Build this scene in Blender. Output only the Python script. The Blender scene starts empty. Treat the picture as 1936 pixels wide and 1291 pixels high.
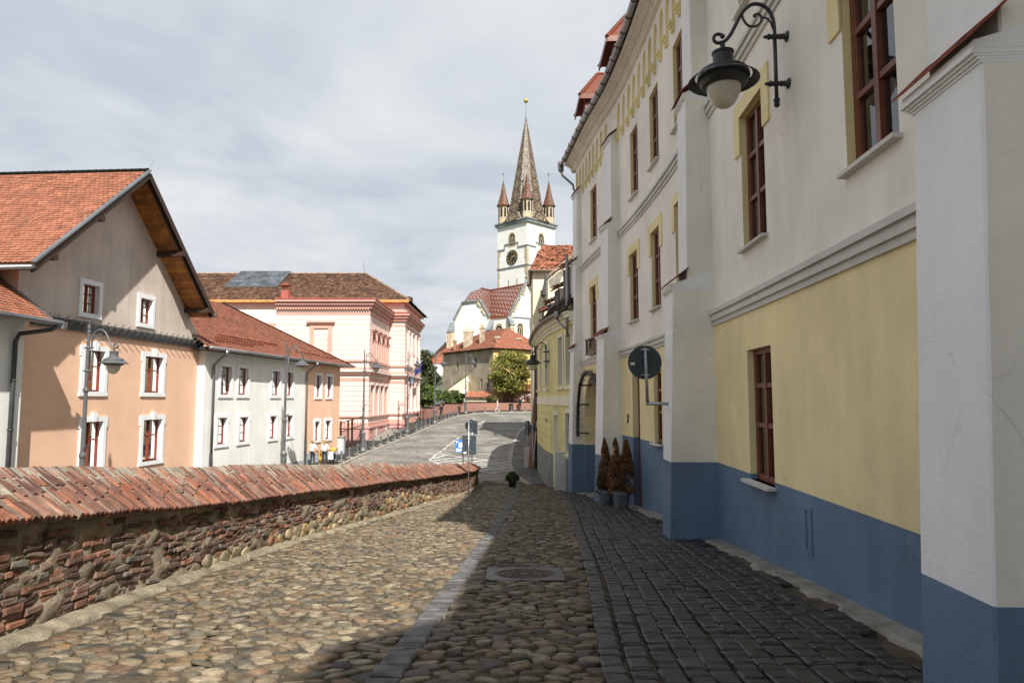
import bpy, bmesh, math, random
import numpy as np
from mathutils import Vector, Matrix
random.seed(7); NR = np.random.RandomState(11)
R = math.radians
scene = bpy.context.scene
col = scene.collection

# ---------------------------------------------------------------- camera
FPX = 1291.0; PITCH = math.atan(110 / 1291.0); EYE = 1.6
cd = bpy.data.cameras.new('camera'); cam = bpy.data.objects.new('camera', cd); col.objects.link(cam)
cd.sensor_width = 36.0; cd.lens = FPX / 1936 * 36.0
cd.clip_start = .05; cd.clip_end = 6000
cam.location = (0, 0, EYE); cam.rotation_euler = (R(90) + PITCH, 0, 0)
scene.camera = cam
scene.render.resolution_x = 1024; scene.render.resolution_y = 682

# ---------------------------------------------------------------- sky and sun
LDIR = Vector((-1, 2.7, -2.95)).normalized()          # direction the sunlight travels
SUN_EL = math.asin(-LDIR.z); SUN_AZ = math.atan2(-LDIR.x, -LDIR.y)
world = bpy.data.worlds.new('World'); scene.world = world; world.use_nodes = True
wn = world.node_tree; wn.nodes.clear(); WL = wn.links.new
wo = wn.nodes.new('ShaderNodeOutputWorld'); wb = wn.nodes.new('ShaderNodeBackground')
wb.inputs['Strength'].default_value = .1
sk = wn.nodes.new('ShaderNodeTexSky'); sk.sky_type = 'NISHITA'; sk.sun_disc = False
sk.sun_elevation = SUN_EL; sk.sun_rotation = SUN_AZ; sk.air_density = 1.0; sk.dust_density = 1.5
tc = wn.nodes.new('ShaderNodeTexCoord'); sx = wn.nodes.new('ShaderNodeSeparateXYZ'); WL(tc.outputs['Generated'], sx.inputs[0])
def wmath(op, a, b=None):
    n = wn.nodes.new('ShaderNodeMath'); n.operation = op
    for i, q in enumerate((a, b)):
        if q is None: continue
        if isinstance(q, (int, float)): n.inputs[i].default_value = q
        else: WL(q, n.inputs[i])
    return n.outputs[0]
zz = wmath('ADD', wmath('MAXIMUM', sx.outputs['Z'], 0.0), .16)      # project the clouds on a flat layer overhead
cu = wmath('DIVIDE', sx.outputs['X'], zz); cv = wmath('DIVIDE', sx.outputs['Y'], zz)
cx = wn.nodes.new('ShaderNodeCombineXYZ'); WL(wmath('MULTIPLY', cu, .8), cx.inputs[0]); WL(cv, cx.inputs[1])
def wnoise(scale, detail, rough, dist=0):
    n = wn.nodes.new('ShaderNodeTexNoise'); n.inputs['Scale'].default_value = scale; n.inputs['Detail'].default_value = detail
    n.inputs['Roughness'].default_value = rough; n.inputs['Distortion'].default_value = dist; WL(cx.outputs[0], n.inputs['Vector']); return n.outputs['Fac']
def wramp(fac, stops):
    n = wn.nodes.new('ShaderNodeValToRGB'); WL(fac, n.inputs[0]); e = n.color_ramp.elements
    while len(e) < len(stops): e.new(.5)
    for q, (p, c) in zip(e, stops): q.position = p; q.color = (*c, 1)
    return n.outputs[0]
cl = wramp(wnoise(1.15, 7, .55, .35), [(.28, (.375, .435, .515)), (.43, (.475, .525, .585)), (.55, (.60, .63, .665)), (.70, (.735, .745, .755))])
gap = wramp(wnoise(1.6, 5, .5, .2), [(.27, (.5, .5, .5)), (.37, (1, 1, 1))])
csc = wn.nodes.new('ShaderNodeVectorMath'); csc.operation = 'SCALE'; WL(cl, csc.inputs[0]); csc.inputs['Scale'].default_value = 6.8
mx = wn.nodes.new('ShaderNodeMixRGB'); WL(gap, mx.inputs[0]); WL(sk.outputs[0], mx.inputs[1]); WL(csc.outputs[0], mx.inputs[2])
WL(mx.outputs[0], wb.inputs['Color']); WL(wb.outputs[0], wo.inputs['Surface'])
sd = bpy.data.lights.new('sun', 'SUN'); sun = bpy.data.objects.new('sun', sd); col.objects.link(sun)
sd.energy = 4.8; sd.angle = R(.6); sd.color = (1, .955, .88)
sun.rotation_euler = LDIR.to_track_quat('-Z', 'Y').to_euler(); sun.location = (30, -60, 80)
scene.view_settings.view_transform = 'Standard'; scene.view_settings.look = 'None'
scene.view_settings.exposure = .83; scene.view_settings.gamma = 1
scene.view_settings.use_curve_mapping = False

# ---------------------------------------------------------------- helpers: pixels, curves, meshes
_c, _s = math.cos(PITCH), math.sin(PITCH)
def ray(px, py):
    u = (px - 968) / FPX; v = (645.5 - py) / FPX
    return u, _c - v * _s, _s + v * _c
def atY(px, py, d):
    x, y, z = ray(px, py); k = d / y; return Vector((x * k, d, EYE + z * k))
def atX(px, py, X):
    x, y, z = ray(px, py); k = X / x; return Vector((X, y * k, EYE + z * k))
def proj(x, y, z):
    q = z - EYE; yc = y * _c + q * _s; zc = -y * _s + q * _c
    yc = np.maximum(yc, .01)
    return 968 + FPX * x / yc, 645.5 - FPX * zc / yc
class Curve:
    def __init__(s, pts):
        s.x = np.array([p[0] for p in pts], float); s.y = np.array([p[1] for p in pts], float)
        d = np.diff(s.y) / np.diff(s.x); t = np.zeros(len(s.x)); t[0] = d[0]; t[-1] = d[-1]
        for i in range(1, len(d)):
            h0, h1 = s.x[i] - s.x[i-1], s.x[i+1] - s.x[i]; t[i] = (d[i-1] * h1 + d[i] * h0) / (h0 + h1)
        s.t = t
    def __call__(s, q, der=False):
        q = np.asarray(q, float); i = np.clip(np.searchsorted(s.x, q) - 1, 0, len(s.x) - 2)
        h = s.x[i+1] - s.x[i]; u = np.clip((q - s.x[i]) / h, -.5, 1.5)
        a, b = s.y[i], s.y[i+1]; m, n = s.t[i] * h, s.t[i+1] * h
        r = (2*u**3 - 3*u**2 + 1) * a + (u**3 - 2*u**2 + u) * m + (-2*u**3 + 3*u**2) * b + (u**3 - u**2) * n
        return r if r.shape else float(r)

ORG = {}
def origin_of(o):
    return ORG.get(o.name, Vector((0, 0, 0)))
def props(o, label=None, cat=None, group=None, kind=None):
    if label: o['label'] = label
    if cat: o['category'] = cat
    if group: o['group'] = group
    if kind: o['kind'] = kind
    return o
def thing(name, label, cat, loc=(0, 0, 0), group=None):
    o = bpy.data.objects.new(name, None); col.objects.link(o); o.location = loc; o.empty_display_size = .2
    ORG[o.name] = Vector(loc); return props(o, label, cat, group)
class MB:
    def __init__(s):
        s.v = []; s.f = []; s.m = []; s.c = []; s.uv = {}; s.mi = 0; s.col = (1, 1, 1)
    def face(s, pts, m=None, uv=None):
        i = len(s.v); s.v.extend([tuple(p) for p in pts]); s.f.append(tuple(range(i, i + len(pts))))
        s.m.append(s.mi if m is None else m); s.c.append(s.col)
        if uv: s.uv[len(s.f) - 1] = uv
    def add(s, V, F, m=None):
        i = len(s.v); s.v.extend([tuple(p) for p in V])
        for f in F:
            s.f.append(tuple(i + k for k in f)); s.m.append(s.mi if m is None else m); s.c.append(s.col)
    def hexa(s, p, m=None, skip=()):
        F = [(0, 3, 2, 1), (4, 5, 6, 7), (0, 1, 5, 4), (1, 2, 6, 5), (2, 3, 7, 6), (3, 0, 4, 7)]
        s.add(p, [f for k, f in enumerate(F) if k not in skip], m)
    def box(s, x0, x1, y0, y1, z0, z1, m=None):
        s.hexa([(x0, y0, z0), (x1, y0, z0), (x1, y1, z0), (x0, y1, z0), (x0, y0, z1), (x1, y0, z1), (x1, y1, z1), (x0, y1, z1)], m)
    def obox(s, c, u, v, w, m=None):
        c, u, v, w = map(Vector, (c, u, v, w))
        s.hexa([c - u - v - w, c + u - v - w, c + u + v - w, c - u + v - w, c - u - v + w, c + u - v + w, c + u + v + w, c - u + v + w], m)
    def bar(s, p0, p1, w, h, m=None, up=(0, 0, 1)):
        p0, p1 = Vector(p0), Vector(p1); d = (p1 - p0); L = d.length; d.normalize()
        x = d.cross(Vector(up));
        if x.length < 1e-4: x = d.cross(Vector((1, 0, 0)))
        x.normalize(); y = x.cross(d)
        s.obox((p0 + p1) / 2, d * L / 2, x * w / 2, y * h / 2, m)
    def tube(s, pts, r, n=8, m=None, cap=True):
        pts = [Vector(p) for p in pts]; N = len(pts); rs = r if isinstance(r, (list, tuple)) else [r] * N
        V = []; prev = None
        for k, p in enumerate(pts):
            t = (pts[min(k + 1, N - 1)] - pts[max(k - 1, 0)]).normalized()
            if prev is None:
                a = t.cross(Vector((0, 0, 1)))
                if a.length < .05: a = t.cross(Vector((1, 0, 0)))
            else: a = prev - t * prev.dot(t)
            a.normalize(); prev = a; b = t.cross(a)
            for j in range(n):
                q = 2 * math.pi * j / n; V.append(p + (a * math.cos(q) + b * math.sin(q)) * rs[k])
        F = [(k*n + j, k*n + (j+1) % n, (k+1)*n + (j+1) % n, (k+1)*n + j) for k in range(N - 1) for j in range(n)]
        if cap: F += [tuple(range(n - 1, -1, -1)), tuple((N-1)*n + j for j in range(n))]
        s.add(V, F, m)
    def cyl(s, p0, p1, r0, r1=None, n=10, m=None):
        s.tube([p0, p1], [r0, r0 if r1 is None else r1], n, m)
    def lathe(s, prof, o=(0, 0, 0), n=16, m=None, axis=None):
        o = Vector(o); V = []; K = len(prof)
        ax = Vector(axis).normalized() if axis else Vector((0, 0, 1))
        a = ax.orthogonal().normalized() if axis else Vector((1, 0, 0)); b = ax.cross(a)
        for r, z in prof:
            for j in range(n):
                q = 2 * math.pi * j / n; V.append(o + a * (r * math.cos(q)) + b * (r * math.sin(q)) + ax * z)
        F = [(k*n + j, k*n + (j+1) % n, (k+1)*n + (j+1) % n, (k+1)*n + j) for k in range(K - 1) for j in range(n)]
        if prof[0][0] > 1e-4: F.append(tuple(range(n - 1, -1, -1)))
        if prof[-1][0] > 1e-4: F.append(tuple((K-1)*n + j for j in range(n)))
        s.add(V, F, m)
    def sphere(s, c, r, n=10, k=6, m=None, sq=1.0):
        s.lathe([(max(r * math.sin(math.pi * i / k), 1e-5), -r * sq * math.cos(math.pi * i / k)) for i in range(k + 1)], c, n, m)
    def build(s, name, mats, parent=None, smooth=False, label=None, cat=None, group=None, kind=None, base=None):
        if not isinstance(mats, (list, tuple)): mats = [mats]
        V = np.array(s.v, float)
        if parent is not None: og = origin_of(parent)
        elif base is not None: og = Vector(base)
        else: og = Vector(((V[:, 0].min() + V[:, 0].max()) / 2, (V[:, 1].min() + V[:, 1].max()) / 2, V[:, 2].min()))
        V = V - np.array(og)
        me = bpy.data.meshes.new(name); me.from_pydata(V.tolist(), [], s.f)
        for q in mats: me.materials.append(q)
        n = len(s.f)
        me.polygons.foreach_set('material_index', s.m)
        if smooth: me.polygons.foreach_set('use_smooth', [True] * n)
        if any(c != (1, 1, 1) for c in s.c):
            at = me.color_attributes.new('col', 'FLOAT_COLOR', 'CORNER')
            lens = np.array([len(f) for f in s.f]); C = np.repeat(np.array([(*c[:3], 1) for c in s.c], np.float32), lens, axis=0)
            at.data.foreach_set('color', C.ravel())
        if s.uv:
            ul = me.uv_layers.new(name='UVMap')
            for fi, uv in s.uv.items():
                for li, q in zip(me.polygons[fi].loop_indices, uv): ul.data[li].uv = q
        o = bpy.data.objects.new(name, me); col.objects.link(o)
        if parent is not None: o.parent = parent
        else: o.location = og
        ORG[o.name] = og
        return props(o, label, cat, group, kind)
def copy_tree(o, parent=None):
    c = o.copy(); col.objects.link(c); c.parent = parent
    for ch in o.children: copy_tree(ch, c)
    return c

# ---------------------------------------------------------------- materials
def mat(name, c, rough=.85, var=.10, vs=.6, fs=14, bump=.15, bs=45, streak=0, crack=0, attr=False, spec=.3, metal=0, tint=None, moss=None, coat=0):
    m = bpy.data.materials.new(name); m.use_nodes = True; nt = m.node_tree; L = nt.links.new
    b = nt.nodes['Principled BSDF']; b.inputs['Roughness'].default_value = rough
    b.inputs['Specular IOR Level'].default_value = spec; b.inputs['Metallic'].default_value = metal
    if coat: b.inputs['Coat Weight'].default_value = coat
    g = nt.nodes.new('ShaderNodeNewGeometry')
    def noise(scale, detail=5, rough=.6, vec=None):
        n = nt.nodes.new('ShaderNodeTexNoise'); n.inputs['Scale'].default_value = scale; n.inputs['Detail'].default_value = detail
        n.inputs['Roughness'].default_value = rough; L(vec or g.outputs['Position'], n.inputs['Vector']); return n.outputs['Fac']
    def ramp(fac, a, bb, ca, cb):
        n = nt.nodes.new('ShaderNodeValToRGB'); L(fac, n.inputs[0]); e = n.color_ramp.elements
        e[0].position = a; e[1].position = bb; e[0].color = (*ca, 1); e[1].color = (*cb, 1); return n.outputs[0]
    def mix(kind, fac, a, bb):
        n = nt.nodes.new('ShaderNodeMixRGB'); n.blend_type = kind
        for i, q in enumerate((fac, a, bb)):
            if isinstance(q, (int, float)): n.inputs[i].default_value = q
            elif isinstance(q, tuple): n.inputs[i].default_value = (*q, 1)
            else: L(q, n.inputs[i])
        return n.outputs[0]
    t = tint or tuple(x * (1 - var * .9) for x in c)
    lo = tuple(x * (1 - var) for x in t); hi = tuple(min(x * (1 + var * .6), .95) for x in c)
    out = ramp(noise(vs), .32, .66, lo, hi)
    out = mix('MULTIPLY', 1.0, out, ramp(noise(fs, 4, .7), .3, .7, (1 - var * .7,) * 3, (1, 1, 1)))
    if attr:
        a = nt.nodes.new('ShaderNodeAttribute'); a.attribute_name = 'col'; out = mix('MULTIPLY', 1.0, out, a.outputs['Color'])
    if streak:
        mp = nt.nodes.new('ShaderNodeMapping'); mp.inputs['Scale'].default_value = (2.2, 2.2, .16); L(g.outputs['Position'], mp.inputs[0])
        out = mix('MULTIPLY', streak, out, ramp(noise(1.3, 6, .65, mp.outputs[0]), .38, .6, (.62, .58, .52), (1, 1, 1)))
    hgt = noise(bs, 4, .65)
    if crack:
        w = nt.nodes.new('ShaderNodeTexNoise'); w.inputs['Scale'].default_value = 3; L(g.outputs['Position'], w.inputs['Vector'])
        ad = nt.nodes.new('ShaderNodeVectorMath'); ad.operation = 'MULTIPLY_ADD'; L(w.outputs['Color'], ad.inputs[0]); ad.inputs[1].default_value = (.35, .35, .35); L(g.outputs['Position'], ad.inputs[2])
        v = nt.nodes.new('ShaderNodeTexVoronoi'); v.feature = 'DISTANCE_TO_EDGE'; v.inputs['Scale'].default_value = .55; L(ad.outputs[0], v.inputs['Vector'])
        ln = ramp(v.outputs['Distance'], .0, .006, (.45, .42, .38), (1, 1, 1))
        msk = ramp(noise(.8, 2), .53, .58, (0, 0, 0), (crack,) * 3)
        out = mix('MULTIPLY', msk, out, ln)
    if moss:
        out = mix('MIX', ramp(noise(moss[1], 6, .7), moss[2], moss[2] + .08, (0, 0, 0), (1, 1, 1)), out, moss[0])
    L(out, b.inputs['Base Color'])
    if bump:
        bp = nt.nodes.new('ShaderNodeBump'); bp.inputs['Strength'].default_value = bump; bp.inputs['Distance'].default_value = .02
        L(hgt, bp.inputs['Height']); L(bp.outputs[0], b.inputs['Normal'])
    m['nt'] = 1
    return m
def glass_mat(name, tint=(.75, .8, .82), f0=.12):
    m = bpy.data.materials.new(name); m.use_nodes = True; nt = m.node_tree; nt.nodes.clear(); L = nt.links.new
    o = nt.nodes.new('ShaderNodeOutputMaterial'); t = nt.nodes.new('ShaderNodeBsdfTransparent'); t.inputs[0].default_value = (*tint, 1)
    gl = nt.nodes.new('ShaderNodeBsdfGlossy'); gl.inputs['Roughness'].default_value = .02
    fr = nt.nodes.new('ShaderNodeFresnel'); fr.inputs[0].default_value = 1.5
    ad = nt.nodes.new('ShaderNodeMath'); ad.operation = 'ADD'; ad.use_clamp = True; L(fr.outputs[0], ad.inputs[0]); ad.inputs[1].default_value = f0
    mxs = nt.nodes.new('ShaderNodeMixShader'); L(ad.outputs[0], mxs.inputs[0]); L(t.outputs[0], mxs.inputs[1]); L(gl.outputs[0], mxs.inputs[2]); L(mxs.outputs[0], o.inputs[0])
    return m
K = {}
K['cream'] = mat('cream_plaster', (.83, .785, .71), var=.07, streak=.13, crack=.35, bump=.25, bs=35)
K['white_pl'] = mat('white_plaster', (.81, .81, .80), var=.05, streak=.1, crack=.4, bump=.3, bs=35)
K['bcream'] = mat('cream_plaster_with_bounce', (.82, .785, .70), var=.07, streak=.12, crack=.35, bump=.25, bs=35)  # buttress sides: warm bounce put into the plaster colour; row house reuses it
K['yellow'] = mat('yellow_plaster', (.86, .73, .41), var=.09, streak=.15, crack=.4, bump=.25, bs=35, moss=((.83, .73, .47), .8, .58))
K['ytrim'] = mat('yellow_trim', (.80, .68, .37), var=.08, bump=.2)
K['blue'] = mat('blue_plaster', (.14, .215, .32), var=.14, streak=.2, crack=.3, bump=.3, bs=35, rough=.75, moss=((.165, .225, .31), 1.3, .6))
K['stone_trim'] = mat('grey_trim', (.62, .60, .56), var=.1, bump=.15)
K['brown_wood'] = mat('brown_window_wood', (.16, .042, .016), rough=.42, var=.15, vs=5, bump=.05, spec=.5)
K['glass'] = glass_mat('window_glass')
K['room'] = mat('dark_room', (.02, .018, .016), var=0, bump=0)
K['curtain'] = mat('grey_curtain', (.5, .5, .48), var=.3, vs=9, bump=0)
K['zinc'] = mat('zinc_metal', (.34, .34, .35), rough=.38, var=.2, metal=.85, bump=.03, spec=.5)
K['dark_metal'] = mat('dark_grey_metal', (.055, .058, .062), rough=.45, var=.2, vs=3, bump=.05, spec=.5)
K['lamp_grey'] = mat('lamp_grey_paint', (.10, .103, .108), rough=.42, var=.15, vs=3, bump=.03, spec=.5)
K['black_iron'] = mat('black_iron', (.018, .019, .021), rough=.42, var=.2, vs=4, bump=.04, spec=.5)
K['tile'] = mat('clay_tile', (.34, .14, .085), rough=.8, var=.16, vs=2.2, bump=.25, bs=30, attr=True)
K['old_tile'] = mat('old_clay_tile', (.20, .11, .072), rough=.88, var=.35, vs=1.3, bump=.4, bs=20, attr=True, moss=((.22, .21, .14), 2.2, .6))
K['tile_dark'] = mat('dark_clay_tile', (.26, .062, .03), rough=.75, var=.3, vs=5, bump=.3)
K['brick'] = mat('red_brick', (.195, .117, .087), rough=.9, var=.28, vs=7, fs=45, bump=.6, bs=60, attr=True)
K['mortar'] = mat('old_mortar', (.29, .24, .17), rough=.95, var=.3, vs=3, bump=.9, bs=22, moss=((.13, .11, .065), 1.6, .6))
K['rubble'] = mat('field_stone', (.38, .30, .19), rough=.9, var=.3, vs=6, bump=.6, bs=30, attr=True)
K['cobble'] = mat('river_cobble', (.205, .168, .118), rough=.6, var=.34, vs=11, fs=55, bump=.55, bs=42, attr=True, spec=.4)
K['bed'] = mat('sandy_joint_soil', (.115, .09, .058), rough=.95, var=.35, vs=2.5, bump=.9, bs=45, moss=((.055, .07, .018), 1.7, .60))
K['sett'] = mat('basalt_sett', (.024, .023, .023), rough=.5, var=.45, vs=7, fs=60, bump=.3, bs=55, attr=True, spec=.45)
K['kerb'] = mat('grey_kerb_stone', (.125, .122, .12), rough=.7, var=.35, vs=5, bump=.3, bs=50, attr=True)
K['concrete'] = mat('pale_concrete', (.27, .25, .215), rough=.92, var=.25, vs=3, bump=.5, bs=30)
K['asphalt'] = mat('dark_asphalt', (.045, .040, .036), rough=.92, var=.3, vs=.8, bump=.3, bs=90)
K['paint'] = mat('white_road_paint', (.60, .60, .58), rough=.8, var=.35, vs=5, bump=.1, moss=((.30, .28, .25), 3.0, .55))
K['whitewash'] = mat('white_render', (.80, .805, .77), var=.05, streak=.2, bump=.2, bs=30)
K['orange'] = mat('orange_render', (.78, .50, .35), var=.05, bump=.35, bs=30)
K['mauve'] = mat('pinkish_grey_render', (.64, .545, .48), var=.10, vs=.5, streak=.3, bump=.25, bs=30)
K['wtrim'] = mat('white_trim', (.78, .79, .80), var=.04, bump=.1)
K['redframe'] = mat('reddish_window_wood', (.24, .05, .025), rough=.45, var=.12, vs=5, bump=.05)
K['soffit'] = mat('varnished_boards', (.42, .165, .035), rough=.5, var=.3, vs=3, bump=.15, attr=True)
K['dkwood'] = mat('dark_brown_wood', (.055, .028, .018), rough=.55, var=.2, vs=3, bump=.1)
K['pink_pl'] = mat('pale_pink_render', (.72, .56, .50), var=.05, bump=.15, bs=30)
K['rose'] = mat('rose_trim', (.60, .33, .27), var=.08, bump=.12)
K['rose_base'] = mat('rose_plinth', (.62, .34, .31), var=.1, bump=.2)
K['red_sheet'] = mat('red_sheet_roof', (.40, .115, .085), rough=.5, var=.1, bump=.05)

# ================================================================ terrain, lane and road
def smooth(a, b, x):
    t = np.clip((np.asarray(x, float) - a) / (b - a), 0, 1); return t * t * (3 - 2 * t)
FXC = Curve([(3, 3.42), (6.2, 3.6), (9.5, 3.76), (12.55, 3.88), (17.3, 3.97), (20.5, 3.90), (23, 3.74), (25.5, 3.43), (29, 3.10), (31, 2.92)])   # facade of the house
WXC = Curve([(-4, -4.5), (2, -4.38), (5.97, -4.33), (7.96, -4.30), (11.87, -4.15), (17.04, -3.47), (22.4, -2.82), (28.35, -2.12), (36.7, -1.77)])  # foot of the brick wall
YXC = Curve([(29.6, 2.8), (31, 2.52), (33, 2.2), (36, 1.88), (40, 1.70), (44, 1.66), (48, 1.78), (50.5, 2.15), (52, 2.75), (53, 3.6)])       # facade of the yellow house
SXC = Curve([(1, -1.22), (5.03, -1.04), (7.68, -.88), (13.34, -.59), (20.27, -.28), (26.58, -.04), (32.7, .12), (36, .2)])         # left edge of the gutter band
KXC = Curve([(1, .42), (5.03, .65), (8.93, .96), (15.23, 1.35), (20, 1.66), (26.58, 1.97), (31, 2.05), (36, 1.6)])                  # kerb row beside the setts
RKC = Curve([(36.4, .95), (39, .5), (42, .12), (46, -.1), (52.3, -.09), (61.3, .28), (71.4, 1.26), (78, 3.3), (83, 7), (86, 12)])
def lz(y):
    y = np.asarray(y, float); t = np.clip((y - 33) / 5.5, 0, 1)
    h = -2.64 * (2*t**3 - 3*t**2 + 1) + (t**3 - 2*t**2 + t) * -.44 - 2.9 * (-2*t**3 + 3*t**2)
    r = np.where(y < 33, -.08 * y, h); return r if r.shape else float(r)
def gz(x, y):
    x = np.asarray(x, float); y = np.asarray(y, float)
    r = -2.9 - .035 * np.maximum(0, 44 - y) * smooth(-3, -7, x) + .065 * np.clip(y - 48, 0, 45) + .03 * np.maximum(0, np.minimum(y, 400) - 93)
    r = r - .065 * .0 ; return r if r.shape else float(r)
def road_px(px, py):
    x, y, z = ray(px, py); k = 4.5 / max(-z, 1e-3)
    for _ in range(60): k = .5 * k + .5 * (gz(x * k, y * k) - EYE) / z
    return x * k, y * k
def fuzz(sh, k):
    q = NR.normal(size=sh)
    for _ in range(k): q = (q + np.roll(q, 1, 0) + np.roll(q, -1, 0) + np.roll(q, 1, 1) + np.roll(q, -1, 1)) / 5
    return q / q.std()
def grid_obj(name, X, Y, Z, m, parent=None, smooth_=True, **kw):
    mb = MB(); n, k = X.shape
    mb.v = np.stack([X, Y, Z], -1).reshape(-1, 3).tolist()
    mb.f = [(i*k + j, i*k + j + 1, (i+1)*k + j + 1, (i+1)*k + j) for i in range(n - 1) for j in range(k - 1)]
    mb.m = [0] * len(mb.f); mb.c = [(1, 1, 1)] * len(mb.f)
    return mb.build(name, m, parent, smooth=smooth_, base=(0, 0, 0), **kw)
def loft(name, A, B, n, m, zf, dz=0, **kw):
    A = np.array(A, float); B = np.array(B, float); t = np.linspace(0, 1, n)[None, :]
    X = A[:, :1] * (1 - t) + B[:, :1] * t; Y = A[:, 1:] * (1 - t) + B[:, 1:] * t
    return grid_obj(name, X, Y, zf(X, Y) + dz, m, **kw)

ys = np.concatenate([[-3000, -900, -300, -80], np.arange(-20, 131, 3), [150, 200, 300, 400, 900, 3000]])
xs = np.concatenate([[-3000, -900, -300, -120], np.arange(-60, 61, 3), [120, 300, 900, 3000]])
Xg, Yg = np.meshgrid(xs, ys)
K['ground'] = mat('grass_and_soil', (.09, .10, .045), var=.3, vs=.2, bump=.4, bs=8)
grid_obj('ground', Xg, Yg, gz(Xg, Yg) - .12, K['ground'], kind='structure')
# lane: the soil bed that the stones sit in
yy = np.concatenate([np.arange(-8, 3, .5), np.arange(3, 38.6, .07)])
A = np.stack([WXC(np.minimum(yy, 36.7)) - .25, yy], 1)
B = np.stack([np.where(yy < 30.2, FXC(np.clip(yy, 3, 31)) + .4, YXC(np.clip(yy, 29.6, 53)) + .3), yy], 1)
lane = loft('cobbled_lane', A, B, 96, K['bed'], lambda X, Y: lz(Y) + .006 * np.sin(X * 5 + Y * 3) - .003 + .005 * fuzz(X.shape, 1) + .006 * fuzz(X.shape, 8), kind='structure')
ORG[lane.name] = Vector((0, 0, 0))

# ---- pieces: arrays of small stones; the largest in view become parts, the rest one joined part
def np_mesh(name, V, F, cols, mats, smooth_=True, vm=None):
    V = np.asarray(V, np.float32); N, k, _ = V.shape
    me = bpy.data.meshes.new(name); loops = np.concatenate([np.array(f) for f in F]); lens = np.array([len(f) for f in F])
    li = (np.arange(N)[:, None] * k + loops[None]).ravel().astype(np.int32)
    st = (np.arange(N)[:, None] * len(loops) + np.concatenate([[0], np.cumsum(lens)[:-1]])[None]).ravel().astype(np.int32)
    me.vertices.add(N * k); me.vertices.foreach_set('co', V.ravel()); me.loops.add(len(li)); me.loops.foreach_set('vertex_index', li)
    me.polygons.add(N * len(F)); me.polygons.foreach_set('loop_start', st)
    me.update(calc_edges=True)
    me.polygons.foreach_set('use_smooth', np.full(N * len(F), smooth_))
    at = me.color_attributes.new('col', 'FLOAT_COLOR', 'CORNER'); C = np.ones((N, len(loops), 4), np.float32); C[:, :, :3] = np.asarray(cols)[:, None, :]
    if vm is not None: w = np.asarray(vm[0])[loops][None, :, None]; C[:, :, :3] = C[:, :, :3] * (1 - w) + np.array(vm[1])[None, None] * w
    at.data.foreach_set('color', C.ravel()); me.materials.append(mats); me.validate(); return me
def lay_pieces(name, plural, V, F, cols, m, parent, nmax=300, smooth_=True, vm=None):
    V = np.asarray(V, float); N = len(V); C = V.mean(1); og = origin_of(parent)
    if N == 0: return
    px, py = proj(C[:, 0], C[:, 1], C[:, 2]); inside = (px > -20) & (px < 1956) & (py > -20) & (py < 1311) & (C[:, 1] > .5)
    ext = np.ptp(V, axis=1).max(1); met = np.where(inside, ext / np.maximum(C[:, 1], .5), 0)
    order = np.argsort(-met); top = [i for i in order[:nmax] if met[i] > 0] if N > nmax else list(range(N)); rest = np.setdiff1d(np.arange(N), top)
    for i in top:
        b = C[i]; me = np_mesh(name, V[i:i+1] - b, F, cols[i:i+1], m, smooth_, vm)
        o = bpy.data.objects.new(name, me); col.objects.link(o); o.parent = parent; o.location = Vector(b) - og
    if len(rest):
        me = np_mesh(plural, V[rest] - np.array(og), F, cols[rest], m, smooth_, vm); o = bpy.data.objects.new(plural, me); col.objects.link(o); o.parent = parent; o['kind'] = 'stuff'
def vor_radii(P, nd, k=16, rmax=.118):
    N = len(P); ang = np.arange(nd) * 2 * np.pi / nd; D = np.stack([np.cos(ang), np.sin(ang)], 1); Rr = np.empty((N, nd))
    for a in range(0, N, 500):
        d = P[None] - P[a:a+500, None]; q = (d**2).sum(2); idx = np.argpartition(q, k, axis=1)[:, :k]
        n = np.take_along_axis(d, idx[:, :, None], 1); qq = np.take_along_axis(q, idx, 1)
        dot = n @ D.T; t = np.where(dot > 1e-5, qq[:, :, None] / (2 * np.maximum(dot, 1e-5)), 1e9); Rr[a:a+500] = t.min(1)
    Rr = np.minimum(Rr, rmax); med = np.median(Rr, 1, keepdims=True); Rr = np.minimum(Rr, med * 1.28)
    return .5 * Rr + .25 * np.roll(Rr, 1, 1) + .25 * np.roll(Rr, -1, 1), D
def dome_pieces(P, scale, nd, shrink, h, zf, rnd=.25):
    """rounded stones filling the cells around the points P; scale stretches the cells; zf(x, y) gives the bed height"""
    S = np.array(scale); Rr, D = vor_radii(P / S, nd); N = len(P)
    sh = shrink * (1 + NR.uniform(-.10, .03, (N, 1))); Rr = Rr * sh * (1 + NR.uniform(-.10, .10, (N, nd)))
    hh = h * NR.uniform(.55, 1.25, N); tx, ty = NR.normal(0, .09, N), NR.normal(0, .09, N); rings = []
    for f, g in ((1.0, -.6), (.96, .55), (.83, .93), (.42, 1.0)):
        q = P[:, None] + (Rr * f)[:, :, None] * D[None] * S
        z = zf(P[:, 0], P[:, 1])[:, None] + hh[:, None] * g + (q[:, :, 0] - P[:, :1]) * tx[:, None] + (q[:, :, 1] - P[:, 1:]) * ty[:, None] - .08 * 0
        z = z + (zf(q[:, :, 0].ravel(), q[:, :, 1].ravel()).reshape(N, nd) - zf(P[:, 0], P[:, 1])[:, None]) + NR.uniform(-.06, .06, (N, nd)) * hh[:, None]
        rings.append(np.concatenate([q, z[:, :, None]], 2))
    V = np.concatenate(rings, 1); F = []
    for r in range(3): F += [(r*nd + j, r*nd + (j+1) % nd, (r+1)*nd + (j+1) % nd, (r+1)*nd + j) for j in range(nd)]
    F.append(tuple(3*nd + j for j in range(nd)))
    return V, F
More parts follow.
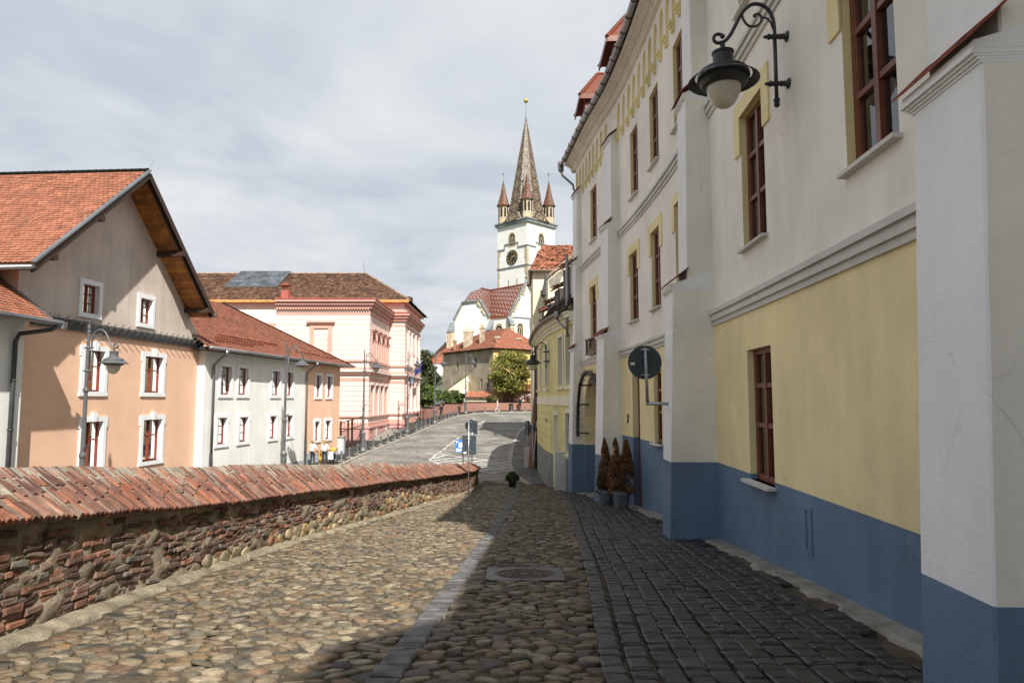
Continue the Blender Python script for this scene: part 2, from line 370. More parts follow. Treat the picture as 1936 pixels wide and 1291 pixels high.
def jitter_grid(x0f, x1f, y0, y1, ax, ay, jit=.3):
    P = []; y = y0; k = 0
    while y < y1:
        a, b = float(x0f(y)), float(x1f(y)); n = max(1, int(round((b - a) / ax))); st = (b - a) / n
        for i in range(n): P.append((a + (i + .5 + (.22 if k % 2 else -.22)) * st + NR.uniform(-jit, jit) * st, y + NR.uniform(-jit, jit) * ay))
        y += ay * NR.uniform(.92, 1.08); k += 1
    return np.array(P)
lzf = lambda x, y: lz(y)
PALC = np.array([(1.35, 1.33, 1.25), (1.12, 1.04, .94), (.92, .80, .66), (.74, .77, .80), (.40, .43, .48), (1.55, 1.52, 1.42), (1.0, .74, .62), (1.1, .86, .58), (.55, .47, .40), (.28, .30, .34)])
def cobble_cols(n, dark=1.0):
    c = PALC[NR.choice(len(PALC), n, p=[.16, .16, .13, .12, .08, .08, .06, .08, .08, .05])] * NR.uniform(.8, 1.15, (n, 1)); return c * dark
MAN = (.17, 9.45)
DIRT = ([.9] * 10 + [.65] * 10 + [.18] * 10 + [0] * 10, (.62, .58, .5))       # sand caught round the rim of each stone
RIM = ([.75] * 8 + [0.12] * 4, (2.6, 2.6, 2.65))                            # pale worn edges of the setts
P = jitter_grid(lambda y: WXC(min(y, 36.7)) + .30, lambda y: SXC(y) - .03, 3.0, 35.5, .175, .112, .40); P = P[NR.rand(len(P)) > .03]
V, F = dome_pieces(P, (1.45, 1), 10, .95, .022, lzf); lay_pieces('cobblestone', 'cobblestones', V, F, cobble_cols(len(V)), K['cobble'], lane, vm=DIRT)
P = jitter_grid(lambda y: SXC(y) + .29, lambda y: KXC(y) - .02, 3.0, 35.5, .185, .122, .40); P = P[NR.rand(len(P)) > .03]
P = P[(np.abs(P[:, 0] - MAN[0]) > .56) | (np.abs(P[:, 1] - MAN[1]) > .56)]
V, F = dome_pieces(P, (1.4, 1), 10, .95, .028, lzf); lay_pieces('rough_cobblestone', 'rough_cobblestones', V, F, cobble_cols(len(V), .72), K['cobble'], lane, vm=DIRT)
# blocks: setts, kerb stones, gutter band
def block_pieces(C, U, W, N_, hu, hw, depth, bev=.012, jit=.006, bulge=0):
    """C centres on the face; U, W in-plane unit axes, N_ outward axis (all (n,3)); hu, hw half sizes"""
    n = len(C); V = []
    for (e, z) in ((1.0, -depth), (1.0, -bev), (None, bulge)):
        for su, sw in ((-1, -1), (1, -1), (1, 1), (-1, 1)):
            a = hu - (bev if e is None else 0) + NR.uniform(-jit, jit, n); b = hw - (bev if e is None else 0) + NR.uniform(-jit, jit, n)
            V.append(C + U * (su * a)[:, None] + W * (sw * b)[:, None] + N_ * (z + NR.uniform(-jit, jit, n) * (.6 if z != -depth else 0))[:, None])
    F = []
    for r in (0, 4): F += [(r + j, r + (j+1) % 4, r + 4 + (j+1) % 4, r + 4 + j) for j in range(4)]
    F.append((8, 9, 10, 11)); return np.stack(V, 1), F
def lane_blocks(xf0, xf1, y0, y1, wx, wy, gap, name, plural, m, cols, h=.03, jit=.006, wob=.0, hj=.006, skip=None):
    C = []; hu = []; hw = []; y = y0; n = max(1, int(round(float(xf1((y0+y1)/2) - xf0((y0+y1)/2)) / wx)))
    row = 0
    while y < y1:
        L = wy * NR.uniform(.85, 1.15); a, b = float(xf0(y)), float(xf1(y)); st = (b - a) / n
        for i in range(n):
            xc = a + (i + .5) * st + wob * math.sin(i * 2.1 + y * .9); C.append((xc, y + L / 2 + NR.uniform(-.012, .012) + .0 * i, 0)); hu.append(st / 2 - gap / 2); hw.append(L / 2 - gap / 2)
        y += L; row += 1
    C = np.array(C); hu = np.array(hu); hw = np.array(hw); keep = np.ones(len(C), bool)
    if skip is not None: keep = ~skip(C[:, 0], C[:, 1])
    C, hu, hw = C[keep], hu[keep], hw[keep]; C[:, 2] = lz(C[:, 1]) + h + NR.uniform(-hj, hj, len(C))
    sl = (lz(C[:, 1] + .1) - lz(C[:, 1] - .1)) / .2; z0 = np.zeros(len(C)); o1 = np.ones(len(C)); tilt = NR.normal(0, .02, len(C))
    U = np.stack([o1, z0, tilt], 1); Wv = np.stack([z0, o1, sl + NR.normal(0, .02, len(C))], 1); Wv /= np.linalg.norm(Wv, axis=1)[:, None]; Nn = np.cross(U, Wv)
    V, F = block_pieces(C, U, Wv, Nn, hu, hw, .06, .014, jit); lay_pieces(name, plural, V, F, cols(len(C)), m, lane, smooth_=False, vm=RIM if 'sett' in name else ([.7] * 8 + [.2] * 4, (1.5, 1.5, 1.5)))
grey = lambda lo, hi: (lambda n: NR.uniform(lo, hi, (n, 1)) * np.array([[1, 1, 1.0]]) * (1 + NR.uniform(-.05, .05, (n, 3))))
lane_blocks(lambda y: SXC(y), lambda y: SXC(y) + .25, 3.0, 36.0, .25, .21, .012, 'gutter_stone', 'gutter_stones', K['kerb'], grey(.55, 1.25), .030, .005)
lane_blocks(lambda y: KXC(y), lambda y: KXC(y) + .19, 3.0, 33.5, .19, .21, .022, 'kerb_sett', 'kerb_setts', K['sett'], grey(.8, 1.9), .055, .01)
def sett_cols(n): return grey(.55, 1.5)(n)
inbut = lambda x, y: (x > np.where(y < 30.2, FXC(np.clip(y, 3, 31)), YXC(np.clip(y, 29.6, 53))) - .42 + .1 * np.sin(y * 3))
lane_blocks(lambda y: KXC(y) + .215, lambda y: KXC(y) + .215 + 2.31, 3.0, 29.5, .185, .168, .022, 'paving_sett', 'paving_setts', K['sett'], sett_cols, .045, .009, .010, .008, skip=inbut)
K['fillet'] = mat('sandy_mortar', (.26, .22, .155), rough=.95, var=.3, vs=4, bump=.9, bs=25)
# worn concrete apron at the foot of the house, mortar fillet at the foot of the wall
yb = np.arange(3, 31.0, .05)
def strip(name, xa, xb, y, za, zb, m, parent, n=9):
    t = np.linspace(0, 1, n)[None]; X = xa[:, None] * (1 - t) + xb[:, None] * t; Y = np.repeat(y[:, None], n, 1)
    Z = za[:, None] * (1 - t) + zb[:, None] * t + NR.uniform(-.003, .003, X.shape)
    Z += .004 * fuzz(Z.shape, 2); Z[:, 0] -= .08; return grid_obj(name, X, Y, Z, m, parent)
fe = FXC(yb)
strip('concrete_apron', fe - .30 + .05 * fuzz((len(yb), 5), 6)[:, 2], fe + .05, yb, lz(yb) + .034, lz(yb) + .05, K['concrete'], lane)
yw = np.arange(-2, 36.9, .05); we = WXC(yw)
strip('mortar_fillet', we + .17 + .035 * fuzz((len(yw), 5), 6)[:, 2], we - .02, yw, lz(yw) + .02, lz(yw) + .075, K['fillet'], lane)
# manhole cover
mb = MB(); zc = lz(MAN[1]) + .002; sl = -.08
def mp(x, y, dz): return (MAN[0] + x, MAN[1] + y, zc + sl * y + dz)
Fr = .5
for k in range(32):
    a0, a1 = 2*math.pi*k/32, 2*math.pi*(k+1)/32
    def sq(a):
        c_, s_ = math.cos(a), math.sin(a); q = Fr / max(abs(c_), abs(s_)); return c_ * q, s_ * q
    mb.face([mp(*sq(a0), .02), mp(*sq(a1), .02), mp(.40*math.cos(a1), .40*math.sin(a1), .02), mp(.40*math.cos(a0), .40*math.sin(a0), .02)])
for sx_, sy_ in ((-1, 0), (1, 0), (0, -1), (0, 1)):
    mb.bar(mp(sx_*Fr if sx_ else -Fr, sy_*Fr if sy_ else -Fr, .0), mp(sx_*Fr if sx_ else Fr, sy_*Fr if sy_ else Fr, .0), .03, .05)
man = mb.build('manhole_cover', K['dark_metal'], label='round cast iron manhole cover in a square frame among the cobbles', cat='manhole cover')
mb = MB(); K['castiron'] = mat('worn_cast_iron', (.11, .09, .075), rough=.6, var=.3, vs=8, bump=.2, metal=.3)
V_ = [mp(.39*math.cos(2*math.pi*k/32), .39*math.sin(2*math.pi*k/32), .018) for k in range(32)]; mb.face(V_)
for rr, nb in ((.34, 26), (.26, 20), (.18, 14), (.10, 8)):
    for k in range(nb):
        a = 2*math.pi*k/nb; x_, y_ = rr*math.cos(a), rr*math.sin(a)
        mb.box(*(MAN[0]+x_-.022, MAN[0]+x_+.022, MAN[1]+y_-.016, MAN[1]+y_+.016), zc + sl*y_ + .016, zc + sl*y_ + .030)
mb.build('lid', K['castiron'], man)

# ---- road, pavement and kerb
def poly(pts, n):
    P = np.array(pts, float); s = np.concatenate([[0], np.cumsum(np.linalg.norm(np.diff(P, axis=0), axis=1))])
    cx_, cy_ = Curve(list(zip(s, P[:, 0]))), Curve(list(zip(s, P[:, 1]))); q = np.linspace(0, s[-1], n); return np.stack([cx_(q), cy_(q)], 1)
KL = poly([(-14.2, 8), (-12.6, 30), (-11.9, 44), (-11.45, 50.5), (-9.46, 64.46), (-8.08, 75.36), (-7.2, 81.5), (-6.0, 86.6), (-3.6, 89.9), (-.56, 91.1), (4, 91.6), (14, 91.8)], 120)
RKp = poly([(-6.2, 8), (-5.6, 20), (-4.2, 30), (-2.5, 36.4), (.75, 37.4), (.5, 39), (.12, 42), (-.1, 46), (-.09, 52.3), (.28, 61.3), (1.26, 71.4), (3.3, 78), (7, 83), (14, 86)], 120)
def road_mat():
    m = mat('grey_sett_road', (.37, .35, .315), rough=.75, var=.35, vs=.4, fs=5, bump=0, moss=((.20, .185, .165), .55, .54))
    nt = m.node_tree; L = nt.links.new; b = nt.nodes['Principled BSDF']; src = b.inputs['Base Color'].links[0].from_socket
    g = nt.nodes.new('ShaderNodeNewGeometry'); v = nt.nodes.new('ShaderNodeTexVoronoi'); v.inputs['Scale'].default_value = 8.5; L(g.outputs['Position'], v.inputs['Vector'])
    e = nt.nodes.new('ShaderNodeTexVoronoi'); e.feature = 'DISTANCE_TO_EDGE'; e.inputs['Scale'].default_value = 8.5; L(g.outputs['Position'], e.inputs['Vector'])
    r = nt.nodes.new('ShaderNodeValToRGB'); L(e.outputs['Distance'], r.inputs[0]); r.color_ramp.elements[0].color = (.35, .33, .3, 1); r.color_ramp.elements[1].position = .14
    hs = nt.nodes.new('ShaderNodeMixRGB'); hs.blend_type = 'MULTIPLY'; hs.inputs[0].default_value = 1; L(src, hs.inputs[1]); L(r.outputs[0], hs.inputs[2])
    r2 = nt.nodes.new('ShaderNodeValToRGB'); L(v.outputs['Color'], r2.inputs[0]); r2.color_ramp.elements[0].color = (.6, .6, .6, 1); r2.color_ramp.elements[1].color = (1.0, 1.0, 1.0, 1)
    h2 = nt.nodes.new('ShaderNodeMixRGB'); h2.blend_type = 'MULTIPLY'; h2.inputs[0].default_value = 1; L(hs.outputs[0], h2.inputs[1]); L(r2.outputs[0], h2.inputs[2]); L(h2.outputs[0], b.inputs['Base Color'])
    bp = nt.nodes.new('ShaderNodeBump'); bp.inputs['Strength'].default_value = .7; bp.inputs['Distance'].default_value = .03; L(e.outputs['Distance'], bp.inputs['Height']); L(bp.outputs[0], b.inputs['Normal'])
    return m
K['road'] = road_mat()
K['road_dark'] = mat('dark_sett_pavement', (.12, .115, .11), rough=.7, var=.35, vs=.9, fs=9, bump=.6, bs=14)
road = loft('road', KL, RKp, 22, K['road'], gz, 0.0, kind='structure')
nrm = np.gradient(KL, axis=0); nrm = np.stack([-nrm[:, 1], nrm[:, 0]], 1) / np.linalg.norm(nrm, axis=1)[:, None]
KO = KL + nrm * .22
PWo = KL + nrm * np.interp(np.arange(120), [0, 30, 60, 80, 95, 119], [6, 4.0, 5.5, 6.5, 4.0, 4.0])[:, None]
loft('pavement', KO, PWo, 6, K['asphalt'], gz, .12, kind='structure')
kb = MB()
for i in range(30, 119):
    a, b, c, d = KL[i], KL[i+1], KO[i+1], KO[i]
    za, zb = float(gz(*a)), float(gz(*b))
    kb.col = (1, 1, 1)
    kb.hexa([(a[0], a[1], za - .05), (b[0]*.985+a[0]*.015, b[1]*.985+a[1]*.015, zb - .05), (c[0]*.985+d[0]*.015, c[1]*.985+d[1]*.015, zb - .05), (d[0], d[1], za - .05),
             (a[0], a[1], za + .125), (b[0]*.985+a[0]*.015, b[1]*.985+a[1]*.015, zb + .125), (c[0]*.985+d[0]*.015, c[1]*.985+d[1]*.015, zb + .125), (d[0], d[1], za + .125)])
K['kerb_pale'] = mat('pale_kerb', (.34, .315, .27), var=.2, vs=2, bump=.3)
kb.build('kerb', K['kerb_pale'], base=(0, 0, 0), kind='structure')
# right-hand pavement in front of the yellow house
yr = np.linspace(36.6, 76, 60); A = np.stack([RKC(yr) + .0, yr], 1); B = np.stack([np.where(yr < 53, YXC(np.clip(yr, 29.6, 53)) + .2, 4 + (yr - 53) * .35), yr], 1)
loft('side_pavement', A, B, 6, K['road_dark'], gz, .055, kind='structure')
kp = MB(); sk_ = []
for i in range(59):
    for e0, e1, dx in ((0, 1, 0),):
        y0, y1 = yr[i], yr[i+1] - .02; x0, x1 = float(RKC(y0)), float(RKC(y1)); z0, z1 = float(gz(x0, y0)), float(gz(x1, y1))
        kp.hexa([(x0-.14, y0, z0-.03), (x1-.14, y1, z1-.03), (x1+.14, y1, z1-.03), (x0+.14, y0, z0-.03), (x0-.14, y0, z0+.075), (x1-.14, y1, z1+.075), (x1+.14, y1, z1+.08), (x0+.14, y0, z0+.08)])
kp.build('kerb', K['kerb_pale'], base=(0, 0, 0), kind='structure')
# paved forecourt of the pink building
mb = MB()
def gq(mb, pts, dz, n=1): mb.face([(x, y, float(gz(x, y)) + dz) for x, y in pts])
for k in range(9):
    y0, y1 = 60.4 + k * 1.05, 60.4 + (k + 1) * 1.05 - .03
    gq(mb, [(-12.6, y0), (-11.55 + .10 * k, y0), (-11.5 + .10 * k, y1), (-12.6, y1)], .127)
mb.build('paved_forecourt', K['concrete'], base=(0, 0, 0), kind='structure')
# painted markings
def stripe(mb, a, b, w, dz=.006, n=6):
    a, b = np.array(a), np.array(b); d = (b - a) / np.linalg.norm(b - a); q = np.array([-d[1], d[0]]) * w / 2
    for i in range(n):
        p0, p1 = a + (b - a) * i / n, a + (b - a) * (i + 1) / n
        mb.face([(x, y, float(gz(x, y)) + dz) for x, y in (p0 - q, p1 - q, p1 + q, p0 + q)])
def z1(x, y): return road_px(800 + x / 7.595, 760 + y / 7.595)
mk = MB()
up = [z1(205, 742), z1(560, 792), z1(1070, 850), z1(1255, 853)]; lo = [z1(90, 830), z1(240, 892), z1(810, 985), z1(1035, 1028)]
for pl in (up[:3], lo, [z1(90, 830), z1(205, 742)]):
    for a, b in zip(pl, pl[1:]): stripe(mk, a, b, .16)
for (a, b) in [((130, 812), (330, 762)), ((150, 838), (560, 790)), ((215, 868), (760, 803)), ((330, 905), (930, 828)), ((520, 935), (1215, 855)), ((660, 955), (1228, 886)), ((820, 972), (1240, 925)), ((835, 985), (1255, 962)), ((960, 1012), (1240, 990))]:
    stripe(mk, z1(*a), z1(*b), .26, .009)
for a, b in [((222, 722), (280, 702)), ((284, 682), (333, 658)), ((335, 638), (383, 613)), ((383, 598), (430, 578)), ((430, 568), (465, 545)), ((480, 530), (515, 512)), ((800, 318), (830, 300)), ((845, 293), (880, 270))]: stripe(mk, z1(*a), z1(*b), .22)
for a, b in [((300, 685), (640, 712)), ((372, 625), (640, 648)), ((750, 660), (1255, 716)), ((770, 738), (1245, 783)), ((440, 565), (900, 590)), ((760, 540), (1200, 592)), ((770, 455), (1310, 497)), ((1000, 320), (1180, 326))]: stripe(mk, z1(*a), z1(*b), .09, .006)
mk.build('road_markings', K['paint'], base=(0, 0, 0), kind='structure')

# ================================================================ the old brick wall
HF = Curve([(-4, 1.1), (5.75, 1.06), (7.7, .99), (11.4, .91), (16.7, .91), (22, .89), (35.5, .88), (37, .88)])
HR = Curve([(-4, 1.55), (6.5, 1.49), (8.7, 1.46), (12.7, 1.43), (18.5, 1.38), (24, 1.31), (32, 1.22), (37, 1.2)])
wob = lambda y: .012 * np.sin(y * 1.1) + .006 * np.sin(y * 3.3 + 1)
def wn_(y):
    d = (WXC(y + .05) - WXC(y - .05)) / .1; q = np.sqrt(1 + d * d); return 1 / q, -d / q
def MW(y, o, h):
    nx, ny = wn_(y); return np.stack(np.broadcast_arrays(WXC(y) + nx * o, y + ny * o, lz(y) + h), -1)
bw = thing('brick_wall', 'low old brick and rubble wall with sloping brick coping beside the cobbled lane', 'wall', (float(WXC(20)), 20, float(lz(20))))
yw = np.arange(-3, 36.75, .065); yw[-1] = 36.7
hs = np.linspace(-.1, 1, 24)
Yq, Hq = np.meshgrid(yw, hs, indexing='ij'); hh = HF(Yq) * Hq; hh[:, 0] = -.2
O = -.022 + .013 * fuzz(Yq.shape, 2) + .012 * fuzz(Yq.shape, 7); Pq = MW(Yq, O, hh)
grid_obj('mortar_face', Pq[..., 0], Pq[..., 1], Pq[..., 2], K['mortar'], bw)
mb = MB()
for i in range(len(yw) - 1):
    a, b = yw[i], yw[i+1]
    for (o0, h0), (o1, h1) in (((.085, lambda y: HF(y) + wob(y) - .03), (-.06, lambda y: HF(y) - .06)), ((-.50, lambda y: HR(y) + wob(y) - .012), (.085, lambda y: HF(y) + wob(y) - .012)), ((-.56, lambda y: HR(y) - .3), (-.50, lambda y: HR(y) + wob(y) - .02)), ((-.56, lambda y: -3.6 - lz(y)), (-.56, lambda y: HR(y) - .3))):
        mb.face([MW(a, o0, h0(a)), MW(b, o0, h0(b)), MW(b, o1, h1(b)), MW(a, o1, h1(a))])
ye = 36.7; mb.face([MW(ye, -.03, -.3), MW(ye, -.03, HF(ye)), MW(ye, .085, HF(ye) - .05), MW(ye, -.5, HR(ye) - .02), MW(ye, -.56, HR(ye) - .3), MW(ye, -.56, -.3)])
K['cop_mortar'] = mat('pale_coping_mortar', (.33, .29, .23), rough=.95, var=.3, vs=4, bump=.8, bs=25)
mb.build('wall_core', K['cop_mortar'], bw)
def wall_axes(y):
    e = .05; p0, p1 = MW(y - e, 0, 0), MW(y + e, 0, 0); U = (p1 - p0); U /= np.linalg.norm(U, axis=-1, keepdims=True)
    nx, ny = wn_(y); N_ = np.stack([nx, ny, 0 * nx], -1); W_ = np.cross(N_, U); W_ = np.where(W_[..., 2:] < 0, -W_, W_); return U, W_, N_
# field stones in the lower part of the wall
stone_top = Curve([(3, .05), (8, .08), (12, .2), (15, .34), (17, .25), (19, .45), (22, .35), (25, .12), (36, .03)])
Ps = jitter_grid(lambda y: .04, lambda y: float(stone_top(y)), 9, 27, .15, .24, .45); Ps = Ps[NR.rand(len(Ps)) > .2]; Ps = Ps[:, ::-1]
yc = []; hu = []; hc = []; hwid = []
for r in range(14):
    h = .06 + r * .073; y = -2.5 + NR.uniform(0, .2)
    while y < 36.5:
        L = NR.choice([.25, .24, .22, .12, .17]) * NR.uniform(.92, 1.1)
        hcur = h + .012 * math.sin(y * 2.1 + r)
        if hcur < HF(y) - .12 and hcur > stone_top(y) + .02 and NR.rand() > .06:
            yc.append(y + L / 2); hu.append(L / 2 - .010); hc.append(hcur); hwid.append(.0305 * NR.uniform(.8, 1.1))
        y += L
yc = np.array(yc); hc = np.array(hc); n = len(yc); U, W_, N_ = wall_axes(yc)
tl = NR.normal(0, .075, n)[:, None]; U2 = U + W_ * tl; W2 = W_ - U * tl; N2 = N_ + U * NR.normal(0, .05, (n, 1)) + W_ * NR.normal(0, .06, (n, 1))
C = MW(yc, NR.uniform(-.022, .014, n), hc + NR.normal(0, .008, n))
V, F = block_pieces(C, U2, W2, N2, np.array(hu), np.array(hwid), .06, .011, .008)
def brick_cols(n):
    b = np.array([(1, 1, 1), (1.25, 1.05, .95), (.7, .75, .85), (.55, .55, .6), (1.15, 1.35, 1.4), (1.3, 1.0, .8), (.95, 1.35, 1.5)])[NR.choice(7, n, p=[.24, .18, .16, .1, .12, .1, .1])]
    return b * NR.uniform(.75, 1.2, (n, 1))
lay_pieces('brick', 'bricks', V, F, brick_cols(n), K['brick'], bw, smooth_=False)
def dome_on_wall(P):
    V, F = dome_pieces(P, (1.5, 1), 9, 1.0, .045, lambda a, b: 0 * np.asarray(a)); s = V.shape
    W3 = MW(V[..., 0].ravel(), (V[..., 2].ravel() * .9 - .025), V[..., 1].ravel()).reshape(s); return W3, F
V, F = dome_on_wall(Ps); n = len(V)
lay_pieces('field_stone', 'field_stones', V, F, np.array([(1.1, 1.08, 1.0), (.9, .87, .85), (.6, .6, .6), (1.15, 1.0, .75), (.8, .5, .4)])[NR.choice(5, n)] * NR.uniform(.7, 1.15, (n, 1)), K['rubble'], bw)
# coping: bricks laid up the slope, three to a row
yc = []; tc_ = []; hl = []; hwid = []; y = -2.8; k = 0
while y < 36.6:
    p = .074 * NR.uniform(.88, 1.14); off = NR.uniform(-.10, .10) + (.11 if k % 2 else 0); t = -.02 + 0
    cuts = [0.0] + sorted([q for q in (.27 + off, .53 + off) if .08 < q < .70]) + [.77]
    for a, b in zip(cuts, cuts[1:]):
        if NR.rand() > .025: yc.append(y + p / 2); tc_.append((a + b) / 2); hl.append((b - a) / 2 - .011); hwid.append(p / 2 - .0115)
    y += p; k += 1
yc = np.array(yc); tc_ = np.array(tc_) / .77; n = len(yc)
lo_ = MW(yc, .13, HF(yc) + wob(yc)); hi_ = MW(yc, -.52, HR(yc) + wob(yc)); Sv = hi_ - lo_; Ls = np.linalg.norm(Sv, axis=1, keepdims=True); Sv = Sv / Ls
U, W_, N_ = wall_axes(yc); sk2 = NR.normal(0, .015, (n, 1)) - .04; Sk = Sv + U * sk2; Nn = np.cross(U, Sv); Nn = np.where(Nn[:, 2:] < 0, -Nn, Nn)
C = lo_ + Sv * Ls * tc_[:, None] + Nn * NR.uniform(-.007, .010, (n, 1))
V, F = block_pieces(C, U, Sk, Nn, np.array(hwid), np.array(hl) * Ls[:, 0] / .77, .07, .008, .006)
lay_pieces('coping_brick', 'coping_bricks', V, F, brick_cols(n) * np.array([[1.25, 1.0, .92]]), K['brick'], bw, smooth_=False)

# ================================================================ facade tools: every wall is drawn in (u along the wall, o outward, z) by a map M
def curve_map(C, side):
    """map for a wall that follows x = C(y); side = -1 when the outward side is -x"""
    def M(u, o, z):
        d = (C(u + .05) - C(u - .05)) / .1; q = math.sqrt(1 + d * d)
        return Vector((C(u) + side * o / q, u - side * d * o / q, z))
    return M
def flat_map(p, d, out):
    """map for a straight wall: p start (x, y), d unit direction, out unit outward normal"""
    def M(u, o, z): return Vector((p[0] + d[0] * u + out[0] * o, p[1] + d[1] * u + out[1] * o, z))
    return M
def useg(u0, u1, seg): 
    n = max(1, int(math.ceil((u1 - u0) / seg - 1e-6))); return [u0 + (u1 - u0) * i / n for i in range(n + 1)]
def mbox(mb, M, u0, u1, o0, o1, z0, z1, seg=50, m=None, zf=None):
    us = useg(u0, u1, seg)
    for a, b in zip(us, us[1:]):
        za = zf(a) if zf else z0; zb = zf(b) if zf else z0
        mb.hexa([M(a, o0, za), M(b, o0, zb), M(b, o1, zb), M(a, o1, za), M(a, o0, z1), M(b, o0, z1), M(b, o1, z1), M(a, o1, z1)], m)
def wall_cells(mb, M, u0, u1, z0, z1, holes, seg=50, m=None, o=0, depth=.3, jamb=None, zf=None):
    us = sorted(set([round(q, 4) for q in useg(u0, u1, seg)] + [round(min(max(q, u0), u1), 4) for h in holes for q in h[:2]]))
    zs = sorted(set([z0, z1] + [round(min(max(q, z0), z1), 4) for h in holes for q in h[2:4]]))
    for a, b in zip(us, us[1:]):
        for c, d in zip(zs, zs[1:]):
            if b - a < 1e-4 or d - c < 1e-4: continue
            um, zm = (a + b) / 2, (c + d) / 2
            if any(h[0] - 1e-4 < um < h[1] + 1e-4 and h[2] - 1e-4 < zm < h[3] + 1e-4 for h in holes): continue
            ca = zf(a) if (zf and c == z0) else c; cb = zf(b) if (zf and c == z0) else c
            mb.face([M(a, o, ca), M(b, o, cb), M(b, o, d), M(a, o, d)], m)
    if jamb is not None:
        for h in holes:
            a, b, c, d = h[:4]; c = max(c, z0); d = min(d, z1)
            if d - c < .01: continue
            for q in (a, b): mb.face([M(q, o, c), M(q, o - depth, c), M(q, o - depth, d), M(q, o, d)], jamb)
            if d == h[3]: mb.face([M(a, o, d), M(b, o, d), M(b, o - depth, d), M(a, o - depth, d)], jamb)
            if c == h[2]: mb.face([M(a, o, c), M(b, o, c), M(b, o - depth, c), M(a, o - depth, c)], jamb)
def window(parent, M, u0, u1, z0, z1, depth=.22, fr=.07, mull=1, trans=(.66,), frame='brown_wood', sill=None, curtain=True, bars=0, sill_o=.1, name='window', room=True):
    """frame (part) with panes, sill and curtain as sub-parts, set back in its opening"""
    mb = MB(); o0, o1 = -depth - .06, -depth + .015
    um = [u0 + (u1 - u0) * (i + 1) / (mull + 1) for i in range(mull)]
    for a, b, c, d in ((u0, u0 + fr, z0, z1), (u1 - fr, u1, z0, z1), (u0 + fr, u1 - fr, z0, z0 + fr * 1.2), (u0 + fr, u1 - fr, z1 - fr, z1)): mbox(mb, M, a, b, o0, o1, c, d)
    cols_ = [u0 + fr] + um + [u1 - fr]
    for q in um: mbox(mb, M, q - fr * .55, q + fr * .55, o0, o1 + .018, z0 + fr, z1 - fr)
    rows = [z0 + fr] + [z0 + (z1 - z0) * t for t in trans] + [z1 - fr]
    for q in rows[1:-1]: mbox(mb, M, u0 + fr, u1 - fr, o0, o1 + .006, q - fr * .4, q + fr * .4)
    for a, b in zip(cols_, cols_[1:]):   # sash
        for c, d in zip(rows, rows[1:]):
            s = fr * .45
            mbox(mb, M, a + .005, a + s, o0 + .02, o1 - .004, c, d); mbox(mb, M, b - s, b - .005, o0 + .02, o1 - .004, c, d)
    w = mb.build(name, K[frame], parent)
    for a, b in zip(cols_, cols_[1:]):
        for c, d in zip(rows, rows[1:]):
            p = MB(); s = fr * .3; mbox(p, M, a + s, b - s, o0 + .025, o0 + .035, c + .01, d - .01); p.build('pane', K['glass'], w)
    if room:
        p = MB(); p.face([M(u0 - .02, o0 - .35, z0), M(u1 + .02, o0 - .35, z0), M(u1 + .02, o0 - .35, z1), M(u0 - .02, o0 - .35, z1)])
        for q in (u0 - .01, u1 + .01): p.face([M(q, o0 - .35, z0), M(q, o0, z0), M(q, o0, z1), M(q, o0 - .35, z1)])
        p.build('dark_interior', K['room'], w)
    if curtain:
        p = MB(); n = 16; r = random.Random(int(u0 * 100 + z0 * 10)); gapc = r.uniform(.05, .3)
        for half in ((u0 + fr, u0 + (u1 - u0) * (.5 - gapc / 2)), (u0 + (u1 - u0) * (.5 + gapc / 2), u1 - fr)):
            qs = [half[0] + (half[1] - half[0]) * i / n for i in range(n + 1)]
            for i in range(n):
                oa, ob = o0 - .10 - .035 * (i % 2), o0 - .10 - .035 * ((i + 1) % 2)
                p.face([M(qs[i], oa, z0 + .03), M(qs[i+1], ob, z0 + .03), M(qs[i+1], ob, z1 - .03), M(qs[i], oa, z1 - .03)])
        p.build('curtain', K['curtain'], w, smooth=True)
    if sill:
        p = MB(); mbox(p, M, u0 - .06, u1 + .06, -depth, sill_o, z0 - .045, z0); p.build('sill', K[sill], w)
    return w
def tile_rows(mb, o, u, v, W, H, tw, th, inside=None, cols=((1, 1, 1),), lift=.035, jitter=.006, rnd=None, rough=0):
    """overlapping clay tiles on the plane o + a*u + b*v; inside(a, b) trims hips and verges"""
    o, u, v = Vector(o), Vector(u).normalized(), Vector(v).normalized(); n = u.cross(v); rnd = rnd or random.Random(3)
    if n.z < 0: n = -n
    nr, nc = int(H / th), int(W / tw)
    for r in range(nr):
        for c_ in range(-1, nc + 1):
            a = (c_ + (.5 if r % 2 else 0)) * tw; b = r * th
            if a < -1e-3 or a + tw > W + 1e-3: continue
            if inside and not inside(a + tw / 2, b + th * .5): continue
            k = rnd.choice(cols); q = rnd.uniform(.86, 1.12); mb.col = (k[0] * q, k[1] * q, k[2] * q)
            j = rnd.uniform(-jitter, jitter); h = lift + rnd.uniform(-.2, .2) * lift + (rnd.uniform(0, rough)); g = tw * .03
            P = lambda x, y, z: o + u * (a + x) + v * (b + y + j) + n * z
            l, m_, rr = P(g, th * .22, h), P(tw / 2, -th * .06, h * 1.1), P(tw - g, th * .22, h)
            mb.face([l, m_, rr, P(tw - g, th * 1.3, .004), P(g, th * 1.3, .004)])
            mb.face([P(g, th * .22, h - .022), P(tw / 2, -th * .06, h * 1.1 - .022), m_, l]); mb.face([P(tw / 2, -th * .06, h * 1.1 - .022), P(tw - g, th * .22, h - .022), rr, m_])

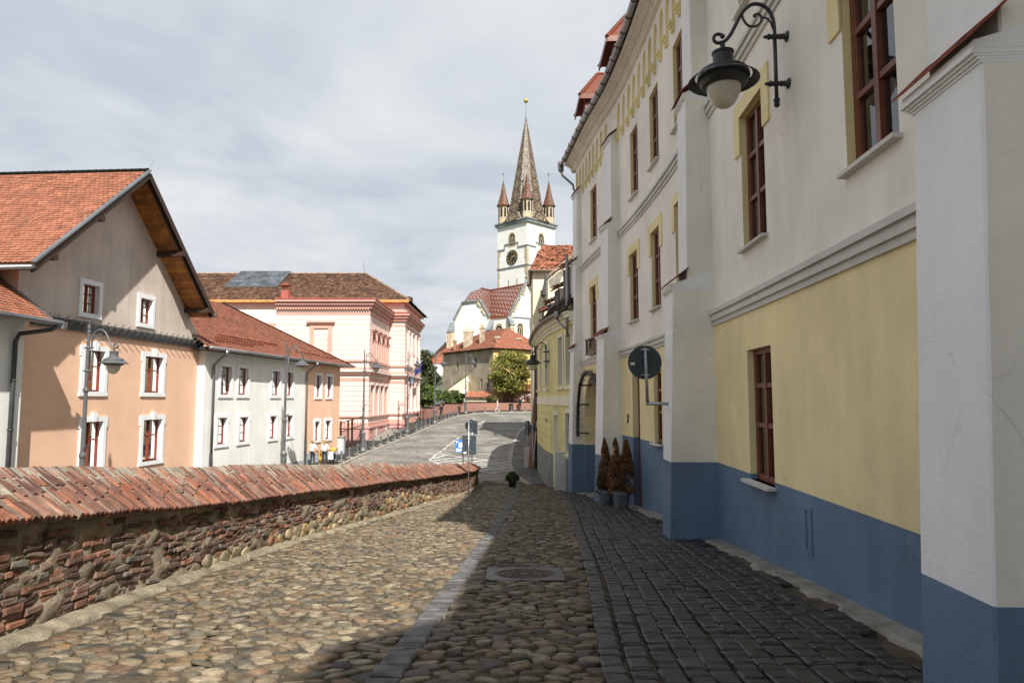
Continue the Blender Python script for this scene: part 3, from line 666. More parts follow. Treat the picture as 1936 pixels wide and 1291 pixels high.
# ================================================================ the buttressed house on the right
H0, H1 = 4.2, 30.75
MH = curve_map(FXC, -1)
house = thing('buttressed_house', 'three-storey cream house with yellow ground floor, blue base and tile-capped buttresses', 'house', (float(FXC(17)) , 17, float(lz(17))))
BT = .42; BT3 = -.30                      # top of the blue base: bays 1-2, and bay 3
ZC1, ZC2 = 3.03, 7.15                     # string courses
gfw = [(9.95, 11.1, .34, 2.40), (18.15, 19.05, .42, 2.42)]
door = (20.85, 21.8, -1.75, 2.50)
ffw = [(6.15, 7.25, 4.05, 6.30), (9.95, 11.1, 4.05, 6.30), (15.3, 16.3, 4.08, 6.30), (18.0, 19.05, 4.1, 6.28), (20.8, 21.9, 4.07, 6.25), (24.35, 25.4, 4.07, 6.2), (26.6, 27.75, 4.07, 6.15)]
sfw = [(6.15, 7.2, 8.02, 10.25), (9.95, 11.0, 8.02, 10.25), (15.2, 16.2, 8.1, 10.25), (17.95, 19.0, 8.12, 10.25), (20.6, 21.6, 8.02, 10.2), (24.1, 25.1, 8.0, 10.15), (26.4, 27.55, 7.98, 10.15)]
AC, AW, ASP, AAP = 27.15, 2.05, .9, 2.62   # archway: centre, half width, spring and apex heights
def arch_z(u):
    t = min(abs(u - AC) / AW, 1); return ASP + (AAP - ASP) * math.sqrt(max(0, 1 - t ** 2.3))
hz = lambda u: float(lz(u)) - .15
wm = [K['cream'], K['yellow'], K['blue'], K['ytrim']]
mb = MB()
wall_cells(mb, MH, H0, H1, ZC1, 10.75, ffw + sfw, .9, 0, 0, .24, 3)
B3Y = 24.5
hol = gfw + [door]
wall_cells(mb, MH, H0, B3Y, BT, ZC1, hol, .9, 1, 0, .24, 3)
wall_cells(mb, MH, H0, B3Y, -3, BT, [(g[0] + 0, g[1], -2.6, -2.5) for g in []] + [gfw[0], door], .9, 2, 0, .24, 2, zf=hz)
# bay with the archway
for z0, z1, m in ((-3.4, BT3, 2), (BT3, ZC1, 1)):
    wall_cells(mb, MH, B3Y, AC - AW, z0, z1, [], .6, m); wall_cells(mb, MH, AC + AW, H1, z0, z1, [], .6, m)
N = 20; uu = [AC - AW + 2 * AW * i / N for i in range(N + 1)]
for a, b in zip(uu, uu[1:]):
    mb.face([MH(a, 0, arch_z(a)), MH(b, 0, arch_z(b)), MH(b, 0, ZC1), MH(a, 0, ZC1)], 1)
wallo = mb.build('wall', wm, house)
# passage behind the arch
mb = MB(); PD = 6.0
for a, b in zip(uu, uu[1:]): mb.face([MH(a, 0, arch_z(a)), MH(b, 0, arch_z(b)), MH(b, -PD, arch_z(b)), MH(a, -PD, arch_z(a))], 1)
for q in (AC - AW, AC + AW):
    mb.face([MH(q, 0, -3.4), MH(q, -PD, -3.4), MH(q, -PD, BT3), MH(q, 0, BT3)], 2); mb.face([MH(q, 0, BT3), MH(q, -PD, BT3), MH(q, -PD, ASP), MH(q, 0, ASP)], 1)
mb.face([MH(AC - AW, -PD, -3.4), MH(AC + AW, -PD, -3.4), MH(AC + AW, -PD, 2.7), MH(AC - AW, -PD, 2.7)], 1)
mb.build('archway', wm, house)
mb = MB(); mb.face([MH(AC - AW, .1, lz(AC - AW) + .04), MH(AC + AW, .1, lz(AC + AW) + .03), MH(AC + AW, -PD, lz(AC) + .35), MH(AC - AW, -PD, lz(AC) + .4)]); mb.build('passage_floor', K['concrete'], house)
# back, side and roof
RB = 9.0; RZ = 12.42
mb = MB()
for q in (H0, H1): mb.face([MH(q, -.26, -3.5), MH(q, -RB, -3.5), MH(q, -RB, RZ), MH(q, -RB / 2, RZ + 4.6), MH(q, -.0, RZ)])
mb.face([MH(H0, -RB, -3.5), MH(H1, -RB, -3.5), MH(H1, -RB, RZ), MH(H0, -RB, RZ)])
mb.face([MH(H0, 0, -3), MH(H0, -.3, -3), MH(H0, -.3, RZ), MH(H0, 0, RZ)])
mb.build('side_wall', K['cream'], house)
mb = MB()
for a, b in zip(useg(H0 - .1, H1 + .1, 1.2), useg(H0 - .1, H1 + .1, 1.2)[1:]):
    for (o0, z0), (o1, z1) in (((.62, RZ + .06), (-RB / 2, RZ + 4.9)), ((-RB / 2, RZ + 4.9), (-RB - .4, RZ - .1))):
        mb.hexa([MH(a, o0, z0 - .09), MH(b, o0, z0 - .09), MH(b, o1, z1 - .09), MH(a, o1, z1 - .09), MH(a, o0, z0), MH(b, o0, z0), MH(b, o1, z1), MH(a, o1, z1)])
roof = mb.build('roof', K['tile_dark'], house)
# front edge tiles of the roof
u = H0
while u < H1:
    mb = MB(); mb.col = (1, 1, 1); q = [MH(u + k * .20, o, RZ + .07 + dz) for k in (0, 1) for (o, dz) in ((.70, .0), (-.2, .9))]
    mb.hexa([q[0], q[2], q[3], q[1], q[0] + Vector((0, 0, .03)), q[2] + Vector((0, 0, .03)), q[3] + Vector((0, 0, .03)), q[1] + Vector((0, 0, .03))]); mb.build('eave_tile', K['tile_dark'], roof); u += .215
# string courses
def course(M, u0, u1, z, seg=1.0, s=1.0, name='string_course', m='stone_trim', parent=None):
    mb = MB()
    for o1, za, zb in ((.035, -.02, .07), (.075, .07, .14), (.06, .14, .19), (.105, .19, .27)): mbox(mb, M, u0, u1, -.01, o1 * s, z + za * s, z + zb * s, seg)
    return mb.build(name, K[m], parent or house)
BUT = [(4.05, 4.85), (13.1, 13.85), (23.2, 24.2), (29.55, 30.45)]
bays = [(4.85, 13.1), (13.85, 23.2), (24.2, 29.55)]
for a, b in bays:
    course(MH, a + .02, b - .02, ZC1); course(MH, a + .02, b - .02, ZC2)
# windows, their surrounds
def ears(parent, u0, u1, z1, w=.30, up=.26, drop=.62):
    mb = MB(); o = .03
    mbox(mb, MH, u0 - w, u1 + w, -.01, o, z1, z1 + up, 1); mbox(mb, MH, u0 - w, u0, -.01, o, z1 - drop, z1, 1); mbox(mb, MH, u1, u1 + w, -.01, o, z1 - drop, z1, 1)
    mb.build('hood_surround', K['ytrim'], parent)
for w in gfw: window(house, MH, *w, depth=.12, trans=(.42, .72), mull=0 if w[1] - w[0] < 1 else 1, sill='stone_trim', sill_o=.14, fr=.085)
for w in ffw: ears(window(house, MH, *w, depth=.11, trans=(.36, .68), sill='stone_trim', fr=.085), w[0], w[1], w[3])
for w in sfw: window(house, MH, *w, depth=.11, trans=(.36, .68), sill='stone_trim', fr=.085)
# sunk panel scar in the blue base
mb = MB()
for a, b, c, d in ((8.62, 8.66, -.28, .22), (8.80, 8.84, -.28, .22), (8.6, 8.86, .22, .26), (8.6, 8.86, -.32, -.28)): mbox(mb, MH, a, b, -.01, .018, c, d)
mb.build('panel_scar', K['blue'], house)
# an inward-opened casement in the window beside the nearest buttress
mb = MB()
d = door
mbox(mb, MH, d[0], d[0] + .09, -.26, -.18, d[2], d[3]); mbox(mb, MH, d[1] - .09, d[1], -.26, -.18, d[2], d[3]); mbox(mb, MH, d[0] + .09, d[1] - .09, -.26, -.18, d[3] - .1, d[3])
mbox(mb, MH, d[0] + .09, d[1] - .09, -.25, -.20, d[2], .2)
for z in (.2, .95, 1.7): mbox(mb, MH, d[0] + .09, d[1] - .09, -.26, -.19, z, z + .10)
mbox(mb, MH, d[0] + .44, d[0] + .51, -.26, -.185, .3, d[3] - .1)
dr = mb.build('door', K['brown_wood'], house)
mb = MB(); mbox(mb, MH, d[0] + .1, d[1] - .1, -.24, -.23, .3, d[3] - .1); mb.build('pane', K['glass'], dr)
mb = MB(); mbox(mb, MH, d[0] - .05, d[1] + .05, -.7, -.6, d[2], d[3]); mb.build('dark_interior', K['room'], dr)
mb = MB(); mbox(mb, MH, d[0] - .1, d[1] + .1, -.28, .3, -2.2, d[2]); mb.build('door_step', K['concrete'], dr)
# house number: 7
mb = MB(); hn = (22.35, .85)
for pts in ([(-.07, .2), (.07, .2)], [(.07, .2), (-.02, 0)]):
    a, b = [MH(hn[0] - p[0], .03, hn[1] + p[1] * 1.3) for p in pts]; mb.bar(a, b, .035, .035)
mb.build('house_number', K['black_iron'], house)
# arched frieze with stepped corbels
PIT = .68
def frieze(u0, u1):
    n = max(1, int((u1 - u0) / PIT)); p = (u1 - u0) / n; zb, zs, za, zt = 10.82, 11.05, 11.78, 12.02; OF = .07
    mb = MB(); ly = MB(); half = p * .335
    for i in range(n):
        c = u0 + (i + .5) * p; a, b = u0 + i * p, u0 + (i + 1) * p; L = []
        for k in range(7):
            t = k / 6; ang = t; z = zs + (za - zs) * math.sin(t * math.pi / 2); w = half * math.cos(t * math.pi / 2) ** .8 if k < 6 else 0
            L.append((w, z))
        L = [(half, zb)] + L
        for (w0, z0), (w1, z1) in zip(L, L[1:]):
            mb.face([MH(a, OF, z0), MH(c - w0, OF, z0), MH(c - w1, OF, z1), MH(a, OF, z1)]); mb.face([MH(c + w0, OF, z0), MH(b, OF, z0), MH(b, OF, z1), MH(c + w1, OF, z1)])
            ly.face([MH(c - w0, OF + .004, z0), MH(c - w0, 0, z0), MH(c - w1, 0, z1), MH(c - w1, OF + .004, z1)]); ly.face([MH(c + w0, OF + .004, z0), MH(c + w0, 0, z0), MH(c + w1, 0, z1), MH(c + w1, OF + .004, z1)])
            e = .03
            ly.face([MH(c - w0 - e, OF + .004, z0), MH(c - w0, OF + .004, z0), MH(c - w1, OF + .004, z1), MH(c - w1 - e, OF + .004, z1 + (.02 if w1 == 0 else 0))]); ly.face([MH(c + w0 + e, OF + .004, z0), MH(c + w0, OF + .004, z0), MH(c + w1, OF + .004, z1), MH(c + w1 + e, OF + .004, z1 + (.02 if w1 == 0 else 0))])
        mb.face([MH(a, OF, za), MH(b, OF, za), MH(b, OF, zt), MH(a, OF, zt)])
        ly.face([MH(a, OF, zb), MH(c - half, OF, zb), MH(c - half, 0, zb), MH(a, 0, zb)]); ly.face([MH(b, OF, zb), MH(c + half, OF, zb), MH(c + half, 0, zb), MH(b, 0, zb)])
        # recessed wall inside the arch
        mb.face([MH(a, 0.001, 10.7), MH(b, 0.001, 10.7), MH(b, 0.001, za + .05), MH(a, 0.001, za + .05)])
    f = mb.build('arched_frieze', K['cream'], house); ly.build('arch_lining', K['ytrim'], f)
    for i in range(n + 1):
        q = u0 + i * p
        for k in range(3):
            cb = MB(); w = .115 * (1 - .08 * k); o = .13 * (1 - .27 * k); z = zb - .085 * k
            mbox(cb, MH, max(q - w, u0), min(q + w, u1), 0, o + .006, z - .085, z - .001); cb.build('corbel', K['ytrim'], f)
for a, b in ((4.85, 13.1), (13.85, 23.2), (24.2, 30.4)): frieze(a, b)
mb = MB()
for a, b in BUT[:3]: mbox(mb, MH, a, b, 0, .07, 10.7, 12.02, .5)
mb.build('frieze_pier', K['cream'], house)
# crowning cornice and gutter
mb = MB()
for o0, o1, za, zb in ((0, .19, 12.0, 12.08), (0, .24, 12.08, 12.13), (0, .20, 12.13, 12.2), (0, .30, 12.2, 12.26), (0, .40, 12.26, 12.33), (0, .52, 12.33, 12.40)): mbox(mb, MH, H0, H1, o0 - .02, o1, za, zb, .7)
mb.build('cornice', K['cream'], house)
mb = MB(); mb.tube([MH(u_, .66, RZ - .02) for u_ in useg(H0 - .1, H1 + .15, .5)], .095, 10); gut = mb.build('gutter', K['zinc'], house, smooth=True)
for u_ in np.arange(H0 + .3, H1, .82):
    mb = MB(); pts = [MH(u_, .66 + .108 * math.cos(a), RZ - .02 + .108 * math.sin(a)) for a in np.linspace(-.4, math.pi + .3, 9)][::-1]; pts = [MH(u_, .66 + .108 * math.cos(a), RZ - .02 - .108 * math.sin(a)) for a in np.linspace(-.5, math.pi + .2, 9)]
    mb.tube(pts, .014, 5); mb.build('gutter_bracket', K['dark_metal'], gut)
mb = MB(); e = H1 + .18
mb.lathe([(.10, -.26), (.14, -.2), (.14, .06), (.11, .08)], MH(e, .66, RZ - .05), 10); mb.face([MH(e + .14, .56, RZ), MH(e + .14, .8, RZ), MH(e + .10, .78, RZ + .22), MH(e + .1, .58, RZ + .18)])
mb.tube([MH(e, .66, RZ - .28), MH(e - .05, .6, RZ - .5), MH(e - .12, .12, RZ - .95), MH(e - .1, .08, RZ - 1.2)], .055, 8)
mb.build('rainwater_head', K['zinc'], house)
# buttresses: three stepped stages, tiled caps
chm = lambda z: .016 + .008 * math.sin(z * 9.1) + .004 * math.sin(z * 23)
def buttress(a, b, prj, bt, foot, tops=(3.78, 7.62, 10.72), ztop=10.72):
    mb = MB(); pr = prj; zl = float(lz((a + b) / 2)) - .25
    stages = [(zl, tops[0], pr[0] + .13, pr[0] - .02), (tops[0] + .05, tops[1], pr[1] + .04, pr[1]), (tops[1] + .05, tops[2], pr[2] + .02, pr[2])]
    for k, (z0, z1, p0, p1) in enumerate(stages):
        zs = [z0, bt, z1] if k == 0 else [z0, z1]
        for q0, q1 in zip(zs, zs[1:]):
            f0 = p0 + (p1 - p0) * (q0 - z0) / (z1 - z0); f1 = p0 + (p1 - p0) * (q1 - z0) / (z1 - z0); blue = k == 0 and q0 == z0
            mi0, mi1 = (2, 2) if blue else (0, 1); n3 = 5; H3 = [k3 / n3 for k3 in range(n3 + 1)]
            for s0, s1 in zip(H3, H3[1:]):      # slightly worn, chamfered corners
                g0, g1, w0, w1 = f0 + (f1 - f0) * s0, f0 + (f1 - f0) * s1, q0 + (q1 - q0) * s0, q0 + (q1 - q0) * s1
                c0, c1 = chm(w0), chm(w1)
                mb.face([MH(a + c0, g0, w0), MH(b - c0, g0, w0), MH(b - c1, g1, w1), MH(a + c1, g1, w1)], mi0)
                mb.face([MH(a + c0, g0, w0), MH(a, g0 - c0, w0), MH(a, g1 - c1, w1), MH(a + c1, g1, w1)], mi0); mb.face([MH(b - c0, g0, w0), MH(b, g0 - c0, w0), MH(b, g1 - c1, w1), MH(b - c1, g1, w1)], mi0)
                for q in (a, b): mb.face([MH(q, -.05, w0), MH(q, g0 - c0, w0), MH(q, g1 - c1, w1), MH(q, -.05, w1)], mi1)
    bo = mb.build('buttress', [K['white_pl'], K['bcream'], K['blue']], house)  # side faces get a cream tint standing for light bounced off yellow wall
    nxt = [pr[1] + .04, pr[2] + .02, .0]
    for k in range(3):
        z = tops[k]; p = stages[k][3]; cv = MB()
        for dz0, dz1, o in ((-.115, -.09, .012), (-.09, -.065, .026), (-.065, -.04, .044), (-.04, .0, .066)): mbox(cv, MH, a - o * .12, b + o, -.02, p + o, z + dz0 * .8, z + dz1 * .8)
        rise = .16 + .52 * (p - nxt[k])
        cv.hexa([MH(a - .01, -.0, z), MH(b + .05, -.0, z), MH(b + .05, p + .05, z), MH(a - .01, p + .05, z), MH(a - .01, -.0, z + rise), MH(b + .05, -.0, z + rise), MH(b + .05, p + .05, z + .05), MH(a - .01, p + .05, z + .05)])
        cv.build('cap_moulding', K['white_pl'], bo)
        nt_ = max(4, int((b - a + .18) / .135)); st = (b - a + .18) / nt_
        for i in range(nt_):
            t = MB(); u0 = a - .09 + i * st; u1 = u0 + st * 1.08; oo = [p + .10, nxt[k] - .02 if nxt[k] > 0 else .0]; zz_ = [z + .045 + random.uniform(0, .010), z + .05 + rise + random.uniform(0, .01)]
            t.hexa([MH(u0, oo[0], zz_[0]), MH(u1, oo[0], zz_[0]), MH(u1, oo[1], zz_[1]), MH(u0, oo[1], zz_[1]), MH(u0, oo[0], zz_[0] + .022 + .012 * (i % 2)), MH(u1, oo[0], zz_[0] + .022), MH(u1, oo[1], zz_[1] + .02), MH(u0, oo[1], zz_[1] + .02)])
            t.build('cap_tile', K['tile_dark'], bo)
    return bo
buttress(*BUT[0], (.58, .40, .28), BT - .02, 0); buttress(*BUT[1], (.80, .46, .32), BT, 0); buttress(*BUT[2], (.62, .42, .28), -.27, 0); buttress(*BUT[3], (.40, .28, .20), BT3, 0)
# dormers
for yd in (28.0, 23.7):
    dm = MB(); X0 = float(FXC(yd)) - .30; z0, z1 = 12.7, 13.55
    dm.box(X0, X0 + 3.2, yd - 1.9, yd - .1, z0, z1); do = dm.build('dormer', K['brown_wood'], house)
    rf = MB(); ze, zr, ov = z1 + .0, z1 + 1.35, .22; xe, xr = X0 - ov, X0 + .62; ya, ybk = yd - 2.05, yd + .02; ym = (ya + ybk) / 2
    for f in ([(xe, ya, ze), (xe, ybk, ze), (xr, ym, zr)], [(xe, ya, ze), (xr, ym, zr), (X0 + 3.2, ym, zr), (X0 + 3.2, ya, ze)], [(xe, ybk, ze), (xr, ym, zr), (X0 + 3.2, ym, zr), (X0 + 3.2, ybk, ze)]): rf.face(f)
    rf.face([(xe, ya, ze), (xe, ybk, ze), (X0 + 3.2, ybk, ze), (X0 + 3.2, ya, ze)])
    ro = rf.build('dormer_roof', K['brown_wood'], do)
    for p, q in (((xe, ya, ze), (xr, ym, zr)), ((xe, ybk, ze), (xr, ym, zr)), ((xr, ym, zr), (X0 + 3.2, ym, zr))):
        p, q = Vector(p), Vector(q); n_ = int((q - p).length / .16); tl = MB()
        for i in range(n_):
            c0, c1 = p + (q - p) * i / n_, p + (q - p) * (i + 1.15) / n_; tl.tube([c0, c1], [.085, .07], 7)
        tl.build('ridge_tiles', K['brown_wood'], ro)
    fb = MB(); fb.box(xe + .02, X0 + 3.2, ya - .03, ya + .02, ze - .16, ze + .03); fb.box(xe - .02, xe + .02, ya, ybk, ze - .16, ze + .03); fb.build('fascia_board', K['brown_wood'], do)
# neighbouring houses further down the row, behind the viewpoint
def row_house(name, label, pts, zt, m, back=8):
    C = Curve(pts); M = curve_map(C, -1); a, b = pts[0][0], pts[-1][0]
    t = thing(name, label, 'house', (float(C((a+b)/2)), (a+b)/2, 0))
    mb = MB(); wins = [(u, u + 1.0, z, z + 1.8) for u in np.arange(a + 1.2, b - 1.5, 2.6) for z in (1.2, 4.8) if z + 2 < zt]
    wall_cells(mb, M, a, b, -.4, zt, wins, 1, 0, 0, .2, 0)
    for q in (a, b): mb.face([M(q, 0, -.4), M(q, -back, -.4), M(q, -back, zt), M(q, -back/2, zt + 3.6), M(q, 0, zt)])
    mb.face([M(a, -back, -.4), M(b, -back, -.4), M(b, -back, zt), M(a, -back, zt)])
    mb.build('wall', m, t); mb = MB()
    for (o0, z0), (o1, z1) in (((.62, zt), (-back/2, zt + 3.8)), ((-back/2, zt + 3.8), (-back - .4, zt - .2))):
        us_ = useg(a, b, 1.5)
        for p, q in zip(us_, us_[1:]): mb.hexa([M(p, o0, z0), M(q, o0, z0), M(q, o1, z1), M(p, o1, z1), M(p, o0, z0 + .1), M(q, o0, z0 + .1), M(q, o1, z1 + .1), M(p, o1, z1 + .1)])
    mb.build('roof', K['tile_dark'], t)
    for w in wins: window(t, M, *w, curtain=False, room=True)
row_house('row_house', 'lower plastered house adjoining the nearest buttress of the cream house', [(-5.9, 3.35), (-2, 3.45), (2, 3.75), (4.18, 3.95)], 9.55, K['cream'])
row_house('row_house', 'taller plastered house next beyond the lower adjoining one', [(-17, 2.9), (-10, 3.3), (-5.95, 3.5)], 12.4, K['bcream'])

# ================================================================ houses across the lower street
def lin_map(x0, y0, m): return curve_map(lambda y: x0 + m * (y - y0), 1)
def surround(parent, M, u0, u1, z0, z1, w=.2, key=True, o=.06, m='wtrim', ear=True, bottom=True):
    mb = MB(); a, b, c, d = u0 - w, u1 + w, z0 - (.18 if bottom else 0), z1 + w
    mbox(mb, M, a, u0, -.02, o, c, d); mbox(mb, M, u1, b, -.02, o, c, d); mbox(mb, M, u0, u1, -.02, o, z1, d)
    if bottom: mbox(mb, M, u0, u1, -.02, o, c, z0)
    if ear:
        for q0, q1 in ((a - .06, a), (b, b + .06)): mbox(mb, M, q0, q1, -.02, o, d - .42, d - .02); 
        if bottom:
            for q0, q1 in ((a - .05, a), (b, b + .05)): mbox(mb, M, q0, q1, -.02, o, c, c + .16)
    if key:
        um = (u0 + u1) / 2; mb.hexa([M(um - .09, -.02, z1), M(um + .09, -.02, z1), M(um + .09, o + .05, z1), M(um - .09, o + .05, z1), M(um - .15, -.02, d + .16), M(um + .15, -.02, d + .16), M(um + .15, o + .05, d + .16), M(um - .15, o + .05, d + .16)])
    return mb.build('surround', K[m], parent)
def hw(parent, M, s, key=True, w=.19, bottom=True, sill='stone_trim', mull=1, trans=(.62,), ear=True, frame='redframe'):
    """window whose white surround spans s = (u0, u1, z0, z1) overall"""
    u0, u1, z0, z1 = s[0] + w, s[1] - w, s[2] + .18, s[3] - w
    wi = window(parent, M, u0, u1, z0, z1, depth=.16, fr=.06, mull=mull, trans=trans, frame=frame, sill=sill, sill_o=.05)
    surround(wi, M, u0, u1, z0, z1, w, key, bottom=bottom, ear=ear); return (u0, u1, z0, z1)
def inner(s, w=.19): return (s[0] + w, s[1] - w, s[2] + .18, s[3] - w)
TILEC = ((1, 1, 1), (1.08, 1.05, 1.0), (.9, .88, .85), (1.0, .95, .9))
# ---- orange house with the big gable
MO = lin_map(-15.9, 35.3, .074)
oh = thing('gabled_house', 'orange house with wide timber-lined gable overhang and red tiled roof', 'house', tuple(MO(29, 0, -3.6)))
OY0, OY1, OV = 23.0, 34.9, 1.2
PK, EL, ER = (28.08, 11.17), (22.18, 6.08), (33.73, 5.94)
ml, mr = (PK[1] - EL[1]) / (PK[0] - EL[0]), (PK[1] - ER[1]) / (PK[0] - ER[0])
rl = lambda y: PK[1] + ml * (y - PK[0]) if y < PK[0] else PK[1] + mr * (y - PK[0])
gw = [(25.9, 27.2, 4.78, 6.27), (29.5, 30.75, 4.78, 6.25)]
ow = [(26.2, 27.72, 1.74, 3.72), (30.02, 31.76, 1.74, 3.72), (26.3, 27.82, -1.3, .93), (30.1, 31.86, -1.3, .9)]
mb = MB(); wall_cells(mb, MO, OY0, OY1, -3.8, 4.35, [inner(s) for s in ow], 50, 0, 0, .2, 2)
wall_cells(mb, MO, OY0, OY1, 4.35, 4.7, [], 50, 1)
hs_ = [inner(s) for s in gw]; us_ = sorted({OY0, OY1, PK[0]} | {q for h in hs_ for q in h[:2]} | set(np.arange(23.5, 34.6, 1.0).round(3)))
for a, b in zip(us_, us_[1:]):
    blk = [h for h in hs_ if h[0] - 1e-3 < (a + b) / 2 < h[1] + 1e-3]; ta, tb = rl(a) - .28, rl(b) - .28
    if blk:
        h = blk[0]; mb.face([MO(a, 0, 4.7), MO(b, 0, 4.7), MO(b, 0, h[2]), MO(a, 0, h[2])], 1); mb.face([MO(a, 0, h[3]), MO(b, 0, h[3]), MO(b, 0, tb), MO(a, 0, ta)], 1)
        mb.face([MO(a, 0, h[3]), MO(b, 0, h[3]), MO(b, -.2, h[3]), MO(a, -.2, h[3])], 2)
    else: mb.face([MO(a, 0, 4.7), MO(b, 0, 4.7), MO(b, 0, tb), MO(a, 0, ta)], 1)
for h in hs_:
    for q in h[:2]: mb.face([MO(q, 0, h[2]), MO(q, -.2, h[2]), MO(q, -.2, h[3]), MO(q, 0, h[3])], 2)
for q in (OY0, OY1):
    mb.face([MO(q, 0, -3.8), MO(q, -14, -3.8), MO(q, -14, 4.6), MO(q, 0, 4.6)], 0); mb.face([MO(q, 0, 4.6), MO(q, -14, 4.6), MO(q, -14, rl(q) - .28), MO(q, 0, rl(q) - .28)], 3)
K['pinkside'] = mat('salmon_render', (.66, .45, .36), var=.08, bump=.2)
mb.build('wall', [K['orange'], K['mauve'], K['wtrim'], K['pinkside']], oh)
for s in ow: hw(oh, MO, s, trans=(.62,))
for s in gw: hw(oh, MO, s, key=False, ear=False, mull=1, trans=(.36, .68))
# zinc pent band with snow pegs
mb = MB(); mb.hexa([MO(OY0 + .6, -.01, 4.28), MO(OY1, -.01, 4.28), MO(OY1, .10, 4.2), MO(OY0 + .6, .10, 4.2), MO(OY0 + .6, -.01, 4.62), MO(OY1, -.01, 4.62), MO(OY1, .16, 4.55), MO(OY0 + .6, .16, 4.55)])
bd = mb.build('flashing_band', K['dark_metal'], oh)
for y in np.arange(OY0 + 1.0, OY1, .45):
    mb = MB(); mb.tube([MO(y, .05, 4.3), MO(y + .02, .42, 4.66)], .02, 5); mb.tube([MO(y, .05, 4.56), MO(y, .20, 4.5)], .015, 5); mb.build('snow_peg', K['zinc'], bd)
# roof
n2 = Vector((1, -.074, 0)).normalized(); inw = -n2
def RP(y, o, dz=0): p = MO(y, o, rl(y) + dz); return p
mb = MB()
for (ya, yb_) in ((EL[0] - .02, PK[0]), (PK[0], ER[0] + .02)):
    mb.hexa([RP(ya, OV, -.24), RP(yb_, OV, -.24), RP(yb_, -16, -.24), RP(ya, -16, -.24), RP(ya, OV, -.03), RP(yb_, OV, -.03), RP(yb_, -16, -.03), RP(ya, -16, -.03)])
rf = mb.build('roof', K['dkwood'], oh)
mb = MB(); e0 = RP(EL[0], OV - .05, 0); up = (RP(PK[0], OV - .05, 0) - e0)
tile_rows(mb, e0 - inw * .0, inw, up, 12.5, up.length, .19, .175, cols=TILEC, rnd=random.Random(5)); mb.build('roof_tiles', K['tile'], rf, kind='stuff')
mb = MB()
for i in range(40):
    p = RP(PK[0], OV - .05 - i * .32, .03); mb.tube([p, p + inw * .34], [.10, .085], 8)
mb.build('ridge_tiles', K['tile'], rf)
# verge boards, zinc edge, gutter, soffit boards, purlin ends
mb = MB()
for a, b in ((EL, PK), (PK, ER)):
    for o_, w_, z_ in ((OV + .02, .05, -.17), (OV - .12, .06, -.24)): mb.bar(MO(a[0], o_, a[1] + z_), MO(b[0], o_, b[1] + z_), w_, .24)
mb.build('verge_board', K['dkwood'], rf)
mb = MB(); mb.bar(MO(EL[0] - .05, OV + .02, EL[1] + .01), MO(PK[0], OV + .02, PK[1] + .02), .14, .07); mb.build('verge_flashing', K['zinc'], rf)
mb = MB(); g0 = RP(EL[0] - .1, OV + .05, -.08); mb.tube([g0, g0 + inw * 14], .085, 8); mb.build('gutter', K['zinc'], rf, smooth=True)
mb = MB(); g0 = RP(ER[0] + .1, OV + .1, -.08); mb.tube([g0, g0 + inw * 1.0], .085, 8); mb.build('gutter', K['zinc'], rf, smooth=True)
for side in (0, 1):
    ya, yb_ = (PK[0] + .1, ER[0]) if side else (EL[0] + .2, PK[0] - .1); n_ = 44
    for i in range(n_):
        y0, y1 = ya + (yb_ - ya) * i / n_, ya + (yb_ - ya) * (i + .93) / n_; mb = MB(); q = random.uniform(.7, 1.15); mb.col = (q, q * random.uniform(.9, 1.05), q * .95)
        mb.hexa([RP(y0, OV - .1, -.275), RP(y1, OV - .1, -.275), RP(y1, -.1, -.275), RP(y0, -.1, -.275), RP(y0, OV - .1, -.25), RP(y1, OV - .1, -.25), RP(y1, -.1, -.25), RP(y0, -.1, -.25)])
        mb.build('soffit_board', K['soffit'], rf)
for y in (PK[0] + 2.75, ER[0] - .45, PK[0] - 2.75, EL[0] + .9):
    mb = MB(); c_ = RP(y, OV * .42, -.40); mb.obox(c_, n2 * OV * .62, Vector((.074, 1, 0)).normalized() * .10, (0, 0, .11)); mb.build('purlin_end', K['dkwood'], rf)
mb = MB(); p = MO(PK[0], OV, PK[1]); mb.tube([p, p + Vector((.1, .1, .55))], .008, 5); mb.build('lightning_rod', K['zinc'], rf)
# ---- white annex at the left
ah = thing('annex_house', 'low white annex with small tiled roof and dark downpipe beside the orange house', 'house', tuple(MO(20, .3, -3.8)))
mb = MB(); AW_ = [(18.6, 19.8, .6, 2.4), (14.5, 15.7, .6, 2.4)]
wall_cells(mb, lambda u, o, z: MO(u, o + .55, z), 12, 22.75, -3.9, 4.3, AW_, 50, 0, 0, .18, 0); AM = lambda u, o, z: MO(u, o + .55, z)
mb.face([AM(22.75, 0, -3.9), AM(22.95, -.6, -3.9), AM(22.95, -.6, 4.2), AM(22.75, 0, 4.2)]); mb.face([AM(22.75, 0, 4.2), AM(22.9, -3, 4.2), AM(22.9, -3, 6.5)]); mb.build('wall', K['whitewash'], ah)
for w in AW_: window(ah, AM, *w, depth=.14, frame='redframe')
mb = MB(); q = lambda y, o, z: AM(y, o, z)
mb.hexa([q(11.5, .75, 4.16), q(23.0, .75, 4.16), q(23.0, -4, 7.66), q(11.5, -4, 7.66), q(11.5, .75, 4.26), q(23.0, .75, 4.26), q(23.0, -4, 7.76), q(11.5, -4, 7.76)]); arf = mb.build('roof', K['dkwood'], ah)
mb = MB(); e0 = q(23.0, .78, 4.27); tile_rows(mb, e0, q(11.5, .78, 4.27) - e0, q(23, -4, 7.77) - e0, 11.4, 5.9, .19, .175, cols=TILEC, rnd=random.Random(6)); mb.build('roof_tiles', K['tile'], arf, kind='stuff')
mb = MB(); mb.tube([q(11.5, .86, 4.2), q(23.3, .86, 4.2)], .10, 8); mb.lathe([(.13, -.14), (.15, .1)], q(23.35, .86, 4.15), 8)
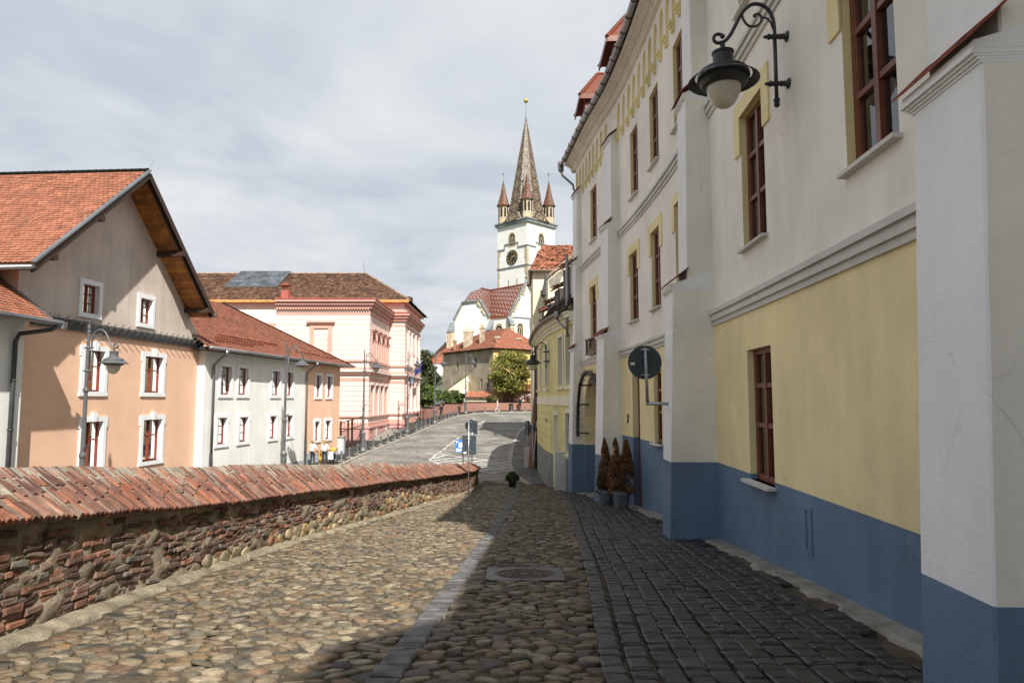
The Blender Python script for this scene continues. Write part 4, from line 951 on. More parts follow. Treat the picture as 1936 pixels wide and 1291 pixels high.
mb.hexa([q(22.9, .7, 4.26), q(23.1, .7, 4.26), q(23.1, -4, 7.76), q(22.9, -4, 7.76), q(22.9, .7, 4.36), q(23.1, .7, 4.36), q(23.1, -4, 7.86), q(22.9, -4, 7.86)])
mb.build('gutter', K['zinc'], ah)
mb = MB(); mb.tube([q(23.1, .86, 4.1), q(23.0, .75, 3.95), q(22.35, .16, 3.75), q(22.25, .12, 3.5), q(22.25, .12, -3.8)], .075, 8)
for z in (2.2, .6, -1.2): mb.tube([q(22.25, .12, z), q(22.25, .12, z + .05)], .095, 8)
mb.build('downpipe', K['dark_metal'], ah, smooth=True)
# ---- long white house with an orange end bay
MT = lin_map(-13.4, 51, .13)
th_ = thing('terraced_house', 'long two-storey white house with orange end bay and reddish tiled hip roof', 'house', tuple(MT(44, 0, -3.2)))
T0, TS, T1 = 34.55, 46.36, 52.5
tw = [(35.78, 37.2, 1.70, 3.55), (37.55, 38.95, 1.70, 3.55), (41.4, 42.8, 1.70, 3.53), (43.4, 44.6, 1.70, 3.53), (35.65, 36.9, -.90, .84), (37.8, 39.1, -.90, .82), (41.3, 42.5, -.90, .8), (43.55, 44.7, -.90, .78)]
te = [(47.85, 49.1, 1.64, 3.5), (49.75, 51.05, 1.64, 3.5), (47.85, 49.0, -1.4, .27), (49.65, 51.0, -1.4, .27)]
mb = MB(); wall_cells(mb, MT, T0, TS, -3.4, 4.3, [inner(s) for s in tw], 50, 0, 0, .2, 2); wall_cells(mb, MT, TS, T1, -3.4, 4.3, [inner(s) for s in te], 50, 1, 0, .2, 2)
mb.face([MT(T0, 0, -3.4), MT(T0, -1.6, -3.4), MT(T0, -1.6, 4.3), MT(T0, 0, 4.3)], 0)
mb.face([MT(T1, 0, -3.4), MT(T1, -9, -3.4), MT(T1, -9, 4.3), MT(T1, 0, 4.3)], 1)
mbox(mb, MT, T0, TS - .1, -.02, .03, -3.4, -2.42, 50, 3); mbox(mb, MT, TS + .1, T1 + .03, -.02, .05, -3.4, -2.0, 50, 3)
K['plinth'] = mat('bluish_grey_plinth', (.42, .44, .47), var=.1, bump=.2)
mb.build('wall', [K['whitewash'], K['orange'], K['wtrim'], K['plinth']], th_)
for s in tw[:4]: hw(th_, MT, s, key=False, ear=False, mull=0, trans=(.36, .68))
for s in tw[4:]: hw(th_, MT, s, key=False, mull=0, trans=(.36, .68))
for s in te[:2]: hw(th_, MT, s, key=False, ear=False, mull=0, trans=(.5,))
for s in te[2:]: hw(th_, MT, s, key=False, mull=0, trans=(.5,))
EZ = 4.2; ev = .55; RUN, RISE = 5.5, 3.75; H_end = 53.75
def TR(y, o): return MT(y, ev - o, EZ + o * RISE / RUN)
mb = MB()
mb.face([TR(33.9, 0), TR(H_end, 0), TR(H_end - 9.6, RUN), TR(33.9, RUN)]); mb.face([TR(H_end, 0), TR(H_end - 9.6, RUN), MT(H_end, ev - RUN * 2, EZ)])
mb.face([MT(33.9, ev, EZ - .12), MT(H_end, ev, EZ - .12), MT(H_end, -9, EZ - .12), MT(33.9, -9, EZ - .12)]); mb.face([MT(33.9, ev, EZ - .12), MT(H_end, ev, EZ - .12), MT(H_end, ev, EZ), MT(33.9, ev, EZ)]); mb.face([MT(H_end, ev, EZ - .12), MT(H_end, -9, EZ - .12), MT(H_end, -9, EZ), MT(H_end, ev, EZ)])
trf = mb.build('roof', K['dkwood'], th_)
mb = MB(); e0 = TR(H_end, -.05); uu_ = TR(33.9, -.05) - e0; vv = TR(H_end, RUN) - e0; SLEN = vv.length
TILED = ((.78, .72, .72), (.85, .78, .76), (.70, .66, .68), (.8, .72, .68))
tile_rows(mb, e0, uu_, vv, uu_.length, SLEN, .19, .175, inside=lambda a, b: a > b / SLEN * 9.6, cols=TILED, rnd=random.Random(8)); mb.build('roof_tiles', K['tile'], trf, kind='stuff')
mb = MB(); p, q_ = TR(H_end, 0), TR(H_end - 9.6, RUN); n_ = 34
for i in range(n_): mb.tube([p.lerp(q_, i / n_), p.lerp(q_, (i + 1.12) / n_)], [.105, .085], 8)
mb.build('hip_tiles', K['tile'], trf)
mb = MB(); mb.tube([MT(33.9, ev + .07, EZ - .02), MT(H_end + .15, ev + .07, EZ - .02)], .09, 8)
gt = mb.build('gutter', K['zinc'], trf, smooth=True)
for yd, yo in ((35.45, 35.2), (46.75, 46.4)):
    mb = MB(); mb.lathe([(.12, -.2), (.14, .05)], MT(yd, ev + .07, EZ - .1), 8); mb.tube([MT(yd, ev + .07, EZ - .25), MT(yo + .1, .25, EZ - .6), MT(yo, .10, EZ - .85), MT(yo, .10, -1.2)], .065, 8); dp = mb.build('downpipe', K['zinc'], th_, smooth=True)
    mb = MB(); mb.cyl(MT(yo, .10, -3.3), MT(yo, .10, -1.15), .085); mb.build('lower_pipe', K['dark_metal'], dp)
for (ya, yb_, o_) in ((35.2, 39.2, .55), (35.8, 41.0, .85), (36.5, 43.2, 1.1), (45.0, 48.8, .7), (49.6, 51.3, .55)):
    mb = MB(); 
    for y in np.arange(ya, yb_, .3): mb.tube([TR(y, o_), TR(y, o_) + Vector((.05, 0, .16))], .02, 4)
    mb.tube([TR(ya, o_) + Vector((.05, 0, .13)), TR(yb_, o_) + Vector((.05, 0, .13))], .025, 5); mb.build('snow_guard', K['tile_dark'], trf)
mb = MB(); mb.tube([TR(36.5, 4.6) + Vector((0, 0, .06)), TR(44, 2.6) + Vector((0, 0, .06)), TR(50.2, .4) + Vector((0, 0, .06)), MT(50.3, .75, EZ - .1)], .012, 4); mb.build('lightning_wire', K['zinc'], trf)

# ---- the pink public building
pk = thing('pink_building', 'large pale pink public building with rose cornices and brown hipped roof', 'building', (-16, 64, -2.2))
Zp = lambda py: atY(698, py, 61).z
MPA = lambda u, o, z: Vector((u, 61 - o, z)); MPB = lambda u, o, z: Vector((-12.8 + o, u, z)); MPC = lambda u, o, z: Vector((u, 71 - o, z)); MPD = lambda u, o, z: Vector((-11.2 + o, u, z))
XL, XR, PY1 = -21.2, -12.8, 82.5
faces = [(MPA, XL, XR), (MPB, 61, 71), (MPC, -12.8, -11.2), (MPD, 71, PY1)]
upB = [(c - .42, c + .42, 5.25, 7.45) for c in (62.6, 64.9, 67.2, 69.5)]; loB = [(c - .42, c + .42, .22, 2.85) for c in (62.6, 64.9, 67.2, 69.5)]
upD = [(c - .62, c + .62, 5.3, 8.4) for c in (73.4, 76.4, 79.4)]; loD = [(c - .5, c + .5, .5, 3.1) for c in (73.4, 76.4, 79.4)]
mb = MB()
wall_cells(mb, MPA, XL, XR, -2.6, 10.3, [], 50, 0); wall_cells(mb, MPB, 61, 71, -2.6, 10.3, upB + loB, 50, 0, 0, .3, 1); wall_cells(mb, MPC, -12.8, -11.2, -2.6, 10.3, [], 50, 0); wall_cells(mb, MPD, 71, PY1, -2.6, 10.3, upD + loD, 50, 0, 0, .35, 1)
# attic and main block
mb.box(-34, -11.35, 71.15, 84.5, -2.5, 11.75, 0)
wl = mb.build('wall', [K['pink_pl'], K['rose']], pk)
def band(z0, z1, o, m, name, lst=faces):
    for (M, a, b) in lst:
        mb = MB(); ex = o if M in (MPA, MPC) else 0; exb = 0 if M in (MPA, MPC) else 0
        mbox(mb, M, a - (0 if M is MPD or M is MPB else 0), b + (o if M in (MPA, MPC) else 0), -.02, o, z0, z1); mb.build(name, K[m], pk)
band(Zp(583), Zp(577), .22, 'rose', 'cornice'); band(Zp(577), Zp(571.5), .42, 'rose', 'cornice'); band(Zp(571.5), Zp(567), .60, 'rose', 'cornice'); band(Zp(567) , Zp(565), .66, 'red_sheet', 'cornice_flashing')
for M, a, b in faces[:2]:    # dentils under the cornice
    mb = MB()
    for q in np.arange(a + .1, b, .24): mbox(mb, M, q, q + .12, 0, .30, Zp(586), Zp(583))
    mb.build('dentil_course', K['rose'], pk, kind='stuff')
band(Zp(595), Zp(591), .06, 'rose', 'frieze_band'); band(Zp(683.5), Zp(680), .14, 'rose', 'sill_course'); band(Zp(700), Zp(694.5), .03, 'rose', 'frieze_band')
band(Zp(707), Zp(703), .20, 'rose', 'string_course'); band(Zp(703), Zp(700), .34, 'stone_trim', 'string_course'); band(Zp(720), Zp(714), .06, 'rose', 'frieze_band')
band(Zp(789), Zp(786.5), .14, 'rose', 'sill_course'); band(Zp(806), Zp(799), .07, 'rose', 'plinth_band'); band(Zp(809.5), Zp(806), .2, 'rose_base', 'plinth_moulding'); band(-2.7, Zp(809.5), .12, 'rose_base', 'plinth')
# render courses with sunk joints
for z0, z1 in ((Zp(680), Zp(595)), (Zp(786.5), Zp(720))):
    n_ = 9 if z1 > 6 else 7; st = (z1 - z0) / n_
    for i in range(n_):
        mb = MB(); mbox(mb, MPA, XL + .02, XR + .03, 0, .03, z0 + i * st + .015, z0 + (i + 1) * st - .015); mb.build('render_course', K['pink_pl'], pk)
        for M, a, b in ((MPC, -12.75, -11.17), (MPB, 61.03, 61.9), (MPD, 71.03, 72.3)):
            L_ = (b - a); cut = [a, a + L_ * (.45 if i % 2 else .75), b]
            for q0, q1 in zip(cut, cut[1:]):
                mb = MB(); mbox(mb, M, q0 + .012, q1 - .012, 0, .035, z0 + i * st + .018, z0 + (i + 1) * st - .018); mb.build('quoin', K['pink_pl'], pk)
def hood(M, u0, u1, z, parent):
    mb = MB(); mbox(mb, M, u0 - .25, u1 + .25, 0, .12, z + .1, z + .35); mbox(mb, M, u0 - .35, u1 + .35, 0, .30, z + .35, z + .48); mbox(mb, M, u0 - .42, u1 + .42, 0, .36, z + .48, z + .55)
    for q0, q1 in ((u0 - .22, u0 - .04), (u1 + .04, u1 + .22)): mbox(mb, M, q0, q1, 0, .10, z - 2.2, z + .1)
    mb.build('window_hood', K['rose'], parent)
for w in upB: hood(MPB, w[0], w[1], w[3], window(pk, MPB, *w, depth=.28, frame='redframe', curtain=False, trans=(.65,)))
for w in loB: window(pk, MPB, *w, depth=.28, frame='redframe', curtain=False, trans=(.65,))
for w in upD + loD: window(pk, MPD, *w, depth=.3, frame='redframe', curtain=False, trans=(.6,))
for y in (72.4, 74.9, 77.9, 80.8):
    for z0, z1 in ((5.25, 8.9), (.3, 3.5)):
        mb = MB(); mb.lathe([(.24, z0), (.24, z0 + .15), (.17, z0 + .25), (.15, z1 - .3), (.22, z1 - .15), (.26, z1)], (-11.05, y, 0), 10); mb.build('column', K['pink_pl'], pk, smooth=False)
for w in loB:                     # mullion strips between the lower windows
    mb = MB(); mbox(mb, MPB, w[1] + .2, w[1] + .45, 0, .08, w[2] - .1, w[3] + .4); mbox(mb, MPB, w[0] - .1, w[1] + .1, 0, .14, w[3] + .12, w[3] + .3); mb.build('pilaster', K['pink_pl'], pk)
# blind window on the left face
u0, u1 = -17.75, -16.5; zt, zb = Zp(621), Zp(680)
mb = MB(); mbox(mb, MPA, u0 - .38, u0, .03, .12, zb, zt + .35); mbox(mb, MPA, u1, u1 + .38, .03, .12, zb, zt + .35); mbox(mb, MPA, u0, u1, .03, .12, zt, zt + .35)
mbox(mb, MPA, u0 - .5, u1 + .5, .03, .22, zt + .35, zt + .5); mbox(mb, MPA, u0 - .62, u1 + .62, .03, .34, zt + .5, zt + .66); mb.build('blind_window', K['rose'], pk)
# wing roof, attic trim, main roof
mb = MB(); zr = Zp(565) + .02; ap = (-15.8, 66, zr + .75)
c4 = [(XL - .6, 60.4, zr), (XR + .6, 60.4, zr), (XR + .6, 71, zr), (XL - .6, 71, zr)]
for i in range(4): mb.face([c4[i], c4[(i+1) % 4], ap])
wr = mb.build('wing_roof', K['red_sheet'], pk)
for t_ in np.linspace(.15, .85, 6):
    mb = MB(); a_ = Vector(c4[0]).lerp(Vector(c4[1]), t_); b_ = Vector(ap); mb.tube([a_, a_.lerp(b_, .93)], .025, 4); mb.build('standing_seam', K['red_sheet'], wr)
mb = MB(); c_ = atY(540, 566, 63); mb.box(c_.x - .34, c_.x + .34, 62.7, 63.4, zr - .1, zr + 1.05); ch = mb.build('chimney', K['red_sheet'], pk)
mb = MB()
for dx in (-.22, 0, .22): mb.box(c_.x + dx - .03, c_.x + dx + .03, 62.8, 62.86, zr + 1.05, zr + 1.5)
mb.hexa([(c_.x - .5, 62.5, zr + 1.5), (c_.x + .5, 62.5, zr + 1.5), (c_.x + .5, 63.6, zr + 1.5), (c_.x - .5, 63.6, zr + 1.5), (c_.x - .06, 63, zr + 1.72), (c_.x + .06, 63, zr + 1.72), (c_.x + .06, 63.1, zr + 1.72), (c_.x - .06, 63.1, zr + 1.72)]); mb.build('chimney_cap', K['tile_dark'], ch)
K['ochre'] = mat('ochre_gutter', (.55, .30, .10), var=.2, vs=3, bump=.1)
EZm, EYm, RYm, RZm, EXm, RXm = 11.95, 70.6, 78.2, 16.15, -10.7, -16.9
mb = MB(); mb.box(-34.4, -10.95, 70.75, 71.2, 11.6, 11.8); mb.build('eave_cornice', K['rose'], pk)
mb = MB(); mb.box(-11.35, -10.95, 71.2, 84.6, 11.6, 11.8); mb.build('eave_cornice', K['rose'], pk)
mb = MB(); mb.box(-34.6, -10.75, 70.5, 70.75, 11.72, 11.98); mb.build('gutter', K['ochre'], pk)
mb = MB(); mb.box(-20.5, -11.0, 71.0, 71.3, Zp(565), 10.95); mb.build('attic_base', K['rose'], pk)
mb = MB()
mb.face([(-38, EYm, EZm), (EXm, EYm, EZm), (RXm, RYm, RZm), (-38, RYm, RZm)]); mb.face([(EXm, EYm, EZm), (EXm, 86, EZm), (RXm, RYm, RZm)]); mb.face([(EXm, 86, EZm), (-38, 86, EZm), (-38, RYm, RZm), (RXm, RYm, RZm)]); mb.face([(-38, EYm, EZm), (-38, RYm, RZm), (-38, 86, EZm)])
mr_ = mb.build('roof', K['dkwood'], pk)
OLD = ((1, 1, 1), (1.1, 1.1, 1.05), (.8, .8, .82), (.62, .62, .65), (1.35, 1.3, 1.25), (.95, .85, .8))
def hip_tiles(name, p0, p1, apex, W, tw_, th2, seed, inside, m='old_tile', cols=OLD, rough=.03):
    mb = MB(); p0, p1, apex = Vector(p0), Vector(p1), Vector(apex); u_ = (p1 - p0).normalized(); f = p0 + u_ * (apex - p0).dot(u_); v_ = apex - f
    tile_rows(mb, p0, u_, v_, (p1 - p0).length, v_.length, tw_, th2, inside=inside, cols=cols, rnd=random.Random(seed), rough=rough, jitter=.02); return mb.build(name, K[m], mr_, kind='stuff')
SL = math.hypot(RYm - EYm, RZm - EZm); LF = EXm + 38
hip_tiles('roof_tiles', (EXm, EYm, EZm), (-38, EYm, EZm), (-25, RYm, RZm), LF, .30, .21, 21, lambda a, b: a > b / SL * (EXm - RXm))
SLr = math.hypot(EXm - RXm, RZm - EZm); hip_tiles('roof_tiles', (EXm, 86, EZm), (EXm, EYm, EZm), (RXm, RYm, RZm), 15.4, .30, .21, 22, lambda a, b: b / SLr * 7.8 < a < 15.4 - b / SLr * 7.6)
mb = MB()
for p, q_ in (((EXm, EYm, EZm), (RXm, RYm, RZm)), ((RXm, RYm, RZm), (-38, RYm, RZm))):
    p, q_ = Vector(p), Vector(q_); n_ = int((q_ - p).length / .38)
    for i in range(n_): mb.tube([p.lerp(q_, i / n_) + Vector((0, 0, .02)), p.lerp(q_, (i + 1.1) / n_) + Vector((0, 0, .02))], [.13, .11], 6)
K['lichen_tile'] = mat('lichened_ridge_tile', (.36, .27, .2), var=.4, vs=3, bump=.3); mb.build('ridge_tiles', K['lichen_tile'], mr_)
# roof glazing
def RF(x, y, dz=.12): return Vector((x, y, EZm + (y - EYm) * (RZm - EZm) / (RYm - EYm) + dz))
mb = MB(); x0, x1, y0, y1 = -31.4, -25.7, 73.9, 78.3
for a, b in (((x0, y0), (x1, y0)), ((x1, y0), (x1, y1)), ((x0, y1), (x1, y1)), ((x0, y0), (x0, y1))): mb.bar(RF(*a, .16), RF(*b, .16), .12, .2)
NX, NY = 11, 5
for i in range(1, NX): q = x0 + (x1 - x0) * i / NX; mb.bar(RF(q, y0, .22), RF(q, y1, .22), .05, .05)
for j in range(1, NY): q = y0 + (y1 - y0) * j / NY; mb.bar(RF(x0, q, .215), RF(x1, q, .215), .05, .05)
sg = mb.build('roof_light', K['lamp_grey'], mr_)
K['skyglass'] = mat('dusty_roof_glass', (.10, .12, .14), rough=.45, var=.7, vs=.9, bump=0, spec=.3)
for i in range(NX):
    for j in range(NY):
        mb = MB(); a, b = x0 + (x1 - x0) * i / NX, x0 + (x1 - x0) * (i + 1) / NX; c, d = y0 + (y1 - y0) * j / NY, y0 + (y1 - y0) * (j + 1) / NY; dz = .2 + random.uniform(0, .02)
        mb.face([RF(a, c, dz), RF(b, c, dz), RF(b, d, dz), RF(a, d, dz)]); mb.build('glass_pane', K['skyglass'], sg)
for k, (x_, y_) in enumerate(((-12.3, 74.5), (-11.9, 73.2))):
    mb = MB(); z_ = EZm + (EXm - x_) * (RZm - EZm) / (EXm - RXm); mb.box(x_ - .1, x_ + .6, y_ + 3, y_ + 4.0, z_ - .4, z_ + .35); mb.build('roof_dormer', K['dkwood'], mr_)
mb = MB(); p = Vector((RXm - .2, RYm, RZm)); mb.tube([p, p + Vector((-.15, 0, 1.3))], .02, 4); mb.tube([p + Vector((0, -.1, .1)), RF(RXm - .4, 76, .15), RF(RXm - .9, 73, .15)], .025, 4); mb.build('lightning_rod', K['dark_metal'], mr_)
for y in (73.4, 76.4, 79.4):
    mb = MB(); mb.box(-11.36, -11.28, y - .7, y + .7, 10.95, 11.5); mb.build('attic_panel', K['stone_trim'], pk)
mb = MB(); mb.box(-34.3, XL - .02, 70.4, 71.2, 8.3, 9.0); mb.build('cornice', K['rose'], pk)
mb = MB(); mb.box(-34.3, XL - .02, 70.1, 71.2, 9.0, 9.5); mb.build('cornice', K['rose'], pk)
mb = MB(); mb.box(-34.3, XL - .02, 71.0, 71.2, 7.0, 7.5); mb.build('frieze_band', K['rose'], pk)
# blue plate, small grilles and doors in the plinth, plaster patch
mb = MB(); mb.box(-10.95, -10.9, 74.2, 75.2, 3.3, 4.2); mb.build('blue_plate', mat('blue_plate', (.16, .30, .55), var=.1, bump=0), pk)
for y, z0, z1, w_, m in ((64.4, -1.95, -.95, .7, 'stone_trim'), (69.3, -1.7, -.85, .6, 'stone_trim'), (61.9, -1.35, -.95, .35, 'tile_dark'), (66.8, -1.15, -.8, .35, 'tile_dark')):
    mb = MB(); mb.box(-12.72, -12.64, y - w_ / 2, y + w_ / 2, z0, z1); mb.build('cellar_hatch', K[m], pk)

# ================================================================ yellow house and the cream houses behind it
MY = curve_map(YXC, -1)
yh = thing('yellow_house', 'pale yellow house with curved front, grey base and tiled dormers in a steep roof', 'house', tuple(MY(38, 0, -2.9)))
K['pyel'] = mat('pale_yellow_render', (.72, .66, .30), var=.1, streak=.3, bump=.2); K['pcream'] = mat('pale_cream_trim', (.76, .73, .55), var=.07, bump=.12); K['gbase'] = mat('grey_cement_base', (.27, .28, .25), var=.2, vs=1.2, bump=.4, streak=.4)
Y0_, Y1_ = 29.9, 52.8; DT = -1.1
uw = [(30.42, 31.2, 2.3, 4.55), (31.85, 32.75, 2.3, 4.55), (35.8, 36.8, 2.3, 4.55), (39.4, 40.4, 2.3, 4.55), (43.2, 44.2, 2.3, 4.55)]
gw_ = [(30.5, 31.3, -.75, 1.0)]; dw = (32.85, 33.85, -2.75, .85)
mb = MB(); wall_cells(mb, MY, Y0_, Y1_, DT, 5.2, uw + gw_ + [dw], .6, 0, 0, .18, 1); wall_cells(mb, MY, Y0_, Y1_, -3.2, DT, [dw], .6, 2, .03, .2, 1)
mb.build('wall', [K['pyel'], K['pcream'], K['gbase']], yh)
n_ = 6; st = (1.30 - DT) / n_
for i in range(n_):
    z0, z1 = DT + i * st + .015, DT + (i + 1) * st - .015
    for a, b in ((Y0_, 30.3), (31.5, 32.68), (34.02, Y1_ - .2)): mb = MB(); mbox(mb, MY, a, b, -.01, .025, z0, z1, .6); mb.build('render_course', K['pyel'], yh)
mb = MB(); mbox(mb, MY, Y0_, Y1_, -.01, .05, 1.33, 1.78, .6); mb.build('string_course', K['pcream'], yh)
mb = MB()
for o, a, b in ((.08, 4.95, 5.1), (.16, 5.1, 5.25), (.28, 5.25, 5.42), (.36, 5.42, 5.5)): mbox(mb, MY, Y0_, Y1_, -.01, o, a, b, .6)
mb.build('cornice', K['pcream'], yh)
def trim(parent, M, w, t=.17, o=.045, m='pcream'):
    mb = MB(); a, b, c, d = w
    mbox(mb, M, a - t, a, -.01, o, c - .1, d + t); mbox(mb, M, b, b + t, -.01, o, c - .1, d + t); mbox(mb, M, a, b, -.01, o, d, d + t); mbox(mb, M, a - t - .05, b + t + .05, -.01, o + .06, c - .22, c - .1); mb.build('surround', K[m], parent)
K['greyframe'] = mat('grey_window_paint', (.30, .30, .28), var=.1, bump=.05)
for w in uw: trim(window(yh, MY, *w, depth=.15, frame='greyframe', curtain=False, trans=(.33, .66)), MY, w)
for w in gw_: trim(window(yh, MY, *w, depth=.12, frame='black_iron', curtain=False, mull=3, trans=(.25, .5, .75), fr=.04), MY, w)
mb = MB(); mbox(mb, MY, dw[0], dw[1], -.24, -.18, dw[2], dw[3]); do = mb.build('door', K['pcream'], yh)
mb = MB()
for q in (dw[0] - .16, dw[1] + .02): mbox(mb, MY, q, q + .14, -.01, .05, -2.9, dw[3])
mbox(mb, MY, dw[0] - .16, dw[1] + .16, -.01, .06, dw[3], dw[3] + .22); mbox(mb, MY, (dw[0] + dw[1]) / 2 - .08, (dw[0] + dw[1]) / 2 + .08, -.01, .08, dw[3] + .2, dw[3] + .55); mb.build('door_surround', K['pcream'], do)
mb = MB(); mbox(mb, MY, 36.1, 36.5, .025, .05, .45, .62); mb.build('street_plate', K['dark_metal'], yh)
mb = MB(); mb.face([MY(Y1_, 0, -3.2), Vector((9, 54, -3.2)), Vector((9, 54, 5.4)), MY(Y1_, 0, 5.4)]); mb.build('side_wall', K['pyel'], yh)
mb = MB(); us_ = useg(Y0_, Y1_, .7)
for a, b in zip(us_, us_[1:]):
    mb.face([MY(a, .38, 5.52), MY(b, .38, 5.52), MY(b, -1.3, 7.9), MY(a, -1.3, 7.9)]); mb.face([MY(a, -1.3, 7.9), MY(b, -1.3, 7.9), (9, b, 9.2), (9, a, 9.2)])
    mb.face([MY(a, .38, 5.5), MY(b, .38, 5.5), MY(b, 0, 5.5), MY(a, 0, 5.5)])
yr_ = mb.build('roof', K['dkwood'], yh)
K['brown_tile'] = mat('brown_clay_tile', (.13, .085, .06), var=.35, vs=3, bump=.4, attr=True)
for i, (a, b) in enumerate(zip(useg(Y0_, Y1_, 1.6), useg(Y0_, Y1_, 1.6)[1:])):
    mb = MB(); e0 = MY(a, .40, 5.53); tile_rows(mb, e0, MY(b, .40, 5.53) - e0, MY(a, -1.3, 7.92) - e0, (MY(b, .40, 5.53) - e0).length, 2.9, .19, .16, cols=OLD, rnd=random.Random(i), rough=.03); mb.build('roof_tiles', K['brown_tile'], yr_, kind='stuff')
K['browngut'] = mat('brown_gutter', (.17, .13, .10), rough=.5, var=.2, bump=.05)
mb = MB(); mb.tube([MY(u_, .47, 5.5) for u_ in useg(Y0_ + .9, Y1_, .5)], .10, 8); mb.build('gutter', K['browngut'], yr_, smooth=True)
mb = MB(); mb.lathe([(.09, -.25), (.13, -.1), (.13, .1)], MY(30.9, .5, 5.5), 8); mb.tube([MY(30.9, .5, 5.25), MY(30.7, .42, 5.0), MY(30.35, .2, 4.75)], .06, 8); mb.tube([MY(30.3, .2, 8.1), MY(30.3, .2, 4.4)], .065, 8); mb.build('downpipe', K['zinc'], yh, smooth=True)
mb = MB(); mb.tube([MY(44.6, .12, 5.3), MY(44.6, .12, -2.9)], .075, 8); mb.build('downpipe', K['dark_metal'], yh, smooth=True)
for u_, s in ((31.6, 1.1), (33.7, 1.0), (36.4, .95), (39.8, .95)):
    z0, z1 = 5.95, 7.05 * s + .2 * (1 - s) + .0; mb = MB(); w = .48
    mb.hexa([MY(u_ - w, -.15, z0), MY(u_ + w, -.15, z0), MY(u_ + w, -1.6, z0), MY(u_ - w, -1.6, z0), MY(u_ - w, -.15, z1), MY(u_ + w, -.15, z1), MY(u_ + w, -1.6, z1 + .1), MY(u_ - w, -1.6, z1 + .1)]); d_ = mb.build('dormer', K['pcream'], yr_)
    mb = MB(); mbox(mb, MY, u_ - w - .02, u_ - w + .06, -.16, -.10, z0, z1); mbox(mb, MY, u_ + w - .06, u_ + w + .02, -.16, -.1, z0, z1); mbox(mb, MY, u_ - w, u_ + w, -.13, -.12, z0 + .1, z1 - .1); mbox(mb, MY, u_ - .03, u_ + .03, -.14, -.1, z0, z1); mb.build('dormer_window', K['dark_metal'], d_)
    p0 = MY(u_ - w - .18, .12, z1 - .02); p1 = MY(u_ + w + .18, .12, z1 - .02); pt = MY(u_ - w - .18, -1.5, z1 + .75); mb = MB(); mb.col = (1, 1, 1)
    q1 = MY(u_ + w + .18, -1.5, z1 + .75); mb.hexa([p0, p1, q1, pt, p0 + Vector((0, 0, .05)), p1 + Vector((0, 0, .05)), q1 + Vector((0, 0, .05)), pt + Vector((0, 0, .05))])
    tile_rows(mb, p0 + Vector((0, 0, .05)), p1 - p0, pt - p0, (p1 - p0).length, (pt - p0).length, .2, .22, cols=((1.1, 1, 1), (1.2, 1.05, 1), (.6, .6, .6)), rnd=random.Random(4), lift=.07, rough=.05); mb.build('dormer_tiles', K['tile'], d_, kind='stuff')
# raking brick buttress at the far corner
bkm = mat('brick_courses', (.30, .13, .09), var=.3, vs=2, bump=.3)
def brick_nodes(m, s=4.0, c1=(.30, .125, .085), c2=(.24, .11, .08), mo=(.36, .30, .24), uvmap=False):
    nt = m.node_tree; L = nt.links.new; b = nt.nodes['Principled BSDF']; g = nt.nodes.new('ShaderNodeNewGeometry'); sp = nt.nodes.new('ShaderNodeSeparateXYZ'); L(g.outputs['Position'], sp.inputs[0])
    ad = nt.nodes.new('ShaderNodeMath'); ad.operation = 'ADD'; L(sp.outputs[0], ad.inputs[0]); L(sp.outputs[1], ad.inputs[1]); cb = nt.nodes.new('ShaderNodeCombineXYZ'); L(ad.outputs[0], cb.inputs[0]); L(sp.outputs[2], cb.inputs[1])
    t = nt.nodes.new('ShaderNodeTexBrick'); t.inputs['Scale'].default_value = s; t.inputs['Color1'].default_value = (*c1, 1); t.inputs['Color2'].default_value = (*c2, 1); t.inputs['Mortar'].default_value = (*mo, 1); t.inputs['Mortar Size'].default_value = .014; L(cb.outputs[0], t.inputs['Vector'])
    L(t.outputs['Color'], b.inputs['Base Color']); return m
brick_nodes(bkm, 2.0); K['brick_tex'] = bkm
mb = MB(); a, b = 44.9, 45.9
mb.hexa([MY(a, 0, -3), MY(b, 0, -3), MY(b, .62, -3), MY(a, .62, -3), MY(a, 0, 3.9), MY(b, 0, 3.9), MY(b, .06, 3.9), MY(a, .06, 3.9)]); mb.build('raking_buttress', K['brick_tex'], yh)
# cream houses
ch1 = thing('cream_house', 'tall cream house with plain side wall and patchy red tiled roof', 'house', (6, 60, -2))
K['warmcream'] = mat('warm_cream_render', (.74, .67, .50), var=.08, streak=.3, bump=.15)
mb = MB(); mb.box(1.8, 14, 58, 66, -3, 12.6); mb.build('wall', K['warmcream'], ch1)
mb = MB(); rp = [(1.45, 57.6, 12.62), (14.4, 57.6, 12.62), (14.4, 61.2, 15.6), (2.75, 61.2, 15.6)]; mb.face(rp); mb.face([rp[0], rp[3], (1.45, 66, 12.62)]); mb.face([(1.45, 66, 12.62), rp[3], rp[2], (14.4, 66, 12.62)]); mb.face([rp[0], rp[1], (14.4, 66, 12.62), (1.45, 66, 12.62)]); cr = mb.build('roof', K['dkwood'], ch1)
mb = MB(); SLc = math.hypot(3.6, 2.98); RED = ((1.15, 1.05, 1.0), (1.2, 1.1, 1.05), (1.05, 1, .95), (1.15, 1.1, 1.05), (1.1, 1.0, .95), (1.2, 1.15, 1.1), (.3, .3, .3))
tile_rows(mb, (1.45, 57.55, 12.64), (1, 0, 0), Vector((0, 3.6, 2.98)), 12.9, SLc, .24, .24, inside=lambda a, b: a > b / SLc * 1.3, cols=RED, rnd=random.Random(9), rough=.05, lift=.05); mb.build('roof_tiles', K['tile'], cr, kind='stuff')
mb = MB(); mb.tube([(1.4, 57.5, 12.58), (14.4, 57.5, 12.58)], .10, 6); mb.tube([(1.4, 57.5, 12.58), (1.4, 57.5, 11.4)], .08, 6); mb.build('gutter', K['browngut'], cr)
